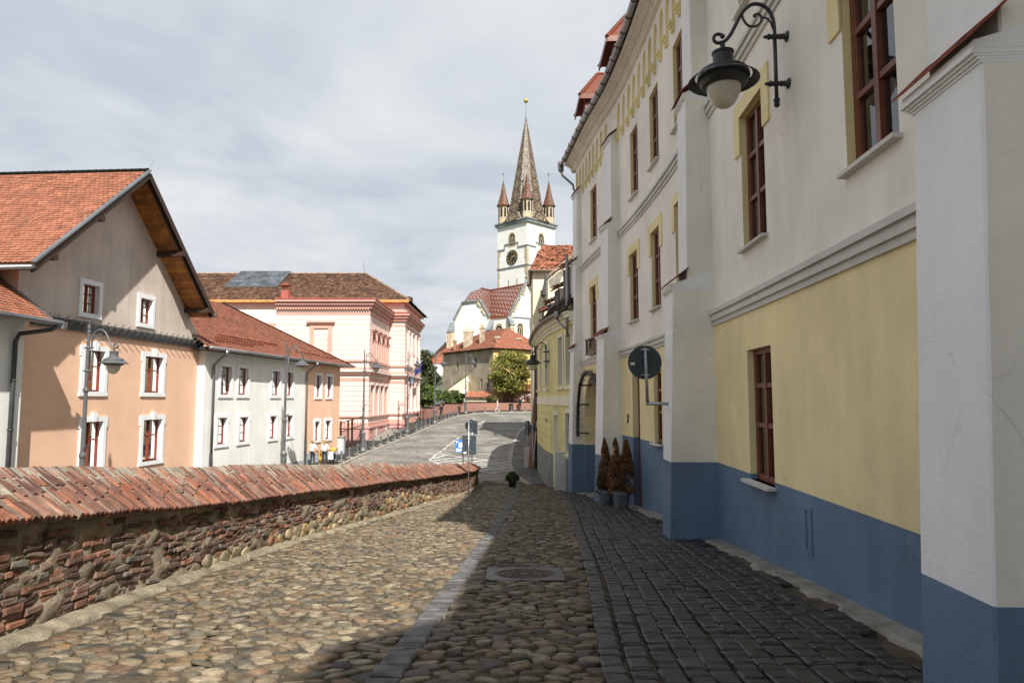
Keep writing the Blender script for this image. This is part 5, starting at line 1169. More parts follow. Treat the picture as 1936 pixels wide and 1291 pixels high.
MC1 = lambda u, o, z: Vector((u, 58 - o, z)); w = (2.3, 2.75, 7.65, 8.45); wq = window(ch1, MC1, *w, depth=-.04, frame='dark_metal', curtain=False, fr=.05, mull=1, trans=(.33, .66), room=True); trim(wq, MC1, w, .1, .05, 'warmcream')
ch2 = thing('cream_gable_house', 'cream house gable with sloping tiled edge and peeling plaster behind the dormers', 'house', (8, 56, -2))
mb = MB(); A_, B_ = atY(1036, 526, 55), atY(1094, 478, 55); mb.add([(A_.x, 55, -3), (12, 55, -3), (12, 55, B_.z + 2.5), (B_.x, 55, B_.z), (A_.x, 55, A_.z), (A_.x, 57.9, -3), (A_.x, 57.9, A_.z)], [(0, 1, 2, 3, 4), (0, 4, 6, 5)]); mb.build('wall', K['warmcream'], ch2)
mb = MB(); d_ = (B_ - A_); n_ = 12
for i in range(n_): mb.tube([A_ + d_ * (i / n_) + Vector((-.1, -.1, .06)), A_ + d_ * ((i + 1.1) / n_) + Vector((-.1, -.1, .06))], [.14, .11], 6)
E_ = B_ + d_ * 1.2; mb.face([A_ + Vector((-.2, -.2, .05)), E_ + Vector((-.2, -.2, .05)), E_ + Vector((0, 2.9, .05)), A_ + Vector((-.2, 2.9, .05))]); mb.build('verge_tiles', K['lichen_tile'], ch2)
mb = MB(); mb.tube([A_ + Vector((-.15, -.15, .3)), A_ + Vector((-.25, -.2, -.4)), A_ + Vector((-.35, -.2, -1.0))], .12, 8); mb.lathe([(.1, -.4), (.26, -.2), (.26, .15)], A_ + Vector((-.38, -.2, -1.2)), 8); mb.tube([A_ + Vector((-.38, -.2, -1.5)), A_ + Vector((-.1, -.1, -2.2)), A_ + Vector((-.1, -.1, -6))], .08, 8); mb.build('downpipe', K['dark_metal'], ch2)
mb = MB(); q = [A_ + Vector((.05, -.012, -.15)), A_ + d_ * .55 + Vector((0, -.012, -.25)), A_ + d_ * .5 + Vector((0, -.012, -.75)), A_ + d_ * .3 + Vector((.05, -.012, -1.3)), A_ + d_ * .18 + Vector((0, -.012, -.95)), A_ + Vector((.1, -.012, -.8))]; mb.face(q); mb.build('bare_plaster_patch', K['concrete'], ch2)

# ================================================================ the church on the hill
church = thing('church', 'white gothic church with tall patterned spire, corner turrets and clock faces', 'church', (2, 140, 4))
K['chw'] = mat('white_limewash', (.80, .79, .75), var=.05, bump=.1, streak=.15); K['sand'] = mat('sandstone', (.55, .46, .31), var=.25, vs=2, bump=.2); K['lead'] = mat('lead_grey', (.24, .27, .27), rough=.6, var=.25, vs=1, bump=.1); K['gold'] = mat('gilding', (.72, .48, .10), rough=.35, metal=.8, var=.1, bump=0)
def uvmat(name, kind):
    m = bpy.data.materials.new(name); m.use_nodes = True; nt = m.node_tree; L = nt.links.new; b = nt.nodes['Principled BSDF']; b.inputs['Roughness'].default_value = .45
    uv = nt.nodes.new('ShaderNodeUVMap'); sp = nt.nodes.new('ShaderNodeSeparateXYZ'); L(uv.outputs[0], sp.inputs[0])
    def mt(op, a, c=None, d=None):
        n = nt.nodes.new('ShaderNodeMath'); n.operation = op
        for i, q in enumerate((a, c, d)):
            if q is None: continue
            if isinstance(q, (int, float)): n.inputs[i].default_value = q
            else: L(q, n.inputs[i])
        return n.outputs[0]
    def mix(f, a, c):
        n = nt.nodes.new('ShaderNodeMixRGB'); L(f, n.inputs[0])
        for i, q in ((1, a), (2, c)):
            if isinstance(q, tuple): n.inputs[i].default_value = (*q, 1)
            else: L(q, n.inputs[i])
        return n.outputs[0]
    U, V_ = sp.outputs[0], sp.outputs[1]
    if kind == 'lattice':
        p = mt('FRACT', mt('DIVIDE', U, .95)); q = mt('FRACT', mt('DIVIDE', mt('ADD', V_, mt('MULTIPLY', U, -.75)), .95))
        line = mt('MAXIMUM', mt('LESS_THAN', p, .15), mt('LESS_THAN', q, .14))
        wh = mt('MULTIPLY', mt('LESS_THAN', mt('ABSOLUTE', mt('SUBTRACT', p, .58)), .12), mt('LESS_THAN', mt('ABSOLUTE', mt('SUBTRACT', q, .58)), .17))
        out = mix(wh, mix(line, (.045, .012, .014), (.40, .15, .075)), (.40, .42, .43))
    else:
        p = mt('ABSOLUTE', mt('SUBTRACT', mt('FRACT', U), .5)); q = mt('ABSOLUTE', mt('SUBTRACT', mt('FRACT', V_), .5)); d = mt('ADD', p, q)
        r = nt.nodes.new('ShaderNodeValToRGB'); r.color_ramp.interpolation = 'CONSTANT'; L(d, r.inputs[0]); e = r.color_ramp.elements
        cs = [(0, (.22, .07, .035)), (.12, (.42, .36, .18)), (.20, (.03, .027, .024)), (.34, (.42, .37, .22)), (.42, (.03, .03, .027)), (.54, (.28, .09, .04)), (.62, (.03, .03, .027)), (.76, (.44, .38, .22)), (.84, (.05, .035, .03))]
        if kind == 'turret': cs = [(0, (.26, .08, .035)), (.18, (.04, .03, .025)), (.30, (.28, .09, .04)), (.52, (.04, .03, .025)), (.7, (.34, .15, .06)), (.84, (.04, .03, .025))]
        while len(e) < len(cs): e.new(.5)
        for k_, (pp, cc) in zip(e, cs): k_.position = pp; k_.color = (*cc, 1)
        nz = nt.nodes.new('ShaderNodeTexNoise'); nz.inputs['Scale'].default_value = 2.2; g = nt.nodes.new('ShaderNodeNewGeometry'); L(g.outputs['Position'], nz.inputs['Vector'])
        r2 = nt.nodes.new('ShaderNodeValToRGB'); L(nz.outputs['Fac'], r2.inputs[0]); r2.color_ramp.elements[0].position = .35; r2.color_ramp.elements[0].color = (.35, .35, .35, 1); r2.color_ramp.elements[1].color = (.8, .8, .8, 1); r2.color_ramp.elements[1].position = .6
        n = nt.nodes.new('ShaderNodeMixRGB'); n.blend_type = 'MULTIPLY'; n.inputs[0].default_value = 1; L(r.outputs[0], n.inputs[1]); L(r2.outputs[0], n.inputs[2]); out = n.outputs[0]
    L(out, b.inputs['Base Color']); return m
K['lattice'] = uvmat('diamond_glazed_tiles', 'lattice'); K['spire'] = uvmat('spire_glazed_tiles', 'spire'); K['turret'] = uvmat('turret_glazed_tiles', 'turret')
AL = R(44.2); TA = 9.44; NC = Vector((3.40, 150, 0)); dl = Vector((-math.cos(AL), math.sin(AL), 0)); dr_ = Vector((math.sin(AL), math.cos(AL), 0))
ML = lambda u, o, z: NC + dl * u - dr_ * o + Vector((0, 0, z)); MR = lambda u, o, z: NC + dr_ * u - dl * o + Vector((0, 0, z)); TC = NC + (dl + dr_) * TA / 2
Zt = lambda py: atY(998, py, 150).z
ZE = Zt(417)
def tower_ring(z0, z1, o): return [ML(-o, o, z0), ML(TA + o, o, z0), NC + dl * (TA + o) + dr_ * (TA + o) + Vector((0, 0, z0)), MR(TA + o, o, z0), ML(-o, o, z1), ML(TA + o, o, z1), NC + dl * (TA + o) + dr_ * (TA + o) + Vector((0, 0, z1)), MR(TA + o, o, z1)]
mb = MB(); mb.hexa(tower_ring(0, ZE, 0)); tw_ = mb.build('tower', K['chw'], church)
mb = MB(); mb.hexa(tower_ring(ZE - .15, ZE + .45, .42)); mb.hexa(tower_ring(ZE + .45, ZE + .75, .6)); mb.build('eave_cornice', K['lead'], tw_)
for py in (500,):
    mb = MB(); mb.hexa(tower_ring(Zt(py) - .12, Zt(py) + .18, .16)); mb.build('string_course', K['lead'], tw_)
for M in (ML, MR):    # stepped string course
    mb = MB(); z = Zt(463)
    for a, b, dz in ((0, 2.9, 0), (2.75, 7.1, 1.05), (6.95, TA, 0)): mbox(mb, M, a - (.16 if a == 0 else 0), b, -.05, .16, z + dz - .12, z + dz + .16)
    for q in (2.75, 6.95): mbox(mb, M, q, q + .15, -.05, .15, z, z + 1.1)
    mb.build('stepped_course', K['lead'], tw_)
def arch_poly(u, w, z0, z1, n=6):
    P = [(u - w, z0), (u + w, z0)]; zs = z1 - 1.35 * w
    for i in range(n + 1):
        t = i / n * math.pi / 2; P.append((u + w * math.cos(t) ** .75 if i < n else u, zs + (z1 - zs) * math.sin(t)))
    for i in range(n - 1, -1, -1):
        t = i / n * math.pi / 2; P.append((u - w * math.cos(t) ** .75, zs + (z1 - zs) * math.sin(t)))
    return P
def prism(mb, M, P, o0, o1):
    n = len(P); mb.face([M(u, o1, z) for u, z in P])
    for i in range(n): a, b = P[i], P[(i + 1) % n]; mb.face([M(a[0], o0, a[1]), M(b[0], o0, b[1]), M(b[0], o1, b[1]), M(a[0], o1, a[1])])
def gothic(parent, M, u, w, z0, z1, frame='sand', tracery=True):
    mb = MB(); P, Q = arch_poly(u, w * 1.35, z0 - .1, z1 + w * .45), arch_poly(u, w, z0, z1)
    for i in range(len(P)): 
        a, b, c, d = P[i], P[(i + 1) % len(P)], Q[(i + 1) % len(Q)], Q[i]; mb.face([M(a[0], .10, a[1]), M(b[0], .10, b[1]), M(c[0], .04, c[1]), M(d[0], .04, d[1])]); mb.face([M(a[0], -.02, a[1]), M(b[0], -.02, b[1]), M(b[0], .1, b[1]), M(a[0], .1, a[1])])
    wo_ = mb.build('window', K[frame], parent); mb = MB(); prism(mb, M, Q, -.05, .03); mb.build('pane', K['room'], wo_)
    if tracery:
        mb = MB(); zs = z1 - 1.5 * w
        for q in (u - w / 2.6, u + w / 2.6): mbox(mb, M, q - .06, q + .06, .03, .09, z0, zs)
        for q in (u - w / 2.2, u + w / 2.2): mb.tube([M(q + w * .4 * math.cos(t), .08, zs + w * .3 * math.sin(t)) for t in np.linspace(0, math.pi, 7)], .06, 4)
        mb.tube([M(u + w * .32 * math.cos(t), .08, zs + w * .62 + w * .32 * math.sin(t)) for t in np.linspace(0, 2 * math.pi, 11)], .06, 4); mb.build('tracery', K['sand'], wo_)
for M in (ML, MR):
    gothic(tw_, M, TA / 2, .85, Zt(458), Zt(436))
    uc, zc_ = TA / 2, Zt(481); rr = 1.75; mb = MB()
    mb.lathe([(rr, 0), (rr, .10), (rr - .1, .12)], M(uc, 0, zc_), 28, axis=(M(0, 1, 0) - M(0, 0, 0))); ck = mb.build('clock_face', K['black_iron'], tw_)
    mb = MB(); U_ = (M(1, 0, 0) - M(0, 0, 0)) * (-1 if M is ML else 1); Oo = M(uc, .14, zc_); Zv = Vector((0, 0, 1))
    pt = lambda a, r: Oo + U_ * (r * math.sin(a)) + Zv * (r * math.cos(a))
    for h in range(12): mb.bar(pt(h * math.pi / 6, 1.18), pt(h * math.pi / 6, 1.55), .20 if h % 3 else .30, .04, up=(M(0, 1, 0) - M(0, 0, 0)))
    mb.build('hour_marks', K['gold'], ck); mb = MB(); mb.bar(pt(R(70), -.2), pt(R(70), 1.0), .22, .05, up=(M(0, 1, 0) - M(0, 0, 0))); mb.bar(pt(R(210), -.3), pt(R(210), 1.4), .15, .05, up=(M(0, 1, 0) - M(0, 0, 0))); mb.build('clock_hands', K['gold'], ck)
    for u_ in (3.2, 5.9):
        mb = MB(); mbox(mb, M, u_ - .1, u_ + .1, -.02, .02, Zt(537), Zt(524)); mb.build('slit', K['room'], tw_)
# quoins
rq = random.Random(2)
for zz0 in np.arange(Zt(560), Zt(470), .62):
    for M, u_, sg_ in ((ML, 0, 1), (MR, 0, 1), (ML, TA, -1), (MR, TA, -1)):
        L_ = rq.uniform(.35, 1.0); a, b = sorted((u_ - sg_ * .01, u_ + sg_ * L_)); mb = MB(); mbox(mb, M, a, b, -.02, .03, zz0, zz0 + .56); mb.build('quoin', K['sand'], tw_)
# spire: flared octagon with patterned tiles
ZB = ZE + .7; ZT = atY(996, 224, 156.8).z; ring = lambda r, z, ph=0: [TC + Vector((r * math.cos(k * math.pi / 4 + AL + math.pi / 8 + ph), r * math.sin(k * math.pi / 4 + AL + math.pi / 8 + ph), z)) for k in range(8)]
def oct_uv(mb, prof, C, nn=8, ph=0, uo=1.0, vs=1.0):
    rings = [[C + Vector((r * math.cos(2 * math.pi * k / nn + ph), r * math.sin(2 * math.pi * k / nn + ph), z)) for k in range(nn)] for r, z in prof]
    for j in range(len(prof) - 1):
        for k in range(nn):
            v0, v1 = prof[j][1] * vs, prof[j+1][1] * vs; mb.face([rings[j][k], rings[j][(k+1) % nn], rings[j+1][(k+1) % nn], rings[j+1][k]], uv=[(k * uo, v0), ((k + 1) * uo, v0), ((k + 1) * uo, v1), (k * uo, v1)])
mb = MB(); HS = ZT - ZB; a8 = math.pi / 8
prof = [(5.9, ZB - .1), (5.1, ZB + .9), (4.55, ZB + 2.2), (4.1, ZB + 4.0)] + [(4.1 * (1 - t) + .12 * t, ZB + 4.0 + (HS - 4.0) * t) for t in np.linspace(.08, 1, 14)]
oct_uv(mb, prof, TC + Vector((0, 0, 0)), 8, AL + a8, 1.0, .36); sp_ = mb.build('spire', K['spire'], tw_)
mb = MB(); mb.lathe([(.30, ZT - .6), (.24, ZT + .3), (.10, ZT + .5), (.08, atY(996, 197, 156.8).z)], TC, 8); mb.build('finial_rod', K['lead'], sp_)
mb = MB(); mb.sphere(TC + Vector((0, 0, atY(996, 191.5, 156.8).z)), .55, 10, 6); mb.build('ball', K['gold'], sp_, smooth=True)
rk = 1.18
for cu_, cv_ in ((.95, .95), (TA - .95, .95), (.95, TA - .95), (TA - .95, TA - .95)):
    c = NC + dl * cu_ + dr_ * cv_; zb = ZE + .5; zt_ = zb + 4.6; mb = MB()
    mb.lathe([(rk, zb), (rk, zt_), (rk + .12, zt_ + .1)], c, 8); tu = mb.build('corner_turret', K['sand'], tw_)
    for k in range(8):
        a = 2 * math.pi * k / 8 + math.pi / 8; d3 = Vector((math.cos(a), math.sin(a), 0)); t3 = Vector((-d3.y, d3.x, 0)); cen = c + d3 * rk * math.cos(math.pi / 8)
        Mk = lambda u, o, z: cen + t3 * u + d3 * o + Vector((0, 0, z)); mb = MB(); prism(mb, Mk, arch_poly(0, .24, zb + 1.9, zb + 4.1), -.02, .03); mb.build('turret_window', K['room'], tu)
    mb = MB(); oct_uv(mb, [(rk + .45, zt_), (rk + .1, zt_ + .7), (.75, zt_ + 2.6), (.09, zt_ + 6.0)], c, 8, 0, 1.0, .42); mb.build('turret_roof', K['turret'], tu)
    mb = MB(); mb.lathe([(.12, zt_ + 5.9), (.07, zt_ + 6.2), (.06, zt_ + 7.6)], c, 6); mb.sphere(c + Vector((0, 0, zt_ + 7.8)), .24, 8, 5); mb.build('turret_finial', K['lead'], tu)
# choir and side wing
def ngon(mb, pts, uvs=None, m=0): mb.face(pts, m, uvs)
Pz = atY
mb = MB(); zlow = 4.0
gA = [Pz(858, 606, 121.5), Pz(875.5, 572, 120.6), Pz(908, 568, 118.6), Pz(926, 599, 118)]
mb.face([Vector((gA[0].x, gA[0].y, zlow))] + gA + [Vector((gA[3].x, gA[3].y, zlow))])
mv = Pz(925, 602, 125); mw = Pz(962.5, 597, 121.7)
mb.face([Vector((mv.x, mv.y, zlow)), mv, mw, Vector((mw.x, mw.y, zlow))]); mb.face([Vector((gA[3].x, gA[3].y, zlow)), gA[3], mv, Vector((mv.x, mv.y, zlow))])
gB = [mw, Pz(995, 532, 123.2), Pz(1030, 602, 126)]
mb.face([Vector((mw.x, mw.y, zlow))] + gB + [Vector((gB[2].x, gB[2].y, zlow))])
nave = mb.build('choir_wall', K['chw'], church)
def uvplane(mb, pts, o, u):
    o, u = Vector(o), Vector(u).normalized(); n = (pts[1] - pts[0]).cross(pts[2] - pts[0]).normalized(); v = n.cross(u)
    if v.z < 0: v = -v
    mb.face(pts, uv=[((p - o).dot(u), (p - o).dot(v)) for p in pts])
mb = MB(); r0, r1, r2 = Pz(910, 545, 124), Pz(927, 549, 131.5), Pz(990, 537.5, 124)
uvplane(mb, [mv, mw, r2, r1], mv, mw - mv); uvplane(mb, [gA[2], gA[3], mv, r1, r0], gA[3], r1 - r0); uvplane(mb, [gA[1], gA[2], r0], gA[1], gA[2] - gA[1])
uvplane(mb, [gA[0], gA[1], r0, Vector((r1.x - 4, r1.y + 2, r1.z)), Vector((gA[0].x + 2, gA[0].y + 12, gA[0].z))], gA[0], r1 - r0)
cr_ = mb.build('choir_roof', K['lattice'], church)
mb = MB()
for a, b in ((gA[0], gA[1]), (gA[1], gA[2]), (gA[2], gA[3]), (gB[0], gB[1]), (gB[1], gB[2])): mb.bar(a + Vector((0, -.1, .05)), b + Vector((0, -.1, .05)), .5, .28)
mb.build('gable_coping', K['lead'], nave)
mb = MB(); mb.bar(mv, mw, .35, .3); mb.bar(r0, r1, .3, .25); mb.bar(r1, r2, .3, .25); mb.build('ridge_band', K['tile_dark'], cr_)
tvec = (gA[3] - gA[0]); tvec.z = 0; Lw = tvec.length; tvec.normalize(); nv = Vector((tvec.y, -tvec.x, 0)); MGA = lambda u, o, z: Vector((gA[0].x, gA[0].y, 0)) + tvec * u + nv * o + Vector((0, 0, z))
gothic(nave, MGA, Lw * .49, .42, Pz(892, 602, 120).z, Pz(892, 586, 120).z); gothic(nave, MGA, Lw * .54, .8, Pz(892, 648, 120).z, Pz(892, 618, 120).z)
t2 = mw - mv; t2.z = 0; L2 = t2.length; t2.normalize(); nv2 = Vector((t2.y, -t2.x, 0)); MGB = lambda u, o, z: Vector((mv.x, mv.y, 0)) + t2 * u + nv2 * o + Vector((0, 0, z)); gothic(nave, MGB, L2 * .5, .85, 9, Pz(942, 615, 123).z)
t3_ = gB[2] - mw; t3_.z = 0; L3 = t3_.length; t3_.normalize(); nv3 = Vector((t3_.y, -t3_.x, 0)); MGC = lambda u, o, z: Vector((mw.x, mw.y, 0)) + t3_ * u + nv3 * o + Vector((0, 0, z))
gothic(nave, MGC, L3 * .30, .55, Pz(980, 645, 122).z, Pz(980, 611, 122).z)
for u_, z0, z1 in ((.40, 551, 562), (.33, 570, 581), (.52, 572, 583)):
    mb = MB(); mbox(mb, MGC, L3 * u_ - .07, L3 * u_ + .07, -.02, .03, Pz(990, z1, 122).z, Pz(990, z0, 122).z); mb.build('slit', K['room'], nave)
mb = MB(); mbox(mb, MGC, 0, L3, -.02, .15, Pz(965, 600, 122).z, Pz(965, 598, 122).z); mb.build('string_course', K['lead'], nave)
for M, u_, z in ((MGA, -.3, Pz(858, 628, 121).z), (MGA, Lw + .3, Pz(922, 625, 118).z), (MGC, .1, Pz(965, 614, 121).z), (MGC, L3 * .62, Pz(1002, 618, 123).z)):
    mb = MB(); mb.hexa([M(u_ - .42, 0, zlow), M(u_ + .42, 0, zlow), M(u_ + .42, 1.2, zlow), M(u_ - .42, 1.2, zlow), M(u_ - .42, 0, z), M(u_ + .42, 0, z), M(u_ + .42, 1.1, z), M(u_ - .42, 1.1, z)]); bo = mb.build('buttress', K['sand'], nave)
    mb = MB(); mb.hexa([M(u_ - .5, 0, z), M(u_ + .5, 0, z), M(u_ + .5, 1.25, z), M(u_ - .5, 1.25, z), M(u_ - .5, 0, z + 1.8), M(u_ + .5, 0, z + 1.8), M(u_ + .5, .1, z + 1.7), M(u_ - .5, .1, z + 1.7)]); mb.build('buttress_cap', K['lead'], bo)
mb = MB(); p = gB[1]; mb.lathe([(.1, 0), (.08, .5), (.3, .7), (.3, .8), (.08, .95), (.06, 1.3)], p, 6); mb.build('gable_finial', K['lead'], nave)
rq = random.Random(4)
for (a, b, M0) in ((gA[0], gA[1], 1), (gA[3], gA[2], -1), (gB[0], gB[1], 1), (gB[2], gB[1], -1)):
    for i in range(12):
        t = (i + .5) / 12; p = a.lerp(b, t); L_ = rq.uniform(.2, .6); mb = MB(); q0 = p + Vector((0, -.05, -.28)); mb.obox(q0 + Vector((M0 * L_ / 2, 0, 0)), (L_ / 2 + .05, 0, 0), (0, .03, 0), (0, 0, .2)); mb.build('quoin', K['sand'], nave)

# ================================================================ old house, boundary walls, trees beyond the road
old = thing('old_house', 'weathered grey plaster house with red hipped roof and tall chimneys below the church', 'house', (-6, 106, 0))
K['greypl'] = mat('weathered_grey_plaster', (.46, .39, .29), var=.28, vs=.45, streak=.25, bump=.4, bs=12); K['oldyel'] = mat('ochre_plaster', (.62, .45, .18), var=.1); K['chim'] = mat('stained_chimney_render', (.50, .42, .30), var=.35, vs=1, bump=.3)
oc, ol = Vector((-2.75, 100, 0)), Vector((-11.3, 112, 0)); of = (ol - oc); OLn = of.length; of.normalize(); on = Vector((of.y, -of.x, 0)); on = on if on.y < 0 else -on
MOL = lambda u, o, z: oc + of * u + on * o + Vector((0, 0, z)); bk = -on * 10; OZ = 9.15
ow_ = [(9.9, 10.5, 6.2, 7.6, 0), (5.2, 5.9, 6.6, 8.0, 1), (3.0, 3.5, 3.4, 4.7, 0), (1.1, 1.6, 3.4, 4.7, 0), (11.0, 11.4, 3.5, 4.3, 0)]
mb = MB(); wall_cells(mb, MOL, 0, OLn, -1, OZ, [w[:4] for w in ow_], 50, 0, 0, .2, 0); mb.face([MOL(0, 0, -1), MOL(0, -10, -1), MOL(0, -10, OZ), MOL(0, 0, OZ)], 1); mb.face([MOL(OLn, 0, -1), MOL(OLn, -10, -1), MOL(OLn, -10, OZ), MOL(OLn, 0, OZ)], 0); mb.build('wall', [K['greypl'], K['oldyel']], old)
for w in ow_: window(old, MOL, *w[:4], depth=.1, frame='wtrim' if w[4] else 'greyframe', curtain=False, fr=.05, trans=(.5,))
mb = MB(); mbox(mb, MOL, 4.55, 5.05, 0, .06, 6.6, 8.0); mb.build('shutter', K['dark_metal'], old)
e = .5; r_a, r_b = MOL(3.6, -5, 12.7), MOL(OLn - 4.5, -5, 12.7); c = [MOL(-e, e, OZ), MOL(OLn + e, e, OZ), MOL(OLn + e, -10 - e, OZ), MOL(-e, -10 - e, OZ)]
mb = MB(); mb.face([c[0], c[1], r_b, r_a]); mb.face([c[3], c[0], r_a]); mb.face([c[1], c[2], r_b]); mb.face([c[2], c[3], r_a, r_b]); mb.face([q - Vector((0, 0, .15)) for q in c]); orf = mb.build('roof', K['dkwood'], old)
def tiles_on(poly, parent, seed, tw_, th2, cols, m='tile', name='roof_tiles', rough=.02, lift=.04):
    p0, p1 = poly[0], poly[1]; u_ = (p1 - p0).normalized(); n = (p1 - p0).cross(poly[2] - p0).normalized(); v_ = n.cross(u_); v_ = v_ if v_.z > 0 else -v_
    P2 = [((p - p0).dot(u_), (p - p0).dot(v_)) for p in poly]
    def inside(a, b):
        s_ = 0
        for (x0, y0), (x1, y1) in zip(P2, P2[1:] + P2[:1]):
            if (y0 > b) != (y1 > b) and a < (x1 - x0) * (b - y0) / (y1 - y0) + x0: s_ ^= 1
        return bool(s_)
    mb = MB(); a0 = min(p[0] for p in P2); W_ = max(p[0] for p in P2) - a0; H_ = max(p[1] for p in P2)
    tile_rows(mb, p0 + u_ * a0, u_, v_, W_, H_, tw_, th2, inside=lambda a, b: inside(a + a0, b), cols=cols, rnd=random.Random(seed), rough=rough, lift=lift); return mb.build(name, K[m], parent, kind='stuff')
REDS = ((.95, .9, .9), (1.05, 1, 1), (.9, .85, .82), (1.0, .95, .92))
tiles_on([c[0], c[1], r_b, r_a], orf, 31, .28, .24, REDS); tiles_on([c[3], c[0], r_a], orf, 32, .28, .24, REDS)
for px0, px1, top, d, m, pyr in ((876, 893.5, 628, 107, 'chim', 1), (906.5, 916.5, 621, 105, 'chim', 1), (936.5, 944, 639, 101.5, 'brick_tex', 0), (857.5, 863, 645, 109, 'brick_tex', 0), (976, 984, 642, 104, 'brick_tex', 0)):
    a, b = atY(px0, top, d), atY(px1, top, d); w = (b.x - a.x); mb = MB(); mb.box(a.x, b.x, d, d + w * .8, 9.3, a.z); ck = mb.build('chimney', K[m], old)
    mb = MB()
    if pyr: mb.box(a.x - .08, b.x + .08, d - .08, d + w * .8 + .08, a.z, a.z + .18); mb.hexa([(a.x, d, a.z + .18), (b.x, d, a.z + .18), (b.x, d + w * .8, a.z + .18), (a.x, d + w * .8, a.z + .18)] + [((a.x + b.x) / 2 + sx2, d + w * .4 + sy2, a.z + .8) for sx2, sy2 in ((-.15, -.1), (.15, -.1), (.15, .1), (-.15, .1))])
    else: mb.box(a.x - .1, b.x + .1, d - .1, d + w * .8 + .1, a.z, a.z + .25)
    mb.build('chimney_cap', K['chim'], ck)
# lean-to buttress with tiled top
mb = MB(); p0, p1 = atY(885, 709, 103), atY(848, 736, 103); zb = float(gz(-6, 103)); mb.hexa([(p1.x, 103, zb), (p0.x, 103, zb), (p0.x, 107.5, zb), (p1.x, 110, zb), (p1.x, 103, p1.z), (p0.x, 103, p0.z), (p0.x, 107.5, p0.z), (p1.x, 110, p1.z)]); lt = mb.build('lean_to', K['warmcream'], old)
tiles_on([Vector((p1.x - .2, 102.8, p1.z)), Vector((p1.x - .2, 104.6, p1.z)), Vector((p0.x, 104.6, p0.z + .05)), Vector((p0.x, 102.8, p0.z + .05))], lt, 33, .25, .25, ((1.2, 1.1, 1.1), (1, 1, 1)), 'tile', 'lean_to_tiles')
# red-roofed house and white wall behind
rh = thing('red_roof_house', 'house with steep plain red roof and white chimney behind the old grey house', 'house', (-14, 124, 0))
P1, P2_, P4 = atY(803, 686, 118), atY(846, 643, 123), atY(840, 690, 116)
mb = MB(); q = [P1, P4, atY(858, 652, 121.5), P2_]; mb.face(q); mb.face([P2_, q[2], Vector((P4.x + 4, P4.y + 10, P4.z)), Vector((P1.x + 4, P1.y + 14, P1.z))]); rr_ = mb.build('roof', K['dkwood'], rh); tiles_on(q, rr_, 35, .3, .26, ((1.15, 1.0, .95), (1.2, 1.05, 1.0), (1.1, .95, .9)))
mb = MB(); mb.face([Vector((P1.x, P1.y, 0)), Vector((P4.x, P4.y, 0)), P4, P1]); mb.face([Vector((P4.x, P4.y, 0)), P4, q[2], Vector((P4.x + 4, P4.y + 10, P4.z)), Vector((P4.x + 4, P4.y + 10, 0))]); mb.build('wall', K['chw'], rh)
mb = MB(); a = atY(844, 645, 121); mb.box(a.x, a.x + .7, 121, 121.7, a.z - 1.5, a.z + .9); mb.box(a.x - .1, a.x + .8, 120.9, 121.8, a.z + .9, a.z + 1.05); mb.build('chimney', K['chw'], rh)
mb = MB(); c0 = atY(819, 688, 117.2); mb.lathe([(.9, 0), (.6, .35), (.05, .5)], c0 + Vector((0, -.3, -.6)), 10); mb.build('eyebrow_dormer', K['chw'], rh)
# brick boundary wall along the far pavement, stepped
bwl = thing('boundary_wall', 'low stepped red brick wall along the far pavement', 'wall', (-3, 92, 0))
wp = [(-10.3, 80.5), (-9.6, 83.2), (-8.6, 86.6), (-6.8, 90.4), (-3.8, 93.4), (1.0, 94.8), (7, 95.2)]; tops = [1.25, 1.3, 1.25, 1.2, 1.15, 1.15]
for (a, b), h in zip(zip(wp, wp[1:]), tops):
    za, zb2 = float(gz(*a)), float(gz(*b)); zt_ = max(za, zb2) + h; d = Vector((b[0] - a[0], b[1] - a[1], 0)); Ld = d.length; d.normalize(); n = Vector((-d.y, d.x, 0)); mb = MB()
    mb.hexa([(*a, za - .2), (*b, zb2 - .2), (b[0] + n.x * .4, b[1] + n.y * .4, zb2 - .2), (a[0] + n.x * .4, a[1] + n.y * .4, za - .2), (*a, zt_), (*b, zt_), (b[0] + n.x * .4, b[1] + n.y * .4, zt_), (a[0] + n.x * .4, a[1] + n.y * .4, zt_)]); sec = mb.build('wall_section', K['brick_tex'], bwl)
    mb = MB(); mb.col = (1, 1, 1); cc = (Vector((*a, zt_)) + Vector((*b, zt_))) / 2 + n * .2 + Vector((0, 0, .05)); mb.obox(cc, d * (Ld / 2 + .03), n * .27, (0, 0, .05)); mb.build('coping', K['tile'], sec)
tw2 = thing('terrace_wall', 'brick terrace wall with red tile coping and iron ornament beneath the flowers', 'wall', (2.5, 99, .3))
zt_ = atY(990, 740, 99).z; mb = MB(); mb.box(.1, 8, 99, 99.6, 0, zt_); mb.box(-3.6, 8, 101, 101.5, 0, zt_ + .25); mb.build('wall_section', K['brick_tex'], tw2)
mb = MB(); mb.box(1.3, 4.6, 98.93, 99.0, .6, zt_ - .35); mb.build('plaster_panel', K['pink_pl'], tw2)
mb = MB(); mb.box(1.7, 4.4, 98.9, 98.94, .75, zt_ - .5); mb.build('brick_panel', K['brick_tex'], tw2)
tiles_on([Vector((-.1, 98.6, zt_ - .02)), Vector((8, 98.6, zt_ - .02)), Vector((8, 99.8, zt_ + .55)), Vector((.4, 99.8, zt_ + .55))], tw2, 36, .25, .22, ((1.2, 1.1, 1.05), (1.1, 1, .95)), 'tile', 'coping_tiles')
mb = MB(); mb.lathe([(.02, -.3), (.25, -.05), (.32, .15), (.2, .4), (.02, .62)], (2.35, 98.85, zt_ - 1.15), 4); mb.bar((2.35, 98.87, 1), (2.35, 98.87, zt_ - 1.4), .06, .06); mb.build('iron_ornament', K['castiron'], tw2)
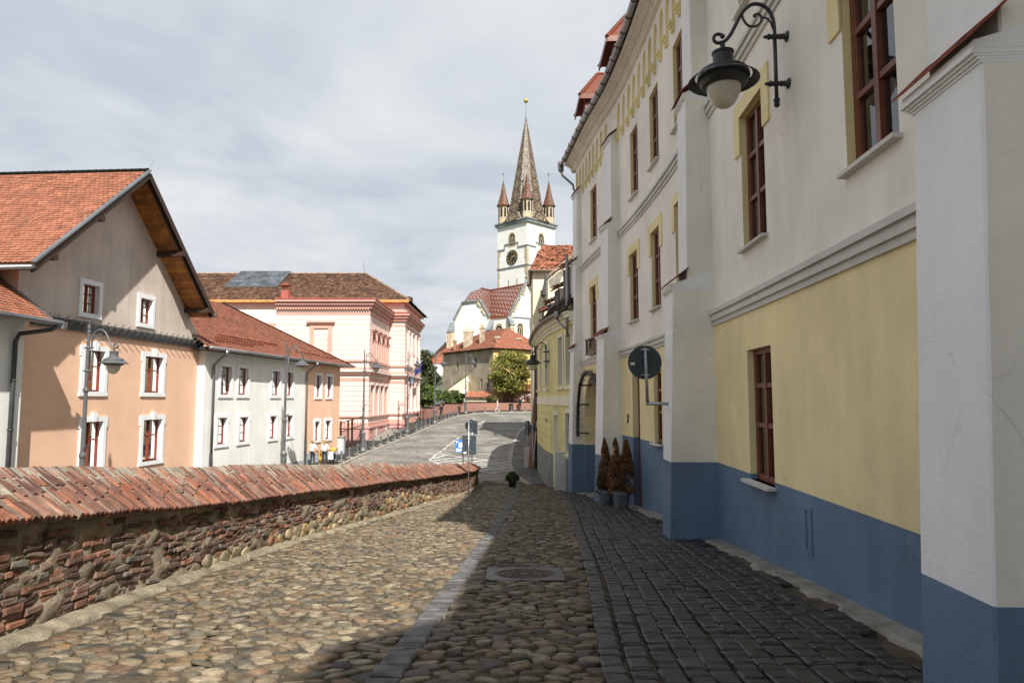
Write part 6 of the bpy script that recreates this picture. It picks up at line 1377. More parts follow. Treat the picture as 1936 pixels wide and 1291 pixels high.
tw3 = thing('tiled_garden_wall', 'small garden wall with deep curved red tile coping beside the tree', 'wall', (-5, 97, .2))
a, b = atY(878, 762, 97), atY(930, 762, 97); zt3 = atY(900, 750, 97).z; mb = MB(); mb.box(a.x, b.x, 97.4, 97.9, 0, zt3); mb.build('wall_section', K['warmcream'], tw3)
tiles_on([Vector((a.x - .3, 96.9, zt3 - .05)), Vector((b.x + .2, 96.9, zt3 - .05)), Vector((b.x, 98.0, zt3 + .75)), Vector((a.x, 98.0, zt3 + .75))], tw3, 37, .22, .22, ((1.15, 1.05, 1.0), (1, .95, .9), (1.2, 1.1, 1.1)), 'tile', 'coping_tiles')
# ---- foliage
def leaf_mat(name, c):
    m = bpy.data.materials.new(name); m.use_nodes = True; nt = m.node_tree; b = nt.nodes['Principled BSDF']; b.inputs['Roughness'].default_value = .6
    a = nt.nodes.new('ShaderNodeAttribute'); a.attribute_name = 'col'; mx_ = nt.nodes.new('ShaderNodeMixRGB'); mx_.blend_type = 'MULTIPLY'; mx_.inputs[0].default_value = 1; mx_.inputs[2].default_value = (*c, 1)
    nt.links.new(a.outputs['Color'], mx_.inputs[1]); nt.links.new(mx_.outputs[0], b.inputs['Base Color'])
    tr = nt.nodes.new('ShaderNodeBsdfTranslucent'); nt.links.new(mx_.outputs[0], tr.inputs[0]); ms = nt.nodes.new('ShaderNodeMixShader'); ms.inputs[0].default_value = .25
    o = nt.nodes['Material Output']; nt.links.new(b.outputs[0], ms.inputs[1]); nt.links.new(tr.outputs[0], ms.inputs[2]); nt.links.new(ms.outputs[0], o.inputs[0]); return m
def leaves(name, parent, P, size, m, pal, seed, up=.3, asp=.6, kind=None):
    """one leaf face at every point of P"""
    r = np.random.RandomState(seed); n = len(P); a = r.normal(size=(n, 3)); a /= np.linalg.norm(a, axis=1)[:, None]; b = np.cross(a, r.normal(size=(n, 3)) + np.array([0, 0, up])); b /= np.linalg.norm(b, axis=1)[:, None] + 1e-9
    s = size * r.uniform(.6, 1.3, (n, 1)); og = np.array(origin_of(parent)) if parent else 0
    V = np.stack([P - a * s, P + b * s * asp, P + a * s, P - b * s * asp], 1) - og; cols = np.array(pal)[r.choice(len(pal), n)] * r.uniform(.7, 1.25, (n, 1))
    me = np_mesh(name, V, [(0, 1, 2, 3)], cols, m, False); o = bpy.data.objects.new(name, me); col.objects.link(o)
    if parent: o.parent = parent
    if kind: o['kind'] = kind
    return o
def crown_points(c, rad, nblob, nleaf, seed, br=.32, hollow=.35):
    r = np.random.RandomState(seed); d = r.normal(size=(nblob, 3)); d /= np.linalg.norm(d, axis=1)[:, None]; q = r.uniform(hollow, 1, (nblob, 1)) ** .6; B = np.array(c) + d * q * np.array(rad) * (1 - br * .55)
    br_ = br * r.uniform(.55, 1.25, nblob) * min(rad); k = r.choice(nblob, nleaf, p=br_**2 / (br_**2).sum()); e = r.normal(size=(nleaf, 3)); e /= np.linalg.norm(e, axis=1)[:, None]
    return B[k] + e * (br_[k] * r.uniform(.35, 1.05, nleaf) ** .7)[:, None] * np.array([1, 1, .75]), B
K['leaf'] = leaf_mat('tree_leaf', (1, 1, 1)); K['bark'] = mat('bark', (.09, .065, .045), var=.3, vs=4, bump=.6)
def tree(name, label, base, c, rad, nb, nl, size, pal, seed, cat='tree', tr=.2, up=.3, br=.32, limbs=9, group=None):
    t = thing(name, label, cat, base, group); P, B = crown_points(c, rad, nb, nl, seed, br); leaves('crown', t, P, size, K['leaf'], pal, seed + 1, up)
    mb = MB(); base, c = Vector(base), Vector(c); fork = base.lerp(c, .45); mb.tube([base - Vector((0, 0, .1)), base.lerp(fork, .5), fork, c], [tr, tr * .85, tr * .7, tr * .25], 8); trk = mb.build('trunk', K['bark'], t, smooth=True)
    for i in range(limbs):
        mb = MB(); e = Vector(B[i * len(B) // limbs]); mid = fork.lerp(e, .5) + Vector((0, 0, -.1 * rad[2])); mb.tube([fork, mid, e], [tr * .5, tr * .3, tr * .08], 6); mb.build('limb', K['bark'], trk, smooth=True)
    return t
YG = [(.20, .21, .035), (.25, .22, .035), (.13, .16, .03), (.09, .12, .03), (.30, .25, .05)]; DG = [(.05, .085, .028), (.035, .06, .02), (.075, .10, .03), (.10, .075, .03)]; MG = [(.10, .16, .035), (.14, .20, .04), (.065, .11, .03)]
g_ = lambda x, y: float(gz(x, y))
tree('broadleaf_tree', 'spreading yellow-green tree overhanging the brick terrace wall', (-.4, 98, g_(0, 98)), (-.2, 97.5, 5.6), (3.7, 3.2, 3.5), 90, 9000, .17, YG, 41)
tree('dark_tree', 'dense dark green tree beside the pink building', (-11.6, 89, g_(-11, 89)), (-11.5, 89, 4.4), (2.0, 2.0, 4.4), 70, 6500, .18, DG, 43, br=.45)
tree('light_shrub', 'tall light green shrub at the foot of the dark tree', (-10.2, 87, g_(-10, 87)), (-10.4, 87, 2.0), (1.3, 1.2, 1.7), 40, 2600, .15, MG, 45, 'shrub', .08, br=.45)
tree('garden_bush', 'broad green bush spilling behind the stepped brick wall', (-7.9, 91.9, g_(-8, 92)), (-7.9, 91.9, 1.75), (2.3, 1.2, 1.35), 50, 3600, .15, MG, 47, 'bush', .08, br=.5)
tree('garden_bush', 'olive bush between the tiled garden wall and the walking person', (-3.2, 96.2, .3), (-3.0, 96.0, 1.6), (1.0, .6, .8), 24, 1300, .12, [(.16, .13, .05), (.10, .10, .03), (.2, .16, .05)], 49, 'bush', .05, br=.5)
fl = thing('flower_bed', 'row of red flowers along the top of the terrace wall', 'flowers', (2.5, 100.6, zt_ + .4))
r = np.random.RandomState(5); n = 900; Pf = np.stack([r.uniform(-.6, 5.2, n), r.uniform(100.3, 100.9, n), zt_ + .62 + r.uniform(0, .45, n)], 1); leaves('blossoms', fl, Pf, .10, K['leaf'], [(.55, .02, .02), (.65, .03, .04), (.45, .015, .02)], 6, kind='stuff')
Pf = Pf[:700] - np.array([0, 0, .3]); leaves('flower_leaves', fl, Pf, .14, K['leaf'], DG, 7, kind='stuff'); mb = MB(); mb.box(-.7, 5.3, 100.2, 101, zt_ - 1.8, zt_ + .4); mb.build('trough', K['brick_tex'], fl)
# distant belt of trees closing the gap beside the pink building
tree('distant_tree', 'far green tree behind the low wall and dark bin', (-13.5, 97, .5), (-13.5, 97, 3.8), (3.2, 2.5, 3.4), 50, 3200, .24, DG, 51)

# ================================================================ street lamps
K['globe'] = mat('frosted_globe', (.55, .49, .39), rough=.18, var=.08, vs=3, bump=0, spec=.5)
def lamp_head(top, m, parent, brim_gap=True):
    mb = MB(); mb.lathe([(.02, 0), (.035, -.03), (.03, -.10), (.045, -.12), (.12, -.125), (.15, -.14), (.15, -.16), (.135, -.18), (.135, -.28), (.15, -.30), (.15, -.32), (.19, -.35), (.28, -.385), (.325, -.42), (.325, -.46), (.345, -.465), (.345, -.51), (.33, -.56), (.29, -.62), (.25, -.63), (.0, -.60)][::-1], top, 20, m)
    h = mb.build('lamp_hood', K[parent[1]], parent[0], smooth=False)
    mb = MB(); T = Vector(top); n = 24; prof = [(.375, -.475), (.47, -.545), (.47, -.555), (.375, -.487)]
    V = [T + Vector((r * math.cos(2 * math.pi * j / n), r * math.sin(2 * math.pi * j / n), z)) for r, z in prof for j in range(n)]
    mb.add(V, [(k * n + j, k * n + (j + 1) % n, ((k + 1) % 4) * n + (j + 1) % n, ((k + 1) % 4) * n + j) for k in range(4) for j in range(n)])
    for k in range(3): a = 2.1 * k + .5; mb.cyl(T + Vector((.32 * math.cos(a), .32 * math.sin(a), -.49)), T + Vector((.39 * math.cos(a), .39 * math.sin(a), -.49)), .012, n=5)
    mb.build('brim', K[parent[1]], h)
    mb = MB(); mb.lathe([(.225, -.60), (.225, -.64), (.217, -.71), (.19, -.78), (.14, -.86), (.075, -.91), (.001, -.93)][::-1], top, 20); mb.build('globe', K['globe'], h, smooth=True); return h
def spl(P, k=4):
    s = np.concatenate([[0], np.cumsum([(b - a).length for a, b in zip(P, P[1:])])]); C3 = [Curve(list(zip(s, [p[i] for p in P]))) for i in range(3)]
    return [Vector([c(q) for c in C3]) for q in np.linspace(0, s[-1], len(P) * k)]
def scroll_arm(base, d, parent, m, s=1.0):
    """swan-neck arm in the vertical plane of d, starting upward at base; returns the hang point"""
    base = Vector(base); d = Vector(d).normalized(); P = lambda x, z: base + d * (x * s) + Vector((0, 0, z * s)); mb = MB()
    arc = [P(0, -.1), P(0, .1), P(.015, .24), P(.07, .38), P(.17, .47), P(.29, .49), P(.40, .43), P(.50, .30), P(.58, .14), P(.66, .0), P(.74, -.08), P(.82, -.10)]
    arc, sp2_ = spl(arc), None; mb.tube(arc, .028 * s, 8)
    cu = [P(.82 + .07 * math.sin(t) + .0, -.10 + .07 * (1 - math.cos(t))) for t in np.linspace(0, 4.2, 9)]; mb.tube(cu, [.026 * s] * 8 + [.03 * s], 8); mb.sphere(cu[-1], .038 * s)
    sp2 = [P(.47, .36), P(.44, .24), P(.36, .15), P(.26, .15), P(.19, .22), P(.19, .30), P(.24, .34), P(.28, .31)]; sp2 = spl(sp2); mb.tube(sp2, .018 * s, 6); mb.sphere(sp2[-1], .03 * s)
    sp3 = [P(.02, .1), P(.05, .2), P(.11, .27), P(.17, .28)]; mb.tube(sp3, .014 * s, 6)
    mb.build('scroll_arm', m, parent, smooth=True); return P(.76, -.09)
def lamp_post():
    t = thing('street_lamp', 'x', 'lamp post'); mb = MB()
    mb.lathe([(.30, 0), (.30, .10), (.25, .16), (.19, .30), (.165, .42), (.165, 1.35), (.20, 1.38), (.20, 1.45), (.15, 1.5), (.09, 1.62), (.085, 3.25), (.11, 3.28), (.12, 3.34), (.11, 3.40), (.075, 3.44), (.062, 5.5), (.095, 5.53), (.10, 5.58), (.09, 5.63), (.055, 5.68), (.045, 7.55), (.06, 7.57), (.06, 7.62), (.035, 7.66), (.055, 7.74), (.05, 7.80), (.015, 7.86), (.02, 8.0), (.0, 8.03)], (0, 0, 0), 14); mb.build('post', K['lamp_grey'], t)
    mb = MB(); mb.tube([(.13, 0, 5.9), (.13, 0, 7.15)], .026, 8); mb.sphere((.13, 0, 5.86), .04)
    for z in (6.25, 7.05): mb.tube([(-.1, 0, z), (.2, 0, z)], .025, 6); mb.sphere((0, 0, z), .075); mb.sphere((-.11, 0, z), .03)
    mb.build('side_rod', K['lamp_grey'], t, smooth=True); h = scroll_arm((.13, 0, 7.15), (1, 0, 0), t, K['lamp_grey'], 1.08); lamp_head(h, None, (t, 'lamp_grey'))
    mb = MB(); mb.tube([(0, 0, 3.5), (.28, -.1, 3.7)], .03, 6); mb.build('flag_holder', K['dark_metal'], t); return t
LP = [(-14.75, 23.7, -3.65, 4, 'tall grey street lamp standing before the orange gabled house'), (-13.1, 39.6, None, 8, 'tall grey street lamp standing before the long white house'), (-11.55, 53.4, None, 8, 'tall grey street lamp at the near corner of the pink building'),
      (-10.15, 66.6, None, 8, 'tall grey street lamp with bicycles parked at its foot'), (-8.45, 75.1, None, 14, 'tall grey street lamp at the near end of the stepped brick wall'), (-5.95, 87.9, None, 14, 'tall grey street lamp with a white camera before the stepped brick wall')]
proto = lamp_post(); lamps = []
for i, (x, y, z, rz, lb) in enumerate(LP):
    o = proto if i == 0 else copy_tree(proto); o.location = (x, y, (float(gz(x, y)) + .12) if z is None else z); o.rotation_euler = (0, 0, -R(rz)); o['label'] = lb; o['group'] = 'street lamps along the lower road'; lamps.append(o)
mb = MB(); z0 = lamps[5].location.z; x0, y0 = -5.95, 87.9; mb.tube([(x0, y0, z0 + 4.4), (x0 + .28, y0, z0 + 4.4)], .03, 6); mb.sphere((x0 + .3, y0, z0 + 4.2), .19); mb.box(x0 - .42, x0 - .06, y0 - .12, y0 + .1, z0 + 2.6, z0 + 3.1)
mb.build('surveillance_camera', K['wtrim'], label='white dome camera with control box on the lamp by the brick wall', cat='camera')
def wall_lamp(label, M, u, z_hi, z_lo, name='wall_lamp', s=1.0):
    t = thing(name, label, 'wall lamp', tuple(M(u, 0, z_lo))); ro = .17; mb = MB(); mb.tube([M(u, ro, z_lo - .18), M(u, ro, z_hi + .02)], .027, 8); mb.sphere(M(u, ro, z_lo - .21), .042); mb.lathe([(.04, -.02), (.045, 0), (.04, .02)], M(u, ro, z_lo - .15), 10); mb.build('rod', K['black_iron'], t, smooth=True)
    for z in (z_hi - .02, z_lo + .08):
        mb = MB(); ax = M(u, 1, 0) - M(u, 0, 0); mb.lathe([(.075, 0), (.07, .02), (.03, .04), (.045, .06), (.03, .08), (.045, .10), (.03, .12), (.04, .17), (.03, .22), (.045, .25), (.02, .28), (.028, .30), (.0, .33)], M(u, 0, z), 10, axis=ax); mb.build('bracket', K['black_iron'], t, smooth=True)
    h = scroll_arm(M(u, ro, z_hi), M(u, 1, 0) - M(u, 0, 0), t, K['black_iron'], .92); lamp_head(h, None, (t, 'black_iron')); return t
wall_lamp('black scroll-armed wall lamp on the cream facade above the yellow ground floor', MH, 8.87, 6.52, 5.76)
wall_lamp('black scroll-armed wall lamp on the pale yellow house', MY, 35.4, 4.10, 3.50)

# ================================================================ bollards, signs, cabinets
K['bollard'] = mat('bollard_grey', (.13, .155, .165), rough=.5, var=.15, bump=.05)
b0 = thing('bollard', 'small grey cast bollard with ball top along the pavement kerb', 'bollard', (0, 0, 0), 'bollards along the pavement kerb'); mb = MB()
mb.lathe([(.10, .02), (.095, .10), (.07, .14), (.062, .48), (.08, .5), (.08, .53), (.05, .55)], (0, 0, 0), 10); mb.build('post', K['bollard'], b0, smooth=False); mb = MB(); mb.sphere((0, 0, .63), .095, 10, 6); mb.build('ball', K['bollard'], b0, smooth=True); mb = MB(); mb.box(-.22, .22, -.22, .22, -.02, .025); mb.build('base_slab', K['kerb_pale'], b0)
sK = np.concatenate([[0], np.cumsum(np.linalg.norm(np.diff(KL, axis=0), axis=1))]); first = True; bol = []; blist = []; s_ = float(np.interp(47, KL[:60, 1], sK[:60]))
while s_ < sK[-1] - 6:
    x = float(np.interp(s_, sK, KL[:, 0])); y = float(np.interp(s_, sK, KL[:, 1])); i = min(int(np.searchsorted(sK, s_)), 118); n = nrm[i]; x, y = x + n[0] * .48, y + n[1] * .48
    if min((x - l[0]) ** 2 + (y - l[1]) ** 2 for l in LP) > .4:
        bol.append((s_, x, y)); o = b0 if first else copy_tree(b0); first = False; blist.append(o); o.location = (x, y, float(gz(x, y)) + .125)
    s_ += 1.78
ORD = ['first', 'second', 'third', 'fourth', 'fifth', 'sixth', 'seventh', 'eighth', 'ninth', 'tenth', 'eleventh', 'twelfth', 'thirteenth', 'fourteenth']
LNM = ['the lamp at the pink building corner', 'the lamp with the bicycles', 'the lamp at the near end of the brick wall', 'the lamp with the camera']
ls_ = [float(np.interp(l[1], KL[:104, 1], sK[:104])) for l in LP[2:]]
cnt = {}
for (sb, xb, yb2), o in zip(bol, blist):
    k = sum(sb > q for q in ls_) - 1; cnt[k] = cnt.get(k, 0) + 1
    if k < 0: o['label'] = 'grey ball-top bollard, %s downhill from %s' % (ORD[sum(q[0] < ls_[0] for q in bol) - cnt[k]], LNM[0])
    else: o['label'] = 'grey ball-top bollard, %s uphill from %s' % (ORD[min(cnt[k] - 1, 13)], LNM[k])
K['signback'] = mat('dark_sign_back', (.045, .06, .068), rough=.5, var=.12, vs=3, bump=.02); K['galv'] = mat('galvanised_steel', (.42, .44, .46), rough=.4, metal=.7, var=.2, vs=6, bump=.03)
def disc(mb, c, r, n_, th=.02, m=None): mb.lathe([(r - .01, -th / 2), (r, -th / 2 + .004), (r, th / 2 - .004), (r - .01, th / 2)], c, 28, m, axis=n_)
def sign_post(name, label, x, y, z0, h, parts, m='galv', r=.03):
    t = thing(name, label, 'road sign', (x, y, z0)); mb = MB(); mb.cyl((x, y, z0 - .05), (x, y, z0 + h), r, n=10, m=0); mb.build('post', K[m], t, smooth=True)
    for p in parts:
        mb = MB(); c = Vector((x + p[1], y + .05, z0 + p[2])); nrm_ = Vector((math.sin(R(p[5])), math.cos(R(p[5])), 0)); tan = Vector((nrm_.y, -nrm_.x, 0))
        if p[0] == 'disc': disc(mb, c, p[3], nrm_)
        else: mb.obox(c, tan * p[3], nrm_ * .01, (0, 0, p[4]))
        b = mb.build('sign_plate', K[p[6]], t)
        for dz in ((-.6, .6) if p[0] == 'disc' else (-.62, .62)):
            mb = MB(); zz_ = c.z + dz * (p[3] if p[0] == 'disc' else p[4]); mb.box(x - .1, x + .1, y + .0, y + .045, zz_ - .018, zz_ + .018); mb.cyl((x, y, zz_ - .02), (x, y, zz_ + .02), r + .012, n=8); mb.build('clamp', K['galv'], b)
    return t
sp1 = sign_post('sign_post', 'galvanised post with dark backs of a round and a square sign beside the brick wall', -1.80, 28.6, float(lz(28.6)), 3.06, [('disc', .08, 2.80, .27, 0, 25, 'signback'), ('rect', .02, 2.02, .29, .39, 0, 'signback')])
mb = MB(); c_ = Vector((-1.80, 28.6, float(lz(28.6)))); mb.box(c_.x - .21, c_.x - .09, 28.615, 28.63, c_.z + 1.66, c_.z + 1.73); mb.build('sticker', K['wtrim'], sp1)
sign_post('sign_post', 'galvanised post with tall narrow sign backs beyond the end of the brick wall', -2.45, 42.2, -2.9, 3.15, [('rect', .16, 2.8, .17, .40, 20, 'signback'), ('rect', .02, 2.0, .16, .5, 60, 'greyframe'), ('rect', -.02, 1.32, .24, .17, 0, 'signback')])
K['signblue'] = mat('blue_sign_paint', (.05, .17, .52), rough=.4, var=.05, bump=0)
t = thing('parking_sign', 'blue parking sign with white lettering on a thin black post', 'road sign', (-3.25, 44.0, -2.9)); mb = MB(); mb.cyl((-3.12, 44.03, -2.95), (-3.12, 44.03, -.95), .028, n=8); mb.build('post', K['black_iron'], t); mb = MB(); mb.box(-3.62, -3.12, 44, 44.02, -1.75, -.95); sb_ = mb.build('sign_plate', K['signblue'], t)
def txt(s, loc, size, m, parent, rot=(R(90), 0, 0), name='lettering', ext=.003, align='LEFT'):
    cu = bpy.data.curves.new(name, 'FONT'); cu.body = s; cu.size = size; cu.extrude = ext; cu.align_x = align; tmp = bpy.data.objects.new(name, cu); col.objects.link(tmp); dg = bpy.context.evaluated_depsgraph_get(); me = bpy.data.meshes.new_from_object(tmp.evaluated_get(dg)); bpy.data.objects.remove(tmp); me.materials.clear(); me.materials.append(m)
    o = bpy.data.objects.new(name, me); col.objects.link(o); o.parent = parent; o.location = Vector(loc) - origin_of(parent); o.rotation_euler = rot; return o
txt('P', (-3.58, 43.99, -1.20), .28, K['wtrim'], sb_)
mb = MB(); mb.box(-3.40, -3.18, 43.985, 43.995, -1.42, -1.12); mb.build('pictogram', K['wtrim'], sb_)
for z in (-1.52, -1.60, -1.68):
    mb = MB(); mb.box(-3.57, -3.2 - .05 * (z < -1.65), 43.985, 43.995, z - .02, z + .02); mb.build('text_line', K['wtrim'], sb_)
# round sign on a bracket fixed to the second buttress
bs_ = thing('bracket_sign', 'round dark sign back on an angled steel bracket fixed to a buttress', 'road sign', (3.05, 13.5, 1.5)); zc_ = atY(1219, 685, 13.5).z; xc_ = atY(1219, 685, 13.5).x; zh = atY(1240, 763, 13.5).z
mb = MB(); xv = xc_ + .03; mb.tube([(xc_ - .0, 13.44, zc_ + .28), (xv, 13.44, zh)], .032, 10); mb.tube([(xv - .03, 13.44, zh), (3.25, 13.44, zh)], .032, 10); mb.sphere((xv, 13.44, zh), .034); mb.build('bracket', K['galv'], bs_, smooth=True)
mb = MB(); disc(mb, (xc_, 13.5, zc_), .335, (0, 1, 0)); dd = mb.build('sign_plate', K['signback'], bs_)
for dz in (.25, -.25): mb = MB(); mb.box(xc_ - .08, xc_ + .08, 13.42, 13.49, zc_ + dz - .014, zc_ + dz + .014); mb.build('clamp', K['galv'], dd)
mb = MB(); mb.box(xc_ - .285, xc_ - .20, 13.484, 13.489, zc_ - .055, zc_ - .005); stk = mb.build('sticker', K['wtrim'], dd)
for k in range(4): mb = MB(); mb.box(xc_ - .277 + k * .018, xc_ - .265 + k * .018, 13.481, 13.485, zc_ - .047, zc_ - .033); mb.build('print_mark', K['black_iron'], dd)
s3 = sign_post('sign_post', 'slim post with tall narrow black sign back behind the small meter cabinet', 1.02, 46.2, -2.85, 3.1, [('rect', .02, 2.55, .14, .48, 0, 'signback')])
s4 = sign_post('sign_post', 'post with round black sign back leaning near the brick buttress', 1.20, 40.6, -2.85, 3.1, [('disc', -.02, 2.75, .27, 0, 0, 'signback')]); mb = MB(); mb.tube([(1.52, 42, .3), (1.18, 40.9, -2.85)], .025, 6); mb.build('strut', K['galv'], s4)
def cabinet(name, label, x0, x1, y0, y1, z0, z1, split, m='wtrim'):
    t = thing(name, label, 'cabinet', ((x0 + x1) / 2, (y0 + y1) / 2, z0)); mb = MB(); mb.box(x0, x1, y0, y1, z0, split - .01); mb.build('base', K[m], t); mb = MB(); mb.box(x0 - .015, x1 + .015, y0 - .015, y1, split + .01, z1); up_ = mb.build('door', K[m], t); mb = MB(); mb.box(x0 - .03, x1 + .03, y0 - .03, y1, z1, z1 + .03); mb.build('lid', K[m], t); mb = MB(); mb.box(x0 + .04, x0 + .07, y0 - .03, y0 - .015, (split + z1) / 2, (split + z1) / 2 + .12); mb.build('handle', K['dark_metal'], up_)
K['offw'] = mat('off_white_plastic', (.62, .62, .57), var=.1, rough=.5, bump=.03)
a = MY(31.55, .28, 0); cabinet('utility_cabinet', 'tall off-white utility cabinet against the grey base of the yellow house', a.x - .18, a.x + .32, 31.3, 31.75, float(lz(31.5)) - .05, -.8, -1.95, 'offw')
cabinet('meter_cabinet', 'small white meter cabinet on a pedestal on the side pavement', .82, 1.14, 45.8, 46.1, -2.86, -1.6, -2.35, 'offw')

# ================================================================ plants in pots, garland, shop sign
K['pot'] = mat('grey_plastic_pot', (.15, .17, .19), rough=.55, var=.3, vs=4, bump=.15); K['soil'] = mat('potting_soil', (.04, .03, .02), var=.2)
def pot(t, x, y, z, r, h, m='pot'):
    mb = MB(); mb.lathe([(r * .74, 0), (r * .9, h * .72), (r * .92, h * .74), (r, h * .75), (r, h), (r * .93, h), (r * .9, h * .85)], (x, y, z), 20); mb.build('pot', K[m], t, smooth=False); mb = MB(); mb.lathe([(r * .9, h * .9), (.01, h * .92)], (x, y, z), 14); mb.build('soil', K['soil'], t)
def conifer_pts(x, y, z, h, r, n, seed, lean=0):
    q = np.random.RandomState(seed); t = q.uniform(0, 1, n) ** .85; nb = 46; bt = q.uniform(0, 1, nb); ba = q.uniform(0, 6.28, nb); k = q.choice(nb, n); t = np.clip(bt[k] + q.normal(0, .035, n), 0, 1); env = r * (1 - t ** 1.7) * (.72 + .28 * np.minimum(t * 6, 1)) + .03
    a = ba[k] + q.normal(0, .55, n); rr = env * q.uniform(.5, 1.08, n); return np.stack([x + rr * np.cos(a) + lean * t, y + rr * np.sin(a), z + t * h], 1)
BR = [(.22, .09, .028), (.29, .13, .04), (.15, .065, .022), (.36, .18, .06), (.10, .05, .02)]
def conifer(label, x, y, cols_, pr, ph):
    z = float(lz(y)) + .04; t = thing('potted_conifer', label, 'potted plant', (x, y, z)); pot(t, x, y, z, pr, ph)
    for i, (dx, dy, h, r, n, pal) in enumerate(cols_):
        P = conifer_pts(x + dx, y + dy, z + ph * .8, h, r, n, 60 + i + int(y * 10)); leaves('foliage', t, P, .030, K['leaf'], pal, 70 + i, up=1.0, asp=.5); mb = MB(); mb.tube([(x + dx * .5, y + dy * .5, z + ph * .7), (x + dx, y + dy, z + ph + h * .9)], [.03, .008], 6); mb.build('stem', K['bark'], t)
conifer('two dried brown columnar conifers in a round grey pot in front of the door', 3.30, 20.9, [(-.16, .05, 1.66, .22, 7000, BR), (.16, -.02, 1.62, .27, 8500, BR)], .28, .50)
conifer('single dried brown conifer with a green sprig in the grey pot behind', 3.02, 22.4, [(0, 0, 1.72, .24, 6500, BR), (-.16, -.1, .62, .16, 1600, [(.06, .08, .02), (.09, .10, .02), (.05, .05, .02)])], .27, .48)
zp = float(lz(34.6)); t = thing('potted_shrub', 'low leafy evergreen in a square black pot standing in the lane', 'potted plant', (.02, 34.6, zp)); mb = MB(); mb.hexa([(-.13, 34.45, zp), (.17, 34.45, zp), (.17, 34.75, zp), (-.13, 34.75, zp), (-.18, 34.4, zp + .36), (.22, 34.4, zp + .36), (.22, 34.8, zp + .36), (-.18, 34.8, zp + .36)]); mb.box(-.2, .24, 34.38, 34.82, zp + .30, zp + .37); mb.build('pot', K['black_iron'], t)
q = np.random.RandomState(3); n = 1500; a = q.uniform(0, 6.28, n); rr = q.uniform(0, 1, n) ** .6; Pp = np.stack([.02 + .34 * rr * np.cos(a), 34.6 + .3 * rr * np.sin(a), zp + .36 + q.uniform(.0, .42, n) * (1 - .6 * rr ** 2)], 1); leaves('foliage', t, Pp, .055, K['leaf'], [(.05, .09, .03), (.03, .06, .02), (.09, .13, .04)], 4)
# garland of dark twigs and lights round the arch
ga = thing('arch_garland', 'dark twiggy garland framing the yellow archway', 'garland', tuple(MH(AC, .2, ASP))); pts = []
for i in range(41):
    u_ = AC + AW * math.cos(math.pi * i / 40) * 1.04; pts.append(MH(u_, .28, arch_z(u_) + .06 if abs(u_ - AC) < AW else ASP - .0))
zlo = .05; pts = [MH(AC + AW * 1.04, .28, z) for z in np.linspace(zlo, ASP, 8)] + pts + [MH(AC - AW * 1.04, .28, z) for z in np.linspace(ASP, zlo, 8)]
mb = MB(); mb.tube(pts, .065, 7); mb.build('wire_core', K['black_iron'], ga); Pg = []; q = random.Random(8)
for a, b in zip(pts, pts[1:]):
    for _ in range(int((b - a).length / .006)): v = a.lerp(b, q.random()); Pg.append(v + Vector((q.gauss(0, .055), q.gauss(0, .055), q.gauss(0, .055))))
leaves('twigs', ga, np.array([tuple(p) for p in Pg]), .07, K['leaf'], [(.025, .022, .02), (.05, .042, .036), (.10, .09, .08)], 9, asp=.14)
for z, L_ in ((2.2, .5), (1.4, .5), (.2, .55)):
    u_ = AC + AW * 1.0 if z < ASP else AC + AW * (max(0, 1 - ((z - ASP) / (AAP - ASP)) ** 2)) ** (1 / 2.3); mb = MB(); mb.tube([MH(u_ + .04, .28, z), MH(u_ - .1, -.15, z)], .035, 6); mb.build('bracket', K['black_iron'], ga)
sg2 = thing('shop_sign', 'dark framed metal cut-out sign hanging under the first-floor window by the arch', 'sign', tuple(MH(26.8, .2, 3.4))); K['olive'] = mat('olive_painted_metal', (.14, .14, .05), rough=.45, var=.2, bump=.03)
ua, ub, za, zb = 25.7, 27.85, 3.42, 4.0; mb = MB()
for (p, q_) in (((ua, za), (ub, za)), ((ub, za), (ub, zb)), ((ub, zb), (ua, zb)), ((ua, zb), (ua, za))): mb.bar(MH(p[0], .16, p[1]), MH(q_[0], .16, q_[1]), .14, .06)
mb.build('frame', K['black_iron'], sg2); mb = MB(); mbox(mb, MH, ua, ub, .03, .05, za, zb); mb.build('back_panel', mat('pinkish_sign_panel', (.34, .24, .19), var=.3, vs=4), sg2)
for u_, w, h in ((27.62, .07, .5), (27.38, .12, .40), (27.1, .06, .2), (26.95, .12, .16), (26.75, .06, .2), (26.55, .12, .16), (26.3, .06, .3), (26.05, .12, .2)):
    mb = MB(); mb.hexa([MH(u_ - w * .6, .14, za + .03), MH(u_ + w * .6, .14, za + .03), MH(u_ + w * .6, .18, za + .03), MH(u_ - w * .6, .18, za + .03), MH(u_ - w, .14, za + .03 + h), MH(u_ + w * .5, .14, za + .03 + h), MH(u_ + w * .5, .18, za + .03 + h), MH(u_ - w, .18, za + .03 + h)]); mb.build('cut_out_shape', K['olive'], sg2)

